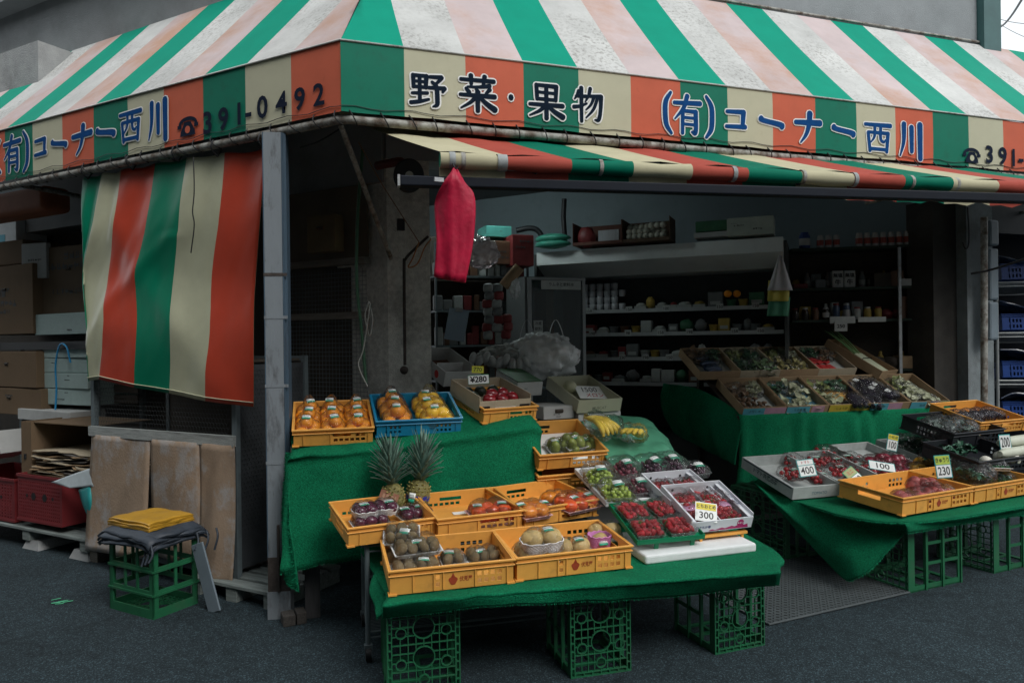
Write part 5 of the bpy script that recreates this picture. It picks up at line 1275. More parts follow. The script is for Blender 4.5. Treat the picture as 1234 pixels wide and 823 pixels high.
# --- plums
M, L_, W_, H_ = CRT['plum']
for n, (px, py, zl, lb) in enumerate(((444, 612, .075, 'upper left'), (462, 607, .082, 'upper right'))):
    pass
punnet('foam netted pack of purple plums, on top at the left of the plum crate', on(M, 440, 622, .062) @ rotz(.05), 'plum', 2, 2, .062, .055, .032, 'purple plum packs', 'plum_pack', net=True, seed=1, sc=1.05)
punnet('foam netted pack of purple plums, on top beside the first one', on(M, 464, 618, .062) @ rotz(-.1), 'plum', 2, 2, .058, .055, .032, 'purple plum packs', 'plum_pack', net=True, seed=2, sc=1.02)
punnet('pack of purple plums lying under the two netted packs', on(M, 446, 634, .014), 'plum', 3, 2, .06, .055, .032, 'purple plum packs', 'plum_pack', seed=3)
punnet('pack of purple plums at the right of the plum crate, in front of the pineapples', on(M, 500, 625, .014) @ rotz(.15), 'plum', 3, 2, .058, .055, .032, 'purple plum packs', 'plum_pack', seed=4, lab=2)
# --- pineapples
m_pine = mat('pineapple_rind', (.17, .15, .05, 1), .6, .5, 60., .4, 80.)
m_pleaf = mat('pineapple_leaf', (.12, .205, .165, 1), .5, .45, 30.)
def pineapple(label, M, seed, hh=.20, r=.062):
    t = thing('pineapple', label, 'pineapple', M, 'pineapples'); rg = random.Random(seed)
    b = MB(); nu, nv = 64, 44
    def fn(v):
        a = math.atan2(v.y, v.x); h = math.acos(max(-1, min(1, -v.z))) / PI
        k = 9
        bump = abs(math.sin(a * k / 2 + h * 15)) * abs(math.sin(a * k / 2 - h * 15))
        q = 1 + .09 * bump
        e = max(abs(v.z) ** 1.0, .0001)
        s = (math.hypot(v.x, v.y) ** .72)
        aa = math.hypot(v.x, v.y) or 1
        return V((v.x / aa * s * q, v.y / aa * s * q, v.z))
    b.ball((0, 0, hh / 2), (r, r, hh / 2), nu, nv, fn=fn); b.build('fruit', m_pine, t)
    b = MB()
    for k in range(86):     # eyes: pointed scales
        h = .12 + .8 * (k // 11) / 7.5; a = 2 * PI * ((k % 11) + .5 * ((k // 11) % 2)) / 11
        rr = r * (1 - (abs(h - .5) * 2) ** 3 * .35); p = V((rr * math.cos(a), rr * math.sin(a), hh * h)); n = V((math.cos(a), math.sin(a), .3)); s = V((-math.sin(a), math.cos(a), 0))
        b.add([p - s * .009, p + V((0, 0, .009)) + n * .002, p + s * .009, p - V((0, 0, .007)), p + n * .011 + V((0, 0, .003))], [(0, 4, 1), (1, 4, 2), (2, 4, 3), (3, 4, 0)])
    b.build('rind_scales', mat('pineapple_eye', (.26, .24, .07, 1), .6, .4, 40.), t)
    b = MB()
    for k in range(84):
        f = k / 83; a = k * 2.39996 + rg.uniform(-.2, .2); up_ = .78 + .75 * f; ln = (.095 + .11 * f) * rg.uniform(.85, 1.12)
        base = V((.020 * (1 - f) * math.cos(a), .020 * (1 - f) * math.sin(a), hh * .97 + .10 * f)); out = V((math.cos(a), math.sin(a), 0)); sd = V((-math.sin(a), math.cos(a), 0))
        P = []
        for i in range(6):
            u = i / 5; p = base + out * ln * u * math.cos(up_ * .9) * (1 + .35 * u) + V((0, 0, 1)) * ln * (math.sin(up_) * u - .22 * u * u * (1 - f) + rg.uniform(-.01, .01)); w = .017 * (1 - u) ** .7 + .0005
            P.append([p - sd * w + V((0, 0, .003)), p - V((0, 0, 0)), p + sd * w + V((0, 0, .003))])
        b.grid(P, thick=.001)
    b.build('leaf_crown', m_pleaf, t); return t
M, L_, W_, H_ = CRT['plum']
p0 = on(M, 477, 619, .012); p1 = on(M, 501, 616, .012)
pineapple('left pineapple standing at the back of the plum crate, with a brown tag', tr(p0.translation + V((0, .03, 0))) @ roty(R(-5)), 1, .168, .058)
pineapple('right pineapple standing at the back of the plum crate, with a blue band', tr(p1.translation + V((.01, .03, 0))) @ roty(R(7)), 2, .175, .064)
pt_ = thing('hang_tag', 'brown printed paper tag tied to the left pineapple', 'tag', tr(gd(468, 600, (p0.translation - CAM).dot(DIR) - .035)) @ rotz(YAW - PI / 2 - .1) @ rotx(R(-16)) @ roty(R(18)))
bevel(MB().box(-.055, .055, 0, .003, -.035, .035).build('card', mat('tag_brown', (.30, .14, .085, 1), .6, .2, 20.), pt_), .004)
for k, (x, w_) in enumerate(((-.03, .012), (-.008, .016), (.02, .012), (.038, .008))): MB().box(x - w_ / 2, x + w_ / 2, -.0012, -.0003, -.02 + .004 * k, .018).build('printed_figure', mat('tag_print', (.42, .25, .16, 1), .6), pt_)
sb = thing('blue_band', 'blue paper band round the right pineapple', 'band', tr(p1.translation + V((.018, .03, .075))) @ roty(R(7)))
MB().lathe([(.0675, -.014), (.069, 0), (.0675, .014)], 24).build('band', mat('band_blue', (.02, .03, .25, 1), .4), sb)
sticker(sb, tr(-.045, -.058, .004) @ rotz(R(-38)) @ rotx(R(80)), .04, .055, name='label')
# --- persimmons
M, L_, W_, H_ = CRT['pers']
punnet('pack of three persimmons at the right of the half empty crate', on(M, 590, 622, .02) @ rotz(.0), 'tomato', 3, 2, .074, .07, .034, 'persimmon packs', 'persimmon_pack', seed=5, lab=2, trm=mat('pink_tray', (.72, .45, .45, 1), .6))
b_x = on(M, 556, 618, .012); o = MB().box(-.05, .05, -.02, .02, 0, .003).build('paper_slip', m_label); o.matrix_world = b_x; tag(o, 'white paper slip lying on the bottom of the half empty crate', 'paper slip')
punnet('lower pack of red persimmons seen through the holes of the half empty crate', M @ tr(L_ * .74, .07, .008), 'tomato', 3, 1, .07, .07, .03, 'persimmon packs', 'persimmon_pack', seed=6, lab=0, trm=_M['pink_tray'])
M, L_, W_, H_ = CRT['pers2']
punnet('front left pack of orange persimmons in the heaped crate', on(M, 640, 622, .035), 'persimmon', 2, 2, .078, .075, .034, 'persimmon packs', 'persimmon_pack', seed=7, lab=2, sc=1.1, trm=_M['pink_tray'])
punnet('right pack of red persimmons in the heaped crate', on(M, 694, 613, .035) @ rotz(.1), 'tomato', 3, 2, .078, .08, .034, 'persimmon packs', 'persimmon_pack', seed=8, lab=2, sc=1.1, trm=_M['pink_tray'])
punnet('middle pack of orange persimmons at the back of the heaped crate', on(M, 668, 607, .03), 'persimmon', 2, 1, .078, .08, .034, 'persimmon packs', 'persimmon_pack', seed=9, lab=0, sc=1.1, trm=_M['pink_tray'])
# --- kiwis
M, L_, W_, H_ = CRT['kiwi']
kg = 'kiwi packs in the front crate'
def kiwi(label, px, py, zl, yaw, seed, nx=3, tl=0): return punnet(label, on(M, px, py, zl, yaw) @ rotx(R(tl)), 'kiwi', nx, 2, .054, .052, .026, kg, 'kiwi_pack', seed=seed, sc=1.08)
kiwi('kiwi pack lying on the crate floor, front left', 500, 689, .012, .05, 11, 4)
kiwi('kiwi pack lying on the crate floor behind the front left one', 492, 676, .012, 0, 12, 4)
kiwi('kiwi pack stacked on top at the left of the kiwi crate', 502, 665, .075, .1, 13, 4, 6)
kiwi('topmost kiwi pack leaning at the back of the pile', 484, 648, .12, -.12, 14, 3, 28)
kiwi('kiwi pack in the middle of the crate, with two green labels', 545, 679, .012, .03, 15, 2)
kiwi('kiwi pack at the right of the kiwi crate', 582, 676, .012, .08, 16, 3)
# --- pears
M, L_, W_, H_ = CRT['pear']
pg = 'pear packs in the second front crate'
punnet('white netted pack of pears perched on top of the left pile', on(M, 652, 661, .095) @ rotz(.03) @ rotx(R(8)), 'pear', 2, 1, .10, .10, .045, pg, 'pear_pack', net=True, seed=21, sc=1.12)
punnet('pack of pears at the bottom left of the pear crate', on(M, 643, 676, .02), 'pear', 2, 2, .092, .085, .044, pg, 'pear_pack', seed=22, lab=1)
punnet('pack of pears in the middle of the pear crate', on(M, 690, 670, .02), 'pear', 2, 1, .09, .09, .044, pg, 'pear_pack', seed=23, lab=1)
m_pnet = mat('foam_net_pink', (.62, .24, .52, 1), .8, .05, 30., .3, 200.)
pp = thing('netted_pear', 'single pear in a pink foam net at the right of the pear crate', 'fruit pack', on(M, 722, 661, .02), pg)
fruits(pp, 'pear', [(0, 0, .045)]); foam_cup(pp, 0, 0, .115, .1, .075, m_pnet); sticker(pp, tr(0, -.05, .05) @ rotx(R(55)))
punnet('pack of pears lying behind the pink netted pear', on(M, 728, 650, .02), 'pear', 2, 1, .09, .09, .044, pg, 'pear_pack', seed=24, lab=0)
# --- green mangoes
M, L_, W_, H_ = CRT['mango']
MB_l = thing('paper_liner', 'white paper lining the bottom of the green mango crate', 'paper', M @ tr(.01, .01, .012)); MB().box(0, L_ - .02, 0, W_ - .02, 0, .002).build('sheet', m_label, MB_l)
for n, (px, py, zl, lb) in enumerate(((672, 543, .02, 'front left'), (690, 538, .055, 'upper'), (705, 540, .02, 'right'), (688, 545, .02, 'front middle'))):
    punnet(f'{lb} pack of green mangoes in the yellow crate', on(M, px, py, zl, .2 * n), 'mango', 2, 2, .068, .062, .034, 'green mango packs', 'mango_pack', seed=40 + n, sc=1.0)
# --- green sheet with bananas
m_gs = mat('pale_green_plastic', (.07, .26, .16, 1), .35, .15, 6., .3, 14., .5)
rows = [[gd(693, 502, 5.05), gd(735, 500, 5.08), gd(770, 503, 5.1), gd(786, 510, 5.1)], [gd(708, 520, 4.8), gd(745, 518, 4.82), gd(790, 522, 4.85), gd(806, 532, 4.85)],
        [gd(722, 540, 4.58), gd(760, 540, 4.58), gd(800, 546, 4.6), gd(815, 556, 4.62)], [gd(735, 558, 4.42), gd(765, 558, 4.4), gd(800, 566, 4.42), gd(818, 574, 4.48)], [gd(738, 590, 4.40), gd(768, 600, 4.38), gd(802, 605, 4.4), gd(822, 600, 4.46)]]
P = wob(patch(rows, 40, 44), .016, 9., seed=3.3)
o = MB().grid(P, thick=.004).build('plastic_cover', m_gs); tag(o, 'crumpled pale green plastic sheet under the bananas', 'plastic sheet')
def banana_bunch(label, M, n, seed, ln=.17, fan=.5):
    t = thing('banana_bunch', label, 'bananas', M, 'banana bunches'); rg = random.Random(seed); allp = []
    for k in range(n):
        u = (k / max(1, n - 1) - .5); P = []; rr = []
        for i in range(11):
            s = i / 10; a = -0.2 + 1.5 * s
            P.append(V((u * .03 + u * fan * ln * s + rg.uniform(-.001, .001), -ln * .75 * math.sin(a), ln * .55 * math.cos(a) * (1 - .04 * abs(u)))))
            rr.append(.004 + .0135 * min(1, s * 5) * (1 if s < .86 else max(.25, (1 - s) / .14)))
        MB().tube(P, rr, 8).build('banana', m_banana, t); allp += [(p, .02) for p in P[1::2]]
    MB().tube([(0, .02, ln * .58), (0, .045, ln * .62)], .010, 7).build('stalk', m_stem, t)
    shell(allp, .006, seed=seed, crinkle=.12).build('clear_bag', m_film2, t)
    return t
P0 = gd(717, 532, 4.66)
banana_bunch('bunch of ripe bananas in a clear bag at the back of the green sheet', tr(P0 + V((.0, .07, .015))) @ rotz(R(30)), 5, 3, .25, .75)
banana_bunch('smaller flat bunch of bananas in a clear bag at the front of the green sheet', tr(gd(768, 542, 4.58) + V((0, .02, .0))) @ rotz(R(-50)) @ rotx(R(-38)), 4, 5, .20, .5)
# --- grapes on a foam lid
ga, gb = gd(730, 611, 3.98), gd(812, 600, 4.12)
GM, GL = crate_frame(ga, gb, 15)
gl = thing('foam_slab', 'white foam tray of grape packs above the strawberries', 'foam tray', GM)
b = MB(); GL_, GW_ = .46, .46
b.box(0, GL_, 0, GW_, 0, .014); b.box(0, GL_, 0, .016, .0142, .03); b.box(0, GL_, GW_ - .016, GW_, .0142, .03); b.box(0, .016, .0162, GW_ - .0162, .0142, .03); b.box(GL_ - .016, GL_, .0162, GW_ - .0162, .0142, .03)
bevel(b.build('tray', m_styro, gl), .004)
m_clear = film('clear_tub', fac=.12, milk=.12, scale=20., bump=.2)
GRM = {}
def grapes(label, M, m, n, w_, d_, h_, seed, group, tub=True, r=.0115, lab=1):
    t = thing('grape_pack', label, 'grapes', M, group); rg = random.Random(seed)
    b = MB(); placed = []
    for _ in range(n * 30):
        if len(placed) >= n: break
        x, y = rg.uniform(-1, 1), rg.uniform(-1, 1); 
        top = h_ * (1 - .5 * (x * x + y * y))
        p = V((x * w_ * .42, y * d_ * .42, rg.uniform(.010, max(.012, top))))
        if all((p - q).length > r * 1.6 for q in placed): placed.append(p); rr = r * rg.uniform(.9, 1.12); b.ball(p, (rr, rr, rr * 1.08), 10, 7)
    b.build('grape_cluster', m, t)
    MB().tube(spline([(0, d_ * .3, h_ * .7), (.0, d_ * .1, h_ * 1.0), (.005, -d_ * .1, h_ * .9)], 6), .0025, 5).build('stem', m_leaf, t)
    if tub: tray(t, w_, d_, .035, m_clear, 'clear_tub')
    shell([((x * w_ * .34, y * d_ * .34, h_ * .45), h_ * .5) for x in (-1, 1) for y in (-1, 1)] + [((0, 0, h_ * .8), r)], .004, seed=seed, crinkle=.05, zcut=.03).build('clear_wrap', m_film, t)
    for k in range(lab): sticker(t, tr(rg.uniform(-.01, .01), -d_ * .12 + .05 * k, h_ + r + .006) @ rotx(R(12)) @ rotz(rg.uniform(-.3, .2)), .055, .04)
    return t
gg = 'grape packs on the foam tray'
def gm(px, py, yaw=0, z=.016): return on(GM, px, py, z, yaw) @ Matrix.Scale(1.14, 4)
grapes('pack of green grapes at the back left of the foam tray', gm(722, 581, -.2), m_grapeg, 80, .15, .17, .075, 1, gg)
grapes('pack of green grapes in a clear tub at the front left of the foam tray', gm(742, 599, -.1), m_grapeg, 76, .155, .15, .07, 2, gg)
grapes('pack of red grapes at the back of the foam tray, behind the green grapes', gm(751, 574, .0, .02), m_grapep, 80, .14, .17, .08, 3, gg)
grapes('pack of red grapes at the front of the foam tray, beside the green tub', gm(768, 593, .0), m_grapep, 66, .13, .15, .06, 4, gg)
grapes('pack of black grapes behind the first white strawberry carton', gm(783, 572, .1, .02), m_grapek, 80, .13, .17, .085, 5, gg)
grapes('pack of black grapes at the right end of the foam tray', gm(806, 568, .1, .02), m_grapek, 78, .13, .17, .08, 6, gg)
grapes('small pack of dark grapes half hidden behind the white strawberry cartons', gm(838, 572, .1, .02), m_grapek, 40, .11, .12, .05, 7, gg)
# --- styrofoam lid with green strawberry basket, orange rack and two white cartons
sa, sb_ = gh(778, 681, .472), gh(912, 665, .472)
SM, SL_ = crate_frame(sa, sb_, 2)
st = thing('foam_slab', 'thick white foam lid lying on the turf at the right end of the front stand', 'foam lid', SM)
b = MB(); b.box(0, SL_, 0, .40, 0, .047); o = b.build('lid', m_styro, st); bevel(o, .012, 3)
ba, bb = gd(768, 656, 3.58), gd(848, 648, 3.68)
KM, KL = crate_frame(ba, bb, 17)
kb = thing('shallow_basket', 'shallow green plastic basket of strawberry packs on little legs', 'basket', KM)
m_gb = mat('basket_green', (.0, .20, .085, 1), .4, .1, 8.)
KW = .37
b = MB(); hl = [(i * .02 + .012, i * .02 + .024, j * .02 + .012, j * .02 + .024) for i in range(int(KL / .02) - 1) for j in range(int(KW / .02) - 1)]
b.panel((0, 0, 0), (1, 0, 0), (0, 1, 0), KL, KW, .004, hl)
for x0, x1, y0, y1 in ((-.004, KL + .004, -.004, -.0004), (-.004, KL + .004, KW + .0004, KW + .004), (-.004, -.0004, -.0004, KW + .0004), (KL + .0004, KL + .004, -.0004, KW + .0004)): b.box(x0, x1, y0, y1, -.002, .024)
b.build('basket', m_gb, kb)
for x in (.12, KL - .05):
    for y in (.02, KW - .03): MB().box(x - .012, x + .012, y - .004, y + .004, -.05 - (.09 if y > .1 else 0), -.0022).build('leg', m_gb, kb)
def strawberries(label, M, nx, ny, group, seed, lab=0, wrap=True):
    t = thing('strawberry_pack', label, 'strawberries', M, group); rg = random.Random(seed)
    for i in range(nx):
        for j in range(ny):
            put(FR['strawberry'], 'strawberry', t, tr((i - (nx - 1) / 2) * .034 + rg.uniform(-.004, .004), (j - (ny - 1) / 2) * .034 + rg.uniform(-.004, .004), .022 + rg.uniform(0, .012)) @ rotz(rg.uniform(0, 6)) @ rotx(rg.uniform(.6, 2.4)) @ Matrix.Scale(rg.uniform(1.0, 1.3), 4))
    w_, d_ = nx * .034 + .012, ny * .034 + .012
    tray(t, w_, d_, .03, m_clear, 'clear_tub')
    shell([((x * w_ * .4, y * d_ * .4, .022), .016) for x in (-1, 1) for y in (-1, 1)] + [((0, 0, .03), .02)], .003, seed=seed, crinkle=.06, zcut=.016).build('clear_wrap', m_film, t)
    return t
sg = 'strawberry packs in the green basket'
for n, (x, y, lb) in enumerate(((.24, .24, 'front left'), (.72, .24, 'front right'), (.24, .72, 'back left'), (.72, .72, 'back right'))):
    strawberries(f'strawberry pack, {lb} of four in the green basket', KM @ tr(KL * x, KW * y, .005) @ rotz(.08 * (n - 1)), 4, 4, sg, n)
m_mag = mat('magenta_print', (.40, .02, .13, 1), .5); m_bluep = mat('navy_print', (.03, .06, .2, 1), .5)
m_wc = mat('white_carton_board', (.66, .68, .72, 1), .55, .03, 8.)
def berry_carton(label, M, L_, W_, H_, seed, front=True, card=None):
    t = thing('strawberry_carton', label, 'carton', M, 'white strawberry cartons'); T = .005
    b = MB(); b.box(0, L_, 0, T, 0, H_); b.box(0, L_, W_ - T, W_, 0, H_ + .02); b.box(T, L_ - T, T, W_ - T, 0, T); b.box(L_ * .5 - .003, L_ * .5 + .003, T, W_ - T, T, H_ * .8)
    for x in (0, L_ - T):
        b.panel((x, T + .0002, 0), (0, 1, 0), (0, 0, 1), W_ - 2 * T, H_ + .02, T, [])
    for x0 in (T, L_ - .03):    # corner flaps folded inwards
        b.box(x0, x0 + .025, T + .002, W_ - T - .002, H_ - .004, H_ + .002)
    b.build('carton_body', m_wc, t)
    for x in (.2, .8): MB().tube([(L_ * x, W_ - T - .0012, H_ * .75), (L_ * x, W_ - T + .0, H_ * .75)], .008, 10).build('finger_hole', m_ink, t)
    if front:
        text('ひさちか苺', H_ * .28, m_bluep, t, tr(L_ * .20, -.0008, H_ * .45) @ FACE, .02)
        b = MB()
        b.add([(L_ * (.30 + .62 * i / 12), -.0008, H_ * (.12 + .30 * (i / 12) + .07 * math.sin(i * 2.1))) for i in range(13)] + [(L_ * .94, -.0008, H_ * .06), (L_ * .30, -.0008, H_ * .06)], [tuple(range(15))])
        b.build('magenta_pattern', m_mag, t)
        MB().tube([(L_ * .80, -.0016, H_ * .55), (L_ * .80, -.0009, H_ * .55)], H_ * .32, 16).build('magenta_badge', m_mag, t)
        text('あまい', H_ * .2, m_label, t, tr(L_ * .80, -.002, H_ * .55) @ FACE, .02)
        text('いちごの里', .021, m_bluep, t, tr(L_ - .016, W_ * .5, H_ + .0026) @ rotz(R(-90)), .015, name='flap_print')
    text('いちごの里', H_ * .3, m_bluep, t, Matrix(((0, 0, -1, -.0008), (-1, 0, 0, W_ * .5), (0, 1, 0, H_ * .6), (0, 0, 0, 1))), .01, name='side_print')
    for k, x in enumerate((.27, .73)):
        strawberries(f'{"left" if k == 0 else "right"} strawberry pack inside the {"front" if front else "rear"} white carton', M @ tr(L_ * x, W_ * .48, .006), 4, 7, 'strawberry packs in white cartons', seed + k)
        o = MB().grid([[V((L_ * x + dx, W_ * .45 + dy, .052 + .006 * math.sin(dx * 60))) for dx in (-.06, -.03, 0, .03, .06)] for dy in (-.022, .022)], thick=.002).build('pink_label', mat('pink_label', (.62, .30, .48, 1), .5), t)
    return t
wa, wb_ = gd(831, 643, 3.72), gd(905, 634, 3.84)
WM, WL = crate_frame(wa, wb_, 21)
w2 = gd(806, 620, 3.90); W2M = tr(w2) @ rotz(R(2)) @ rotx(R(18))
berry_carton('rear white carton of strawberries, half under the front one', W2M, .34, .33, .062, 50, False)
berry_carton('front white carton of strawberries with a yellow price card', WM, WL, .34, .066, 60, True)
rk = thing('slatted_rack', 'small orange plastic rack propping up the front white carton', 'rack', tr(wa + V((.03, .0, -.012))) @ rotz(math.atan2(wb_.y - wa.y, wb_.x - wa.x)))
for k in range(5): MB().box(0, .335, .005 + k * .05, .035 + k * .05, -.022 + k * .0185, -.008 + k * .0185).build('slat', m_yel, rk)
for x in (.04, .30): MB().box(x, x + .014, .01, .022, -.058, -.0225).build('leg', m_yel, rk)
dd = (WM @ V((.17, .10, .09)) - CAM).dot(DIR)
price_tag('yellow and white price card reading 300 in the front strawberry carton', gd(851, 628, dd - .085), .115, .105, 'とちおとめ', '300', 0, -34, 9, topcol=m_tagy, topink=m_ink, border=m_label, tf=.42)

# --- boxes behind the left stand
ca = gd(695, 498, 4.9); CM = tr(ca) @ rotz(R(8)) @ rotx(R(19))
cb = open_box('pale beige open box with a hand written 1500 card inside', CM, .365, .46, .095, mat('beige_box', (.40, .40, .29, 1), .7, .08, 8.), slots=False)
text('MUSCAT', .03, mat('box_print', (.12, .13, .1, 1), .6), cb, tr(.18, -.0008, .03) @ FACE, .005)
pk = thing('price_card', 'white card with black 1500 and a red note, in the beige box', 'price tag', on(CM, 712, 473, .04, -.15) @ rotx(R(18)), 'hand written price cards')
MB().box(-.11, .11, -.07, .07, 0, .003).build('card', m_label, pk); text('1500', .075, m_ink, pk, tr(-.01, .026, .0035), .0, sx=.9); text('メロン', .05, m_red, pk, tr(.02, -.035, .0035), .01)
o = MB().ball(r=(.05, .05, .045), nu=16, nv=10).build('melon', mat('pale_melon', (.45, .45, .30, 1), .6, .1, 30., .3, 60.)); o.matrix_world = on(CM, 687, 466, .05); tag(o, 'pale melon behind the hand written 1500 card', 'melon')
carton('white carton lying under the apple crate, next to the beige box', tr(gd(655, 506, 4.86)) @ rotz(R(4)), .24, .3, .085, m_cw, hole=True, prints=2, name='white_carton', seed=31)
carton('grey carton under the beige box with the 1500 card', tr(gd(697, 508, 4.93)) @ rotz(R(8)), .36, .4, .055, m_cw, hole=False, name='grey_carton', seed=32)
oa = gd(534, 466, 5.0); OM = tr(oa) @ rotz(R(16)) @ rotx(R(20))
ob2 = open_box('long open white carton with a brown inside at the foot of the pillar', OM, .30, .5, .11, m_cw, inner=mat('red_brown_inside', (.16, .07, .045, 1), .8), slots=False)
MB().box(.04, .26, .20, .206, .01, .10).build('divider', m_cw, ob2)
MB().tube([(-.0012, .12, .05), (-.0004, .12, .05)], .03, 14).build('red_spot', m_red, ob2)
carton('dark green topped box between the apple tray and the beige box', tr(gd(622, 478, 5.0)) @ rotz(R(10)) @ rotx(R(14)), .21, .34, .10, m_cw, hole=False, prints=1, name='green_top_box', seed=33)
o = MB().box(0, .2, 0, .33, .106, .112).build('green_mat', m_leafd); o.matrix_world = tr(gd(622, 478, 5.0)) @ rotz(R(10)) @ rotx(R(14)); tag(o, 'dark green mat lying on the box right of the apple tray', 'mat')
P = []
def bagshape(label, ctr_, w_, d_, h_, seed, m, handles=True, name='plastic_bag'):
    t = thing(name, label, 'bag', tr(ctr_) @ rotz(YAW - PI / 2))
    b = MB(); b.ball((0, 0, h_ * .45), 1, 64, 44, fn=lambda v: V((v.x * w_ / 2, v.y * d_ / 2, v.z * h_ * .5)) * (1 + .25 * noise.noise(v * 2.2 + V((seed, 0, 0))) + .30 * abs(noise.noise(V((v.x * 5, v.y * 5, v.z * 1.6)) + V((0, seed, 0)))) + .10 * abs(noise.noise(v * 11))))
    b.build('bag_body', m, t)
    if handles:
        for sx in (-.25, .2): 
            q = [V((w_ * sx - .06, 0, h_ * .70)), V((w_ * sx - .03, -.02, h_ * 1.15)), V((w_ * sx + .01, 0, h_ * 1.34)), V((w_ * sx + .05, 0, h_ * 1.1)), V((w_ * sx + .08, 0, h_ * .70))]
            P = [[p + V((0, dy, 0)) for dy in (-.035, 0, .035)] for p in spline(q, 14)]; MB().grid(P, thick=.002).build('handle', m, t)
    return t
m_bagw = film('milky_plastic', (.9, .92, .92), .05, .80, 9., .8)
bagshape('large milky plastic carrier bag slumped in front of the glass fridge', gd(654, 452, 5.5), .50, .28, .32, 3, m_bagw)
bagshape('grey net bag of white vegetables lying left of the milky carrier bag', gd(607, 440, 5.5), .36, .25, .16, 8, mat('grey_net', (.30, .31, .29, 1), .8, .3, 30., .6, 60.), False, 'net_bag')
rg = random.Random(5)
for n in range(9):
    o = MB().ball(r=(.03, .03, .05), nu=10, nv=7).build('wrapped_root', mat('white_wrap', (.40, .41, .40, 1), .7, .2, 30., .3, 90.)); o.matrix_world = tr(gd(570 + n * 8, 432 + 3 * math.sin(n * 2.2) + n * .8, 5.35)) @ roty(rg.uniform(-.6, .6)) @ rotx(rg.uniform(-.4, .4)); tag(o, 'white paper wrapped root in the row behind the apple tray', 'vegetable', 'paper wrapped roots')
# ================================================================== the right vegetable stand
rg = random.Random(77)
o = bottle_crate('green bottle crate lying under the right stand, nearest the steel plate', tr(gh(1095, 715)) @ rotz(R(5)) @ tr(0, .40, 0) @ rotz(R(-90)), .40, .45, .50, 'crates under the right stand')
bottle_crate('green bottle crate under the right stand, second from the steel plate', tr(gh(1198, 691)) @ rotz(R(6)) @ tr(0, .40, 0) @ rotz(R(-90)), .40, .45, .50, 'crates under the right stand')
bottle_crate('green bottle crate under the back left corner of the right stand', tr(gh(947, 676)) @ rotz(R(6)) @ tr(0, .56, 0) @ rotz(R(-90)), .56, .45, .34, 'crates under the right stand')
z = .468
E0, E1, E2 = gh(913, 585, z), gh(955, 604, z), gh(1087, 630, z)
bd = thing('plywood_board', 'long board beneath the turf of the right vegetable stand', 'board', tr(0, 0, 0))
P = [gh(960, 604, .462), gh(1090, 629, .462), gh(1234, 609, .462) + V((.5, .05, 0)), gh(960, 604, .462) + V((2.35, 1.3, 0)), gh(916, 586, .462)]
MB().add(P + [p - V((0, 0, .012)) for p in P], [(0, 1, 2, 3, 4), (9, 8, 7, 6, 5), (0, 5, 6, 1), (1, 6, 7, 2)]).build('board', m_wood, bd)
far = V((.55, .055, 0))
rows = [[E0 + V((0, .05, .01)), E0.lerp(E1, .5) + V((1.2, 1.2, .01)), E1 + V((2.0, 1.6, .01)), E2 + V((2.0, 1.75, 0))],
        [E0, E1 + V((.25, .25, .0)), E1.lerp(E2, .6) + V((.6, .5, 0)), E2 + V((1.75, .45, 0))],
        [E0 + V((-.02, -.02, 0)), E1, E2, gh(1234, 611, z) + far]]
turf('green turf over the top of the low right stand', rows, 60, 24, 5, 5000, .004)
rows = [[E2 + V((-.05, .0, .002)), gh(1160, 618, z), gh(1234, 608, z), gh(1234, 608, z) + far], [gd(1091, 634, (E2 - CAM).dot(DIR) - .03), gd(1160, 622, 4.53), gd(1234, 612, 4.78), gd(1234, 612, 4.78) + far], [gd(1093, 642, (E2 - CAM).dot(DIR) - .03), gd(1160, 631, 4.52), gd(1234, 620, 4.76), gd(1234, 620, 4.76) + far]]
turf('narrow front edge of the turf on the right stand', rows, 40, 6, 6, 9000, .003)
rows = [[gh(911, 583, z + .006), gh(956, 603, z + .006), gh(1024, 616, z + .006), gh(1091, 631, z + .006)],
        [gd(914, 586, 5.1), gd(966, 628, 4.75), gd(1028, 640, 4.52), gd(1093, 640, 4.36)],
        [gd(918, 590, 5.08), gd(990, 658, 4.62), gd(1032, 668, 4.42), gd(1082, 652, 4.33)],
        [gd(921, 594, 5.06), gd(1008, 688, 4.55), gd(1034, 695, 4.36), gd(1064, 671, 4.31)]]
turf('corner of green turf hanging down in a point over the steel plate', rows, 44, 34, 7, 9000, .008)

def place2(key, label, a, yaw, L_, W_, H_, tilt, style, m=None, **k):
    M = tr(a) @ rotz(R(yaw)) @ rotx(R(tilt)); CRT[key] = (M, L_, W_, H_); return plastic_crate(label, M, L_, W_, H_, style, m, **k)
a, b_ = gh(1087, 622, .49), gh(1172, 607, .49)
y5 = math.degrees(math.atan2(b_.y - a.y, b_.x - a.x))
place2('onion', 'yellow crate with bags of red onions on the right stand', a, y5, (b_ - a).length, .46, .115, 4, 'long')
a2, c2 = gh(1174, 606.5, .49), gh(1234, 595, .49)
place2('cuke', 'yellow crate of cucumber packs cut off by the right edge', a2, y5, .68, .46, .115, 4, 'long')
m_gtray = mat('grey_foam_tray', (.40, .43, .42, 1), .75, .12, 14., .3, 120., dirt=.5, dirtcol=(.2, .2, .18, 1), dscale=5.)
m_tprint = mat('tray_print', (.03, .06, .07, 1), .6)
m_berry = mat('dark_red_tomato', (.38, .012, .018, 1), .25, .4, 20., spec=.6)
fruit('cherry_tomato', lambda b: b.ball(r=(.014, .014, .0135), nu=10, nv=7), m_berry)
m_ronion = mat('red_onion_skin', (.27, .018, .045, 1), .3, .45, 14., spec=.5); m_pink = mat('pink_sweet_potato', (.40, .09, .085, 1), .5, .3, 12.)
fruit('red_onion', lambda b: b.ball(r=(.036, .036, .033), nu=14, nv=10, fn=lambda v: V((v.x, v.y, v.z + .35 * max(0, v.z - .8)))), m_ronion)
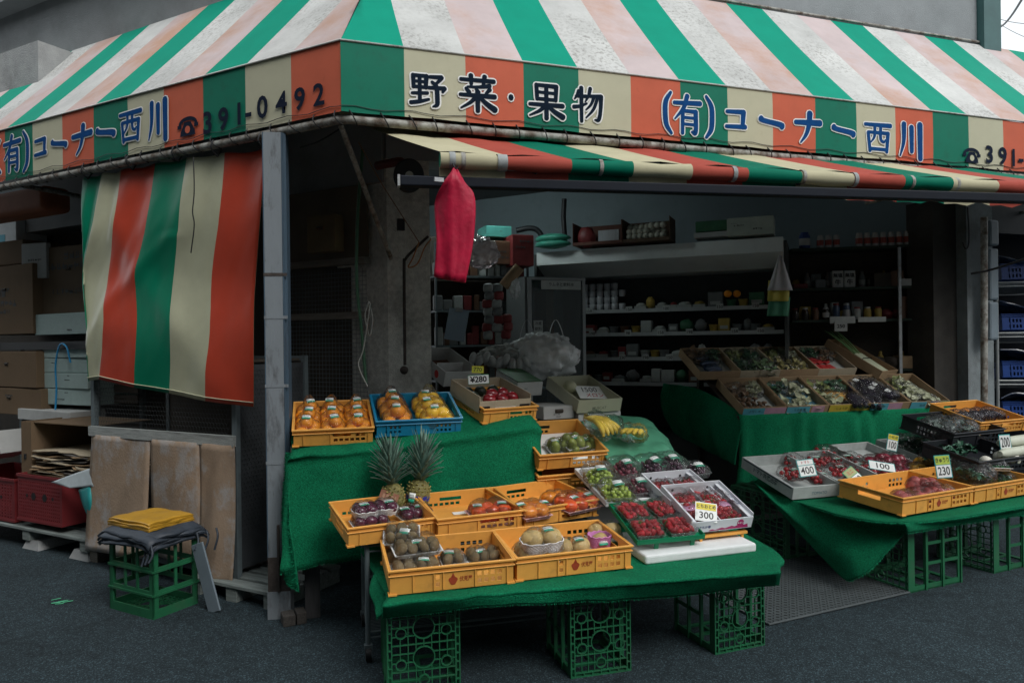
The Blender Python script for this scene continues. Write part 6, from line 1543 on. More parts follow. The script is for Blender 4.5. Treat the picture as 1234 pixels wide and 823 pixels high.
fruit('pink_root', lambda b: b.ball(r=(.034, .034, .036), nu=14, nv=10, fn=lambda v: V((v.x * (1 + .1 * math.sin(v.z * 5)), v.y, v.z))), m_pink)
def foam_box(key, label, M, L_, W_, H_, pr=True):
    CRT[key] = (M, L_, W_, H_)
    t = thing('foam_tray', label, 'foam box', M, 'foam trays on the right stand'); T = .014
    b = MB(); b.box(0, L_, 0, T, 0, H_); b.box(0, L_, W_ - T, W_, 0, H_); b.box(0, T, T + .0004, W_ - T - .0004, 0, H_); b.box(L_ - T, L_, T + .0004, W_ - T - .0004, 0, H_); b.box(T, L_ - T, T, W_ - T, 0, .01)
    b.build('tray_body', m_gtray, t)
    if pr:
        text('トマト共選出荷', H_ * .5, m_tprint, t, Matrix(((0, 0, -1, -.0012), (-1, 0, 0, W_ * .52), (0, 1, 0, H_ * .5), (0, 0, 0, 1))), .02, name='side_print')
        MB().box(-.0016, -.0005, .02, W_ - .02, H_ * .82, H_ * .92).build('print_band', m_tprint, t)
        text('TOMATO', H_ * .35, mat('tray_print_blue', (.08, .16, .2, 1), .6), t, tr(L_ * .55, -.0012, H_ * .4) @ FACE, .0, name='front_print')
    return t
def foam_M(pl, yaw, tilt, hh): return tr(gh(*pl, hh)) @ rotz(R(yaw)) @ rotx(R(tilt))
foam_box('t1', 'big grey foam tray with few tomato packs, leftmost on the right stand', foam_M((954.5, 602), -2, 12, .485), .40, .60, .085)
foam_box('t2', 'grey foam tray full of cherry tomato packs, second from the left', foam_M((1013, 594), 0, 12, .485), .42, .62, .075, False)
foam_box('t3', 'grey foam tray of red onions behind the yellow onion crate', foam_M((1075, 582), 2, 12, .50), .42, .64, .075, False)
foam_box('t4', 'grey foam tray of leafy green bags at the back of the right stand', foam_M((1135, 572), 4, 12, .52), .50, .62, .075, False)
def tpack(label, M, n, w_, d_, group, seed, key='cherry_tomato', sc=1., name='tomato_pack', lab=1, cat='vegetable pack'):
    M = M @ Matrix.Scale(1.32 if key in ('cherry_tomato', 'red_onion') else 1.15, 4)
    t = thing(name, label, cat, M, group); rg = random.Random(seed); pl_ = []
    for _ in range(n * 40):
        if len(pl_) >= n: break
        p = V((rg.uniform(-1, 1) * w_ * .4, rg.uniform(-1, 1) * d_ * .4, .016 * sc + rg.choice((0, 0, .016)) * sc))
        if all((p - q).length > .024 * sc for q in pl_): pl_.append(p)
    fruits(t, key, pl_, sc=sc)
    shell([((x * w_ * .36, y * d_ * .36, .022 * sc), .02 * sc) for x in (-1, 1) for y in (-1, 1)], .003, seed=seed, crinkle=.07, zcut=.002).build('clear_wrap', m_film, t)
    for k in range(lab): sticker(t, tr(rg.uniform(-.2, .2) * w_, rg.uniform(-.2, .2) * d_, .044 * sc) @ rotz(rg.uniform(-.4, .4)), .045, .028)
    return t
M = CRT['t1'][0]
for n, (px, py, lb) in enumerate(((955, 560, 'single upper'), (952, 575, 'left lower'), (973, 572, 'middle lower'), (984, 579, 'right lower'))): tpack(f'{lb} cherry tomato pack in the big left foam tray', on(M, px, py, .012), 12, .12, .11, 'tomato packs in the left tray', n)
M = CRT['t2'][0]
for n, (px, py, lb) in enumerate(((995, 549, 'back'), (987, 560, 'upper left'), (1006, 561, 'centre'), (1024, 558, 'upper right'), (1010, 572, 'front left'), (1034, 567, 'front right'), (1050, 571, 'far right'))): tpack(f'{lb} cherry tomato pack in the second foam tray', on(M, px, py, .012), 12, .13, .11, 'tomato packs in the second tray', 10 + n)
M = CRT['t3'][0]
for n, (px, py, lb) in enumerate(((1058, 563, 'left'), (1077, 560, 'upper right'), (1068, 573, 'lower'), (1090, 572, 'right front'))): tpack(f'{lb} bag of red onions in the grey tray behind the yellow crate', on(M, px, py, .012), 7, .16, .15, 'red onion bags in the grey tray', 30 + n, 'red_onion', 1.0, 'onion_bag', 0)
MB_ = None
M, L_, W_, H_ = CRT['onion']
for n, (x, y, lb) in enumerate(((.34, .30, 'left'), (.56, .32, 'middle'), (.74, .26, 'right front'), (.80, .55, 'right back'))): tpack(f'{lb} bag of pink roots in the yellow crate of the right stand', M @ tr(L_ * x, W_ * y, .012 + .025 * (n > 1)), 5, .15, .14, 'bags of pink roots in the yellow crate', 40 + n, 'pink_root', 1.15, 'root_bag', 0)
m_ypep = mat('yellow_pepper_skin', (.50, .26, .02, 1), .3, .25, 9., spec=.5)
fruit('pepper', lambda b: b.ball(r=(.036, .036, .040), nu=18, nv=10, fn=lambda v: V((v.x, v.y, v.z)) * (1 + .10 * math.cos(3 * math.atan2(v.y, v.x)))), m_ypep)
for n, (px, py, lb) in enumerate(((1105, 570, 'left'), (1117, 566, 'right'))):
    tpack(f'{lb} bag of yellow peppers beside the 230 card', on(CRT['t3'][0], px, py, .03), 4, .13, .12, 'bags of yellow peppers', 50 + n, 'pepper', 1., 'pepper_bag', 0)
def leafy(label, M, w_, d_, h_, n, m, seed, group, name='leafy_bag', lab=0, wrap=True):
    t = thing(name, label, 'leafy greens', M, group); rg = random.Random(seed); b = MB()
    for k in range(n):
        a = rg.uniform(0, 6.28); c = V((rg.uniform(-.4, .4) * w_, rg.uniform(-.4, .4) * d_, rg.uniform(.2, .9) * h_)); l = rg.uniform(.05, .09); d = V((math.cos(a), math.sin(a), rg.uniform(-.3, .5))); s = d.cross(V((0, 0, 1))).normalized()
        P = [[c + d * l * u + s * l * .38 * math.sin(PI * min(1, u * .9 + .1)) * q + V((0, 0, .012 * math.sin(u * 7 + k) + .008 * q * q)) for q in (-1, -.3, .3, 1)] for u in (0, .25, .5, .75, 1)]
        b.grid(P)
    b.build('leaves', m, t)
    if wrap: shell([((x * w_ * .34, y * d_ * .34, h_ * .5), h_ * .55) for x in (-1, 1) for y in (-1, 1)], .004, seed=seed, crinkle=.12, zcut=.002).build('clear_bag', m_film2, t)
    for k in range(lab): sticker(t, tr(0, 0, h_ * 1.1), .05, .03)
    return t
lg = 'bags of leafy greens on the right stand'
m_spin = mat('spinach_leaf', (.025, .095, .055, 1), .45, .5, 20.)
for n, (px, py, lb) in enumerate(((1095, 541, 'back left'), (1112, 545, 'second from the back left'), (1128, 551, 'middle'), (1150, 546, 'back right'), (1148, 562, 'front right'), (1128, 565, 'front middle'))):
    leafy(f'{lb} bag of dark leafy greens behind the yellow crates', on(CRT['t4'][0], px, py, .02), .26, .20, .08, 26, m_spin, n, lg)
M, L_, W_, H_ = CRT['cuke']
m_cuk = mat('cucumber_skin', (.02, .075, .03, 1), .4, .3, 20.)
def longveg(label, M, n, ln, r, m, seed, group, name, cat='vegetable pack', trayed=False, taper=.6, wrap=True, bend=.02, part='vegetable'):
    t = thing(name, label, cat, M, group); rg = random.Random(seed); cs = []
    for k in range(n):
        y = (k - (n - 1) / 2) * r * 2.05; b = rg.uniform(-bend, bend)
        P = [V((ln * (u - .5), y + b * math.sin(PI * u), r + .006)) for u in [i / 8 for i in range(9)]]
        MB().tube(P, [r * (taper + (1 - taper) * math.sin(PI * min(1, .15 + u * .85)) ** .6) for u in [i / 8 for i in range(9)]], 10).build(part, m, t)
        cs += [(P[1], r), (P[-2], r)]
    if trayed: tray(t, ln * 1.05, n * r * 2.2, .02, m_styro)
    if wrap: shell(cs, .005, seed=seed, crinkle=.07, zcut=.002).build('clear_wrap', m_film, t)
    return t
cg_ = 'cucumber packs in the yellow crate'
longveg('pack of cucumbers on a white tray, propped up on the others', on(M, 1195, 568, .10, 1.0) @ roty(R(16)), 4, .24, .017, m_cuk, 1, cg_, 'cucumber_pack', trayed=True)
longveg('bag of cucumbers lying under the propped up pack', on(M, 1205, 580, .03, .7), 5, .22, .017, m_cuk, 2, cg_, 'cucumber_pack')
leafy('bag of greens spilling over the front of the cucumber crate, left part', on(M, 1172, 580, .06), .26, .20, .09, 26, m_spin, 33, lg)
leafy('second bag of greens in the cucumber crate, nearest the 230 card', on(M, 1160, 572, .07), .24, .20, .08, 26, m_spin, 34, lg)
# price cards
def card(label, px, py, D, w_, h_, *a, **k): price_tag(label, gd(px, py, D), w_, h_, *a, **k)
card('price card reading トマト 400 on the left foam tray', 975, 574, 5.0, .125, .125, 'トマト', '400', 0, -24, -6, tf=.34, border=m_teal, topcol=m_label)
card('leaning price card reading ミニ 120 behind the yellow crate corner', 1041, 585, 4.86, .11, .15, 'ミニ', '120', .2, -40, -28, tf=.4, topcol=mat('tag_olive', (.35, .38, .16, 1), .5), border=mat('tag_green', (.02, .25, .12, 1), .5))
card('white price card reading 100 lying on the red onions', 1064, 567, 5.1, .18, .085, None, '100', 0, -50, 14, border=m_teal)
card('yellow topped price card reading 100 at the back of the right stand', 1074, 543, 5.5, .085, .13, '小松菜', '100', 0, -8, 14, tf=.34, topcol=m_tagy, topink=m_leafd)
card('yellow and green price card reading 230 in the middle of the greens', 1139, 576, 4.62, .105, .15, 'きゅうり', '230', 0, -10, -3, tf=.42, topcol=mat('tag_lime', (.45, .55, .08, 1), .5), topink=m_ink)
card('price card reading 200 standing beside the white radish', 1213, 543, 5.2, .085, .12, None, '200', 0, -8, -3)
# black crates with produce further right
bk = 'black crates at the back right'
m_bk = mat('black_crate', (.014, .016, .02, 1), .4, .2, 8., spec=.5)
place2('bk1', 'black plastic crate of wrapped vegetables behind the greens', gd(1146, 540, 5.45), 6, .62, .44, .12, 14, 'short', m_bk, group=bk, name='black_crate', mark=False)
place2('bk2', 'black plastic crate of turnips at the right edge', gd(1176, 574, 5.0), 6, .62, .42, .11, 12, 'short', m_bk, group=bk, name='black_crate', mark=False)
place2('egg', 'yellow crate of aubergines at the very back right', gd(1178, 524, 5.75), 6, .62, .44, .11, 16, 'short', None, mark=False)
m_aub = mat('aubergine_skin', (.012, .008, .022, 1), .22, .3, 9., spec=.6)
M, L_, W_, H_ = CRT['bk1']
for n in range(4): leafy(['left', 'second', 'third', 'right'][n] + ' shiny bag of vegetables in the black crate behind the greens', M @ tr(.09 + n * .145, .2 + .05 * (n % 2), .04), .15, .28, .07, 16, mat('grey_leaf', (.10, .14, .12, 1), .5, .4, 20.), 60 + n, 'bags in the black crate')
M, L_, W_, H_ = CRT['egg']
for n in range(4): longveg(['leftmost', 'second', 'third', 'rightmost'][n] + ' bag of aubergines in the back right yellow crate', M @ tr(.09 + n * .14, .22, .04) @ rotz(R(70)), 3, .17, .022, m_aub, n, 'aubergine bags', 'aubergine_bag', bend=.0)
M, L_, W_, H_ = CRT['bk2']
m_turn = mat('turnip_skin', (.62, .60, .52, 1), .4, .1, 9.)
fruit('turnip', lambda b: b.ball(r=(.046, .046, .038), nu=16, nv=10, fn=lambda v: V((v.x, v.y, v.z - .2 * max(0, -v.z - .8)))), m_turn)
for n, (px, py, lb) in enumerate(((1188, 555, 'smaller left'), (1206, 551, 'larger middle'), (1222, 553, 'right'))):
    o = put(FR['turnip'], 'turnip'); o.matrix_world = on(M, px, py, .075) @ Matrix.Scale([.9, 1.15, 1.0][n], 4) @ rotx(.3 * n); tag(o, f'{lb} white turnip in the black crate', 'turnip', 'turnips in the black crate')
leafy('turnip leaves packed in the black crate behind the turnips', M @ tr(.25, .3, .03), .34, .16, .07, 30, m_spin, 70, lg, wrap=False)
o = MB().tube([V((0, 0, 0)), V((.05, 0, .0)), V((.4, 0, .0)), V((.5, 0, 0))], [.02, .04, .043, .02], 14).build('white_radish', mat('radish_skin', (.50, .52, .42, 1), .4, .1, 9.)); o.matrix_world = tr(gd(1204, 534, 5.25)) @ rotz(R(8)); tag(o, 'thick white radish, the upper of two at the right edge', 'radish', 'white radishes')
o = MB().tube([V((0, 0, 0)), V((.05, 0, .0)), V((.4, 0, .0)), V((.5, 0, 0))], [.02, .036, .04, .02], 14).build('white_radish', _M['radish_skin']); o.matrix_world = tr(gd(1205, 547, 5.15)) @ rotz(R(8)); tag(o, 'thick white radish, the lower of two at the right edge', 'radish', 'white radishes')

# ---- upper back table with slanted cartons
T0, T1 = gd(893, 503, 6.05), gd(1141, 496, 6.5)
BM, BL = crate_frame(T0, T1, 0)
bt = thing('display_table', 'dark sloping display table under the vegetable cartons', 'table', BM)
hh = T0.z
b = MB(); b.add([(0, 0, -.02), (BL, 0, -.02), (BL, 1.0, .50), (0, 1.0, .50), (0, 0, -.05), (BL, 0, -.05), (BL, 1.0, .47), (0, 1.0, .47)], [(0, 1, 2, 3), (7, 6, 5, 4), (4, 5, 1, 0), (5, 6, 2, 1), (6, 7, 3, 2), (7, 4, 0, 3)]); b.build('table_top', m_dark, bt)
for x in (.05, BL - .1):
    for y in (.05, .85): MB().box(x, x + .05, y, y + .05, -hh, -.05 + y * .5).build('leg', m_dark, bt)
rows = [[BM @ V((-.02, .05, .01)), BM @ V((BL * .33, .05, .01)), BM @ V((BL * .66, .05, .01)), BM @ V((BL + .02, .05, .01))], [BM @ V((-.03, -.02, .0)), BM @ V((BL * .33, -.02, .0)), BM @ V((BL * .66, -.02, .0)), BM @ V((BL + .03, -.02, .0))],
        [BM @ V((-.05, -.05, -.28)), BM @ V((BL * .33, -.03, -.28)), BM @ V((BL * .66, -.06, -.28)), BM @ V((BL + .03, -.04, -.28))], [BM @ V((-.08, -.03, -.62)), BM @ V((BL * .33, -.07, -.62)), BM @ V((BL * .66, -.03, -.62)), BM @ V((BL + .02, -.06, -.62))]]
P = patch(rows, 60, 24)
for i, r in enumerate(P):
    for j, p in enumerate(r): p += BM.to_3x3() @ V((0, -.022 * math.sin(j * .9 + math.sin(j * .37) * 2) * min(1, max(0, i - 5) / 10), 0))
b = MB(); b.grid(P, thick=.005); blades(b, P, 2500, .009, mi=1, seed=9)
tag(b.build('turf_cloth', [m_turf, m_turf2]), 'green turf cloth hanging in folds at the front of the sloping display table', 'turf cloth', 'green turf cloths')
rows = [[gd(800, 462, 6.9), gd(845, 470, 6.6), gd(898, 500, 6.05)], [gd(796, 480, 6.85), gd(840, 500, 6.5), gd(893, 520, 6.0)], [gd(800, 500, 6.8), gd(850, 530, 6.4), gd(888, 545, 5.98)], [gd(812, 522, 6.75), gd(862, 548, 6.35), gd(886, 560, 5.96)]]
P = patch(rows, 30, 30)
for i, r in enumerate(P):
    for j, p in enumerate(r): p += V((-.6, -.8, 0)) * .02 * math.sin(j * .8 + i * .15)
b = MB(); b.grid(P, thick=.005); blades(b, P, 2000, .009, mi=1, seed=10)
tag(b.build('turf_cloth', [m_turf, m_turf2]), 'dark green turf cloth draped round the left end of the sloping display table', 'turf cloth', 'green turf cloths')
SLP = tr(BM.translation) @ BM.to_3x3().to_4x4() @ rotx(math.atan2(.52, 1.0))
m_lb = mat('print_light_blue', (.10, .38, .48, 1), .6); m_pk = mat('print_pink', (.50, .28, .38, 1), .6); m_ye = mat('print_yellow', (.52, .40, .05, 1), .6)
m_rd = mat('print_red', (.42, .03, .03, 1), .6); m_gr = mat('print_green', (.03, .26, .14, 1), .6); m_nv = mat('print_blue', (.03, .14, .32, 1), .6)
lin_g = mat('grey_paper_liner', (.34, .36, .34, 1), .7, .08, 6.)
bw = BL / 5
prints = [[(.0, .5, .1, .9, m_lb), (.5, 1, .1, .9, m_pk)], [(.0, .55, .1, .9, m_lb), (.6, .9, .1, .9, m_pk)], [(.0, 1, .1, .95, m_ye)], [(.0, .45, .05, .95, m_lb), (.45, .8, .05, .95, m_pk)], [(.0, .4, .05, .95, m_lb), (.5, .75, .05, .95, m_nv), (.76, 1, .05, .95, m_gr)]]
liners = [lin_g, mat('blue_liner', (.10, .26, .34, 1), .6), lin_g, lin_g, lin_g]
FB = {}
names = ['first from the left, with mushrooms', 'second from the left, with a blue liner', 'third from the left, with a yellow front', 'fourth from the left, with bagged aubergines', 'rightmost, with white bundles']
for i in range(5):
    M = SLP @ tr(i * bw + .004, .0, .01); FB[i] = M
    open_box('slanted carton in the front row, ' + names[i], M, bw - .01, .50, .085, m_card, inner=liners[i], front=prints[i], name='slanted_carton', group='slanted vegetable cartons')
    text(['ぶなしめじ', 'えのき茸', 'しょうが', 'なす', 'ねぎ'][i], .03, m_ink, bpy.data.objects[FBN] if False else [o for o in COL.objects if o.get('category') == 'box'][-1], tr(bw * .3, -.003, .045) @ FACE, .0)
BB = {}
names2 = ['leftmost, with dark blue packets', 'second, with pale green leaves', 'third, with yellow packs', 'fourth, with red printed packets']
for i in range(4):
    M = SLP @ tr(-.16 + i * bw * .98, .54, .06) ; BB[i] = M
    open_box('slanted carton in the back row, ' + names2[i], M, bw - .01, .46, .085, m_card2 if i % 2 else m_card, inner=lin_g, name='slanted_carton', group='slanted vegetable cartons')
m_mush = mat('mushroom_brown', (.14, .085, .05, 1), .7, .3, 20.)
for n in range(14):
    o = MB().lathe([(.0002, .03), (.018, .026), (.028, .012), (.024, .006), (.008, .004), (.007, -.02)], 12).build('mushroom', m_mush); o.matrix_world = FB[0] @ tr(.06 + (n % 5) * .055, .06 + .07 * (n // 5), .03) @ rotx(rg.uniform(-.8, .8)) @ roty(rg.uniform(-.8, .8)); tag(o, 'brown mushroom lying in the leftmost carton of the front row', 'mushroom', 'mushrooms in the slanted carton')
for n in range(3): leafy(['left', 'middle', 'right'][n] + ' small bag of pale sprouts in the blue lined carton', FB[1] @ tr(.08 + .09 * n, .09, .012), .09, .14, .04, 14, mat('pale_leaf', (.34, .36, .22, 1), .6, .3, 20.), 80 + n, 'bags of sprouts')
longveg('pair of wrapped yellow packs lying in the yellow fronted carton', FB[2] @ tr(.2, .2, .012), 3, .2, .02, m_ypep, 5, 'packs', 'wrapped_pack')
for n, (x, y) in enumerate(((.06, .30), (.16, .34), (.26, .33), (.10, .17), (.20, .20), (.29, .16), (.05, .05), (-.12, .05), (-.04, .12))):
    longveg(['back left', 'back middle', 'back right', 'centre left', 'centre', 'centre right', 'front', 'far front left', 'front left'][n] + ' dark bag of aubergines in the fourth slanted carton', FB[3] @ tr(x, y, .03 + .02 * (n % 2)) @ rotz(R(60 + 20 * (n % 3))), 3, .17, .024, m_aub, 90 + n, 'dark aubergine bags', 'aubergine_bag')
    if n < 6: sticker(None, FB[3] @ tr(x, y - .02, .095 + .02 * (n % 2)) @ rotz(.4), .06, .045) if False else None
for n, (x, y) in enumerate(((.10, .38), (.17, .24), (.24, .30), (.30, .18))):
    o = MB().box(-.03, .03, -.022, .022, 0, .002).build('white_card', m_label); o.matrix_world = FB[3] @ tr(x, y, .10) @ rotz(.5); tag(o, ['back', 'left', 'middle', 'right'][n] + ' white slip lying on the dark aubergine bags', 'paper slip', 'white slips on the aubergines')
for n in range(4): leafy(['front', 'second', 'third', 'back'][n] + ' white and green bundle in the rightmost slanted carton', FB[4] @ tr(.25 - .03 * n, .06 + .1 * n, .02), .13, .10, .06, 16, mat('white_green_leaf', (.40, .42, .28, 1), .6, .5, 14.), 100 + n, 'white and green bundles')
for n in range(3): longveg(['upper', 'middle', 'lower'][n] + ' dark blue packet in the leftmost back carton', BB[0] @ tr(.2, .12 + .09 * n, .012) @ rotz(.2), 2, .16, .02, mat('navy_packet', (.02, .05, .12, 1), .3, .5, 20.), n, 'dark blue packets', 'packet')
leafy('clump of pale green leaves in the second back carton', BB[1] @ tr(.28, .10, .01), .2, .18, .09, 30, mat('pale_green_leaf', (.16, .26, .12, 1), .5, .4, 20.), 110, lg)
for n in range(2): leafy(['left', 'right'][n] + ' pack of yellow greens in the third back carton', BB[2] @ tr(.12 + .14 * n, .15, .01), .14, .2, .06, 18, mat('yellow_leaf', (.36, .32, .12, 1), .5, .4, 20.), 112 + n, lg)
for n in range(6):
    o = MB().box(-.035, .035, -.06, .06, 0, .02).build('packet', m_rd); o.matrix_world = BB[3] @ tr(.08 + .075 * (n % 3), .12 + .15 * (n // 3), .012) @ rotz(.1 * n); bevel(o, .006); tag(o, ['front left', 'front middle', 'front right', 'back left', 'back middle', 'back right'][n] + ' red packet in the fourth back carton', 'packet', 'red packets in the back carton')
# more stock in the slanted cartons
bagc = [('dark green', mat('bag_dark_green', (.03, .10, .045, 1), .45, .5, 20.)), ('yellow green', mat('bag_yellow_green', (.20, .24, .07, 1), .45, .5, 20.)), ('white and green', _M['white_green_leaf']), ('brown', mat('bag_brown', (.17, .10, .05, 1), .5, .5, 20.)), ('pale', _M['pale_leaf'])]
def stock(box, where, spots, kinds, seed, dx=.15, dy=.17):
    for n, ((x, y, pos), k) in enumerate(zip(spots, kinds)):
        leafy(f'{bagc[k][0]} bag of produce, {pos} in the {where}', box @ tr(x, y, .012), dx, dy, .065, 22, bagc[k][1], seed + n, 'bags of produce in the slanted cartons')
q4 = [(.10, .14, 'front left'), (.27, .14, 'front right'), (.10, .34, 'back left'), (.27, .34, 'back right')]
stock(FB[0], 'leftmost front carton', q4[2:], (3, 4), 300)
stock(FB[1], 'blue lined front carton', q4[2:], (0, 2), 310)
stock(FB[2], 'yellow fronted carton', (q4[0], q4[2], q4[3]), (4, 1, 0), 320)
stock(FB[4], 'rightmost front carton', (q4[0], q4[2]), (2, 1), 330)
stock(BB[0], 'leftmost back carton', (q4[2], q4[3]), (3, 0), 340)
stock(BB[1], 'second back carton', (q4[0], q4[2], q4[3]), (0, 1, 0), 350)
stock(BB[2], 'third back carton', (q4[2], q4[3]), (1, 2), 360)
stock(BB[3], 'fourth back carton', (q4[2], q4[3]), (0, 3), 370)
# leeks in a long carton
LB = tr(gd(1048, 452, 7.0)) @ rotz(R(122)) @ roty(R(0))
LKM = tr(gd(1058, 457, 6.75)) @ rotz(R(20)) @ rotx(R(30))
open_box('long open carton of leeks above the slanted cartons', LKM, .34, .62, .09, m_card, name='leek_carton')
t = thing('leek_bundle', 'bundle of leeks with green tops tied in the long carton', 'leeks', LKM @ tr(.17, .05, .05))
for k in range(7):
    x = -.07 + .023 * k
    MB().tube([V((x, 0, .0)), V((x * .9, .3, .02))], .012, 8).build('white_shaft', mat('leek_white', (.45, .48, .34, 1), .5), t)
    P = [[V((x * .9 + q * .012 + (k - 3) * .018 * u, .3 + .36 * u, .02 + .07 * u + .01 * math.sin(k + u * 3))) for q in (-1, 0, 1)] for u in (0, .25, .5, .75, 1)]
    MB().grid(P, thick=.003).build('green_leaf', mat('leek_green', (.10, .20, .07, 1), .5, .3, 14.), t)
MB().tube([V((-.09, .2, .0)), V((-.09, .2, .035)), V((.09, .2, .035)), V((.09, .2, .0))], .004, 5).build('tie', m_ink, t)
# ================================================================== dark side opening behind the post
s0, s1 = ls(352, .98), ls(447, .98)
sdr = thing('mesh_door', 'dark storeroom opening with a stained board above and a wire mesh door below', 'door', LF(s0, .95, 0))
w_ = s0 - s1
zA, zB, zC = lp(400, 180, .95).z, lp(400, 316, .95).z, lp(400, 455, .95).z
MB().box(0, w_, 0, .02, zB + .02, 2.74).build('upper_board', m_b, sdr)
MB().box(0, w_, -.03, .03, zB - .03, zB + .018).build('cross_rail', m_wood, sdr)
b = MB(); wire_net(b, (.01, 0, .1), (1, 0, 0), (0, 0, 1), w_ - .02, zB - .16, .032, .0016, False); b.build('wire_mesh', m_frame, sdr)
MB().box(0, w_, .12, .14, .0, zB - .032).build('dark_backing', m_dark, sdr)  # dark sheet stands in for the shade inside the opening
MB().box(0, w_, -.02, .02, lp(400, 385, .95).z, lp(400, 377, .95).z).build('middle_rail', m_wood, sdr)
o = carton('brown carton stored behind the mesh door, under the stained board', LF(ls(383, .9), .80, lp(400, 302, .9).z - .02), .26, .1, .26, mat('ochre_carton', (.13, .10, .05, 1), .85, .2, 6.), hole=True, seed=44)
MB().tube(spline([gd(436, 195, 4.75), gd(425, 250, 4.75), gd(418, 320, 4.75), gd(432, 400, 4.7), gd(440, 468, 4.65)], 30), .012, 6)
tag(MB().tube(spline([gd(437, 180, 4.75), gd(431, 260, 4.75), gd(430, 340, 4.72), gd(436, 400, 4.7), gd(441, 462, 4.65)], 30), .011, 6).build('garden_hose', mat('green_hose', (.03, .10, .05, 1), .5)), 'dark green hose hanging beside the pillar', 'hose')
tag(MB().tube(spline([gd(444, 362, 4.66), gd(449, 385, 4.64), gd(445, 405, 4.64), gd(440, 380, 4.64), gd(446, 366, 4.64), gd(438, 420, 4.62), gd(432, 440, 4.6), gd(443, 466, 4.55)], 40), .005, 5).build('white_string', mat('dirty_white_string', (.32, .33, .30, 1), .8)), 'dirty white string looped on the hose beside the pillar', 'string')
tag(MB().tube([gd(432, 172, 4.55), gd(462, 225, 4.7), gd(505, 292, 4.86)], .0035, 5).build('brown_cord', mat('brown_cord', (.22, .11, .06, 1), .8)), 'thin brown cord stretched from the awning corner to the pillar', 'cord')
tag(MB().tube(spline([gd(505, 292, 4.88), gd(497, 312, 4.88), gd(492, 322, 4.88), gd(503, 318, 4.88), gd(512, 298, 4.88), gd(520, 288, 4.88)], 24), .005, 5).build('knotted_rope', mat('orange_cord', (.40, .17, .06, 1), .8)), 'orange cord knotted in a loop on the pillar edge', 'cord')
pc = thing('conduit_pipe', 'thin rusty pipe running down the pillar to a valve box', 'pipe', tr(0, 0, 0))
MB().tube(spline([gd(516, 285, 5.0), gd(500, 300, 4.98), gd(489, 312, 4.97), gd(487, 325, 4.97), gd(488, 440, 4.97)], 30), .011, 6).build('pipe', m_rusty, pc)
MB().ball(gd(487, 446, 4.96), (.03, .03, .03), 12, 8).build('valve', m_rusty, pc); q = gd(483, 271, 4.97); MB().box(q.x - .025, q.x + .025, q.y - .02, q.y + .02, q.z - .04, q.z + .04).build('junction_box', m_black, pc)
lm = thing('round_lamp', 'round unlit floodlight on a dark red bracket by the awning corner', 'lamp', tr(0, 0, 0))
q = gd(492, 212, 4.5); dirl = (RGT * .55 - DIR * .75 - UP * .25).normalized()
b = MB(); Ml = dirl.to_track_quat('Z', 'Y').to_matrix().to_4x4(); Ml.translation = q
b.lathe([(.02, -.13), (.045, -.10), (.085, -.02), (.105, .0), (.108, .012), (.098, .014)], 24, 0, Ml); b.build('shade', m_black, lm)
MB().lathe([(.097, .004), (.06, .012), (.0002, .016)], 24, 0, Ml).build('glass', mat('lamp_glass', (.42, .46, .46, 1), .15, .05, 5., spec=.6), lm)
MB().tube(spline([gd(455, 200, 4.7), gd(470, 197, 4.62), gd(485, 196, 4.58), q - dirl * .1], 10), .03, 8).build('bracket', mat('dark_red_paint', (.10, .015, .012, 1), .5), lm)
tag(MB().tube(spline([gd(362, 178, 4.5), gd(385, 170, 4.3), gd(412, 154, 4.15)], 10), .005, 5).build('black_cable', m_black), 'black cable slung from the steel post to the awning corner', 'cable')

# ================================================================== inside of the shop
def bk_at(px, D): p = gd(px, 411, D); p.z = 0; return p
RX, LX = bk_at(945, 6.75), bk_at(648, 7.75)
cdir = (RX - LX); cL = cdir.length; cyaw = math.atan2(cdir.y, cdir.x)
CSM = tr(LX) @ rotz(cyaw)
case = thing('refrigerated_case', 'tall open refrigerated display case with a white canopy and priced shelves', 'display case', CSM)
def cz(py, D): return 1.6 + (411.5 - py) / FPX * D
ztop, zbot = gd(920, 287, 6.84).z, gd(920, 313, 6.84).z
m_case = mat('case_white_enamel', (.74, .77, .76, 1), .4, .06, 6., dirt=.2); m_cased = mat('case_dark_inside', (.05, .055, .055, 1), .6, .2, 5.)
b = MB()
prof = [(0, ztop - .14), (.0, ztop), (.75, ztop + .02), (.75, zbot - .06), (.30, zbot - .06), (.04, ztop - .16)]
vs = [(x, y, z_) for x in (0, cL) for y, z_ in prof]; n = len(prof)
b.add(vs, [(k, (k + 1) % n, n + (k + 1) % n, n + k) for k in range(n)] + [tuple(range(n))[::-1], tuple(range(n, 2 * n))]); b.build('canopy', m_case, case)
b = MB(); b.box(0, cL, .72, .76, .2, zbot - .005); b.box(-.03, -.002, .0, .78, .05, ztop - .02); b.box(cL + .002, cL + .03, .12, .78, .05, ztop - .02); b.build('case_shell', m_cased, case)
b = MB(); b.box(0, cL, -.1, .7, .0, .62); b.build('case_base', mat('case_base_grey', (.10, .11, .11, 1), .5), case)
m_rail = mat('price_rail', (.42, .44, .44, 1), .35, .1, 5.)
SHZ = [gd(800, y, 7.2).z for y in (370, 400, 431, 462)]
for k, z_ in enumerate(SHZ):
    d0 = .30 - .06 * k
    s_ = MB().box(.01, cL - .01, d0 + .006, .71, z_ - .02, z_).build('shelf', m_cased, case); MB().box(.01, cL - .01, d0, d0 + .005, z_ - .035, z_ + .004).build('price_rail', m_rail, case)
m_pc = mat('small_price_card', (.50, .52, .50, 1), .5)
rg = random.Random(12)
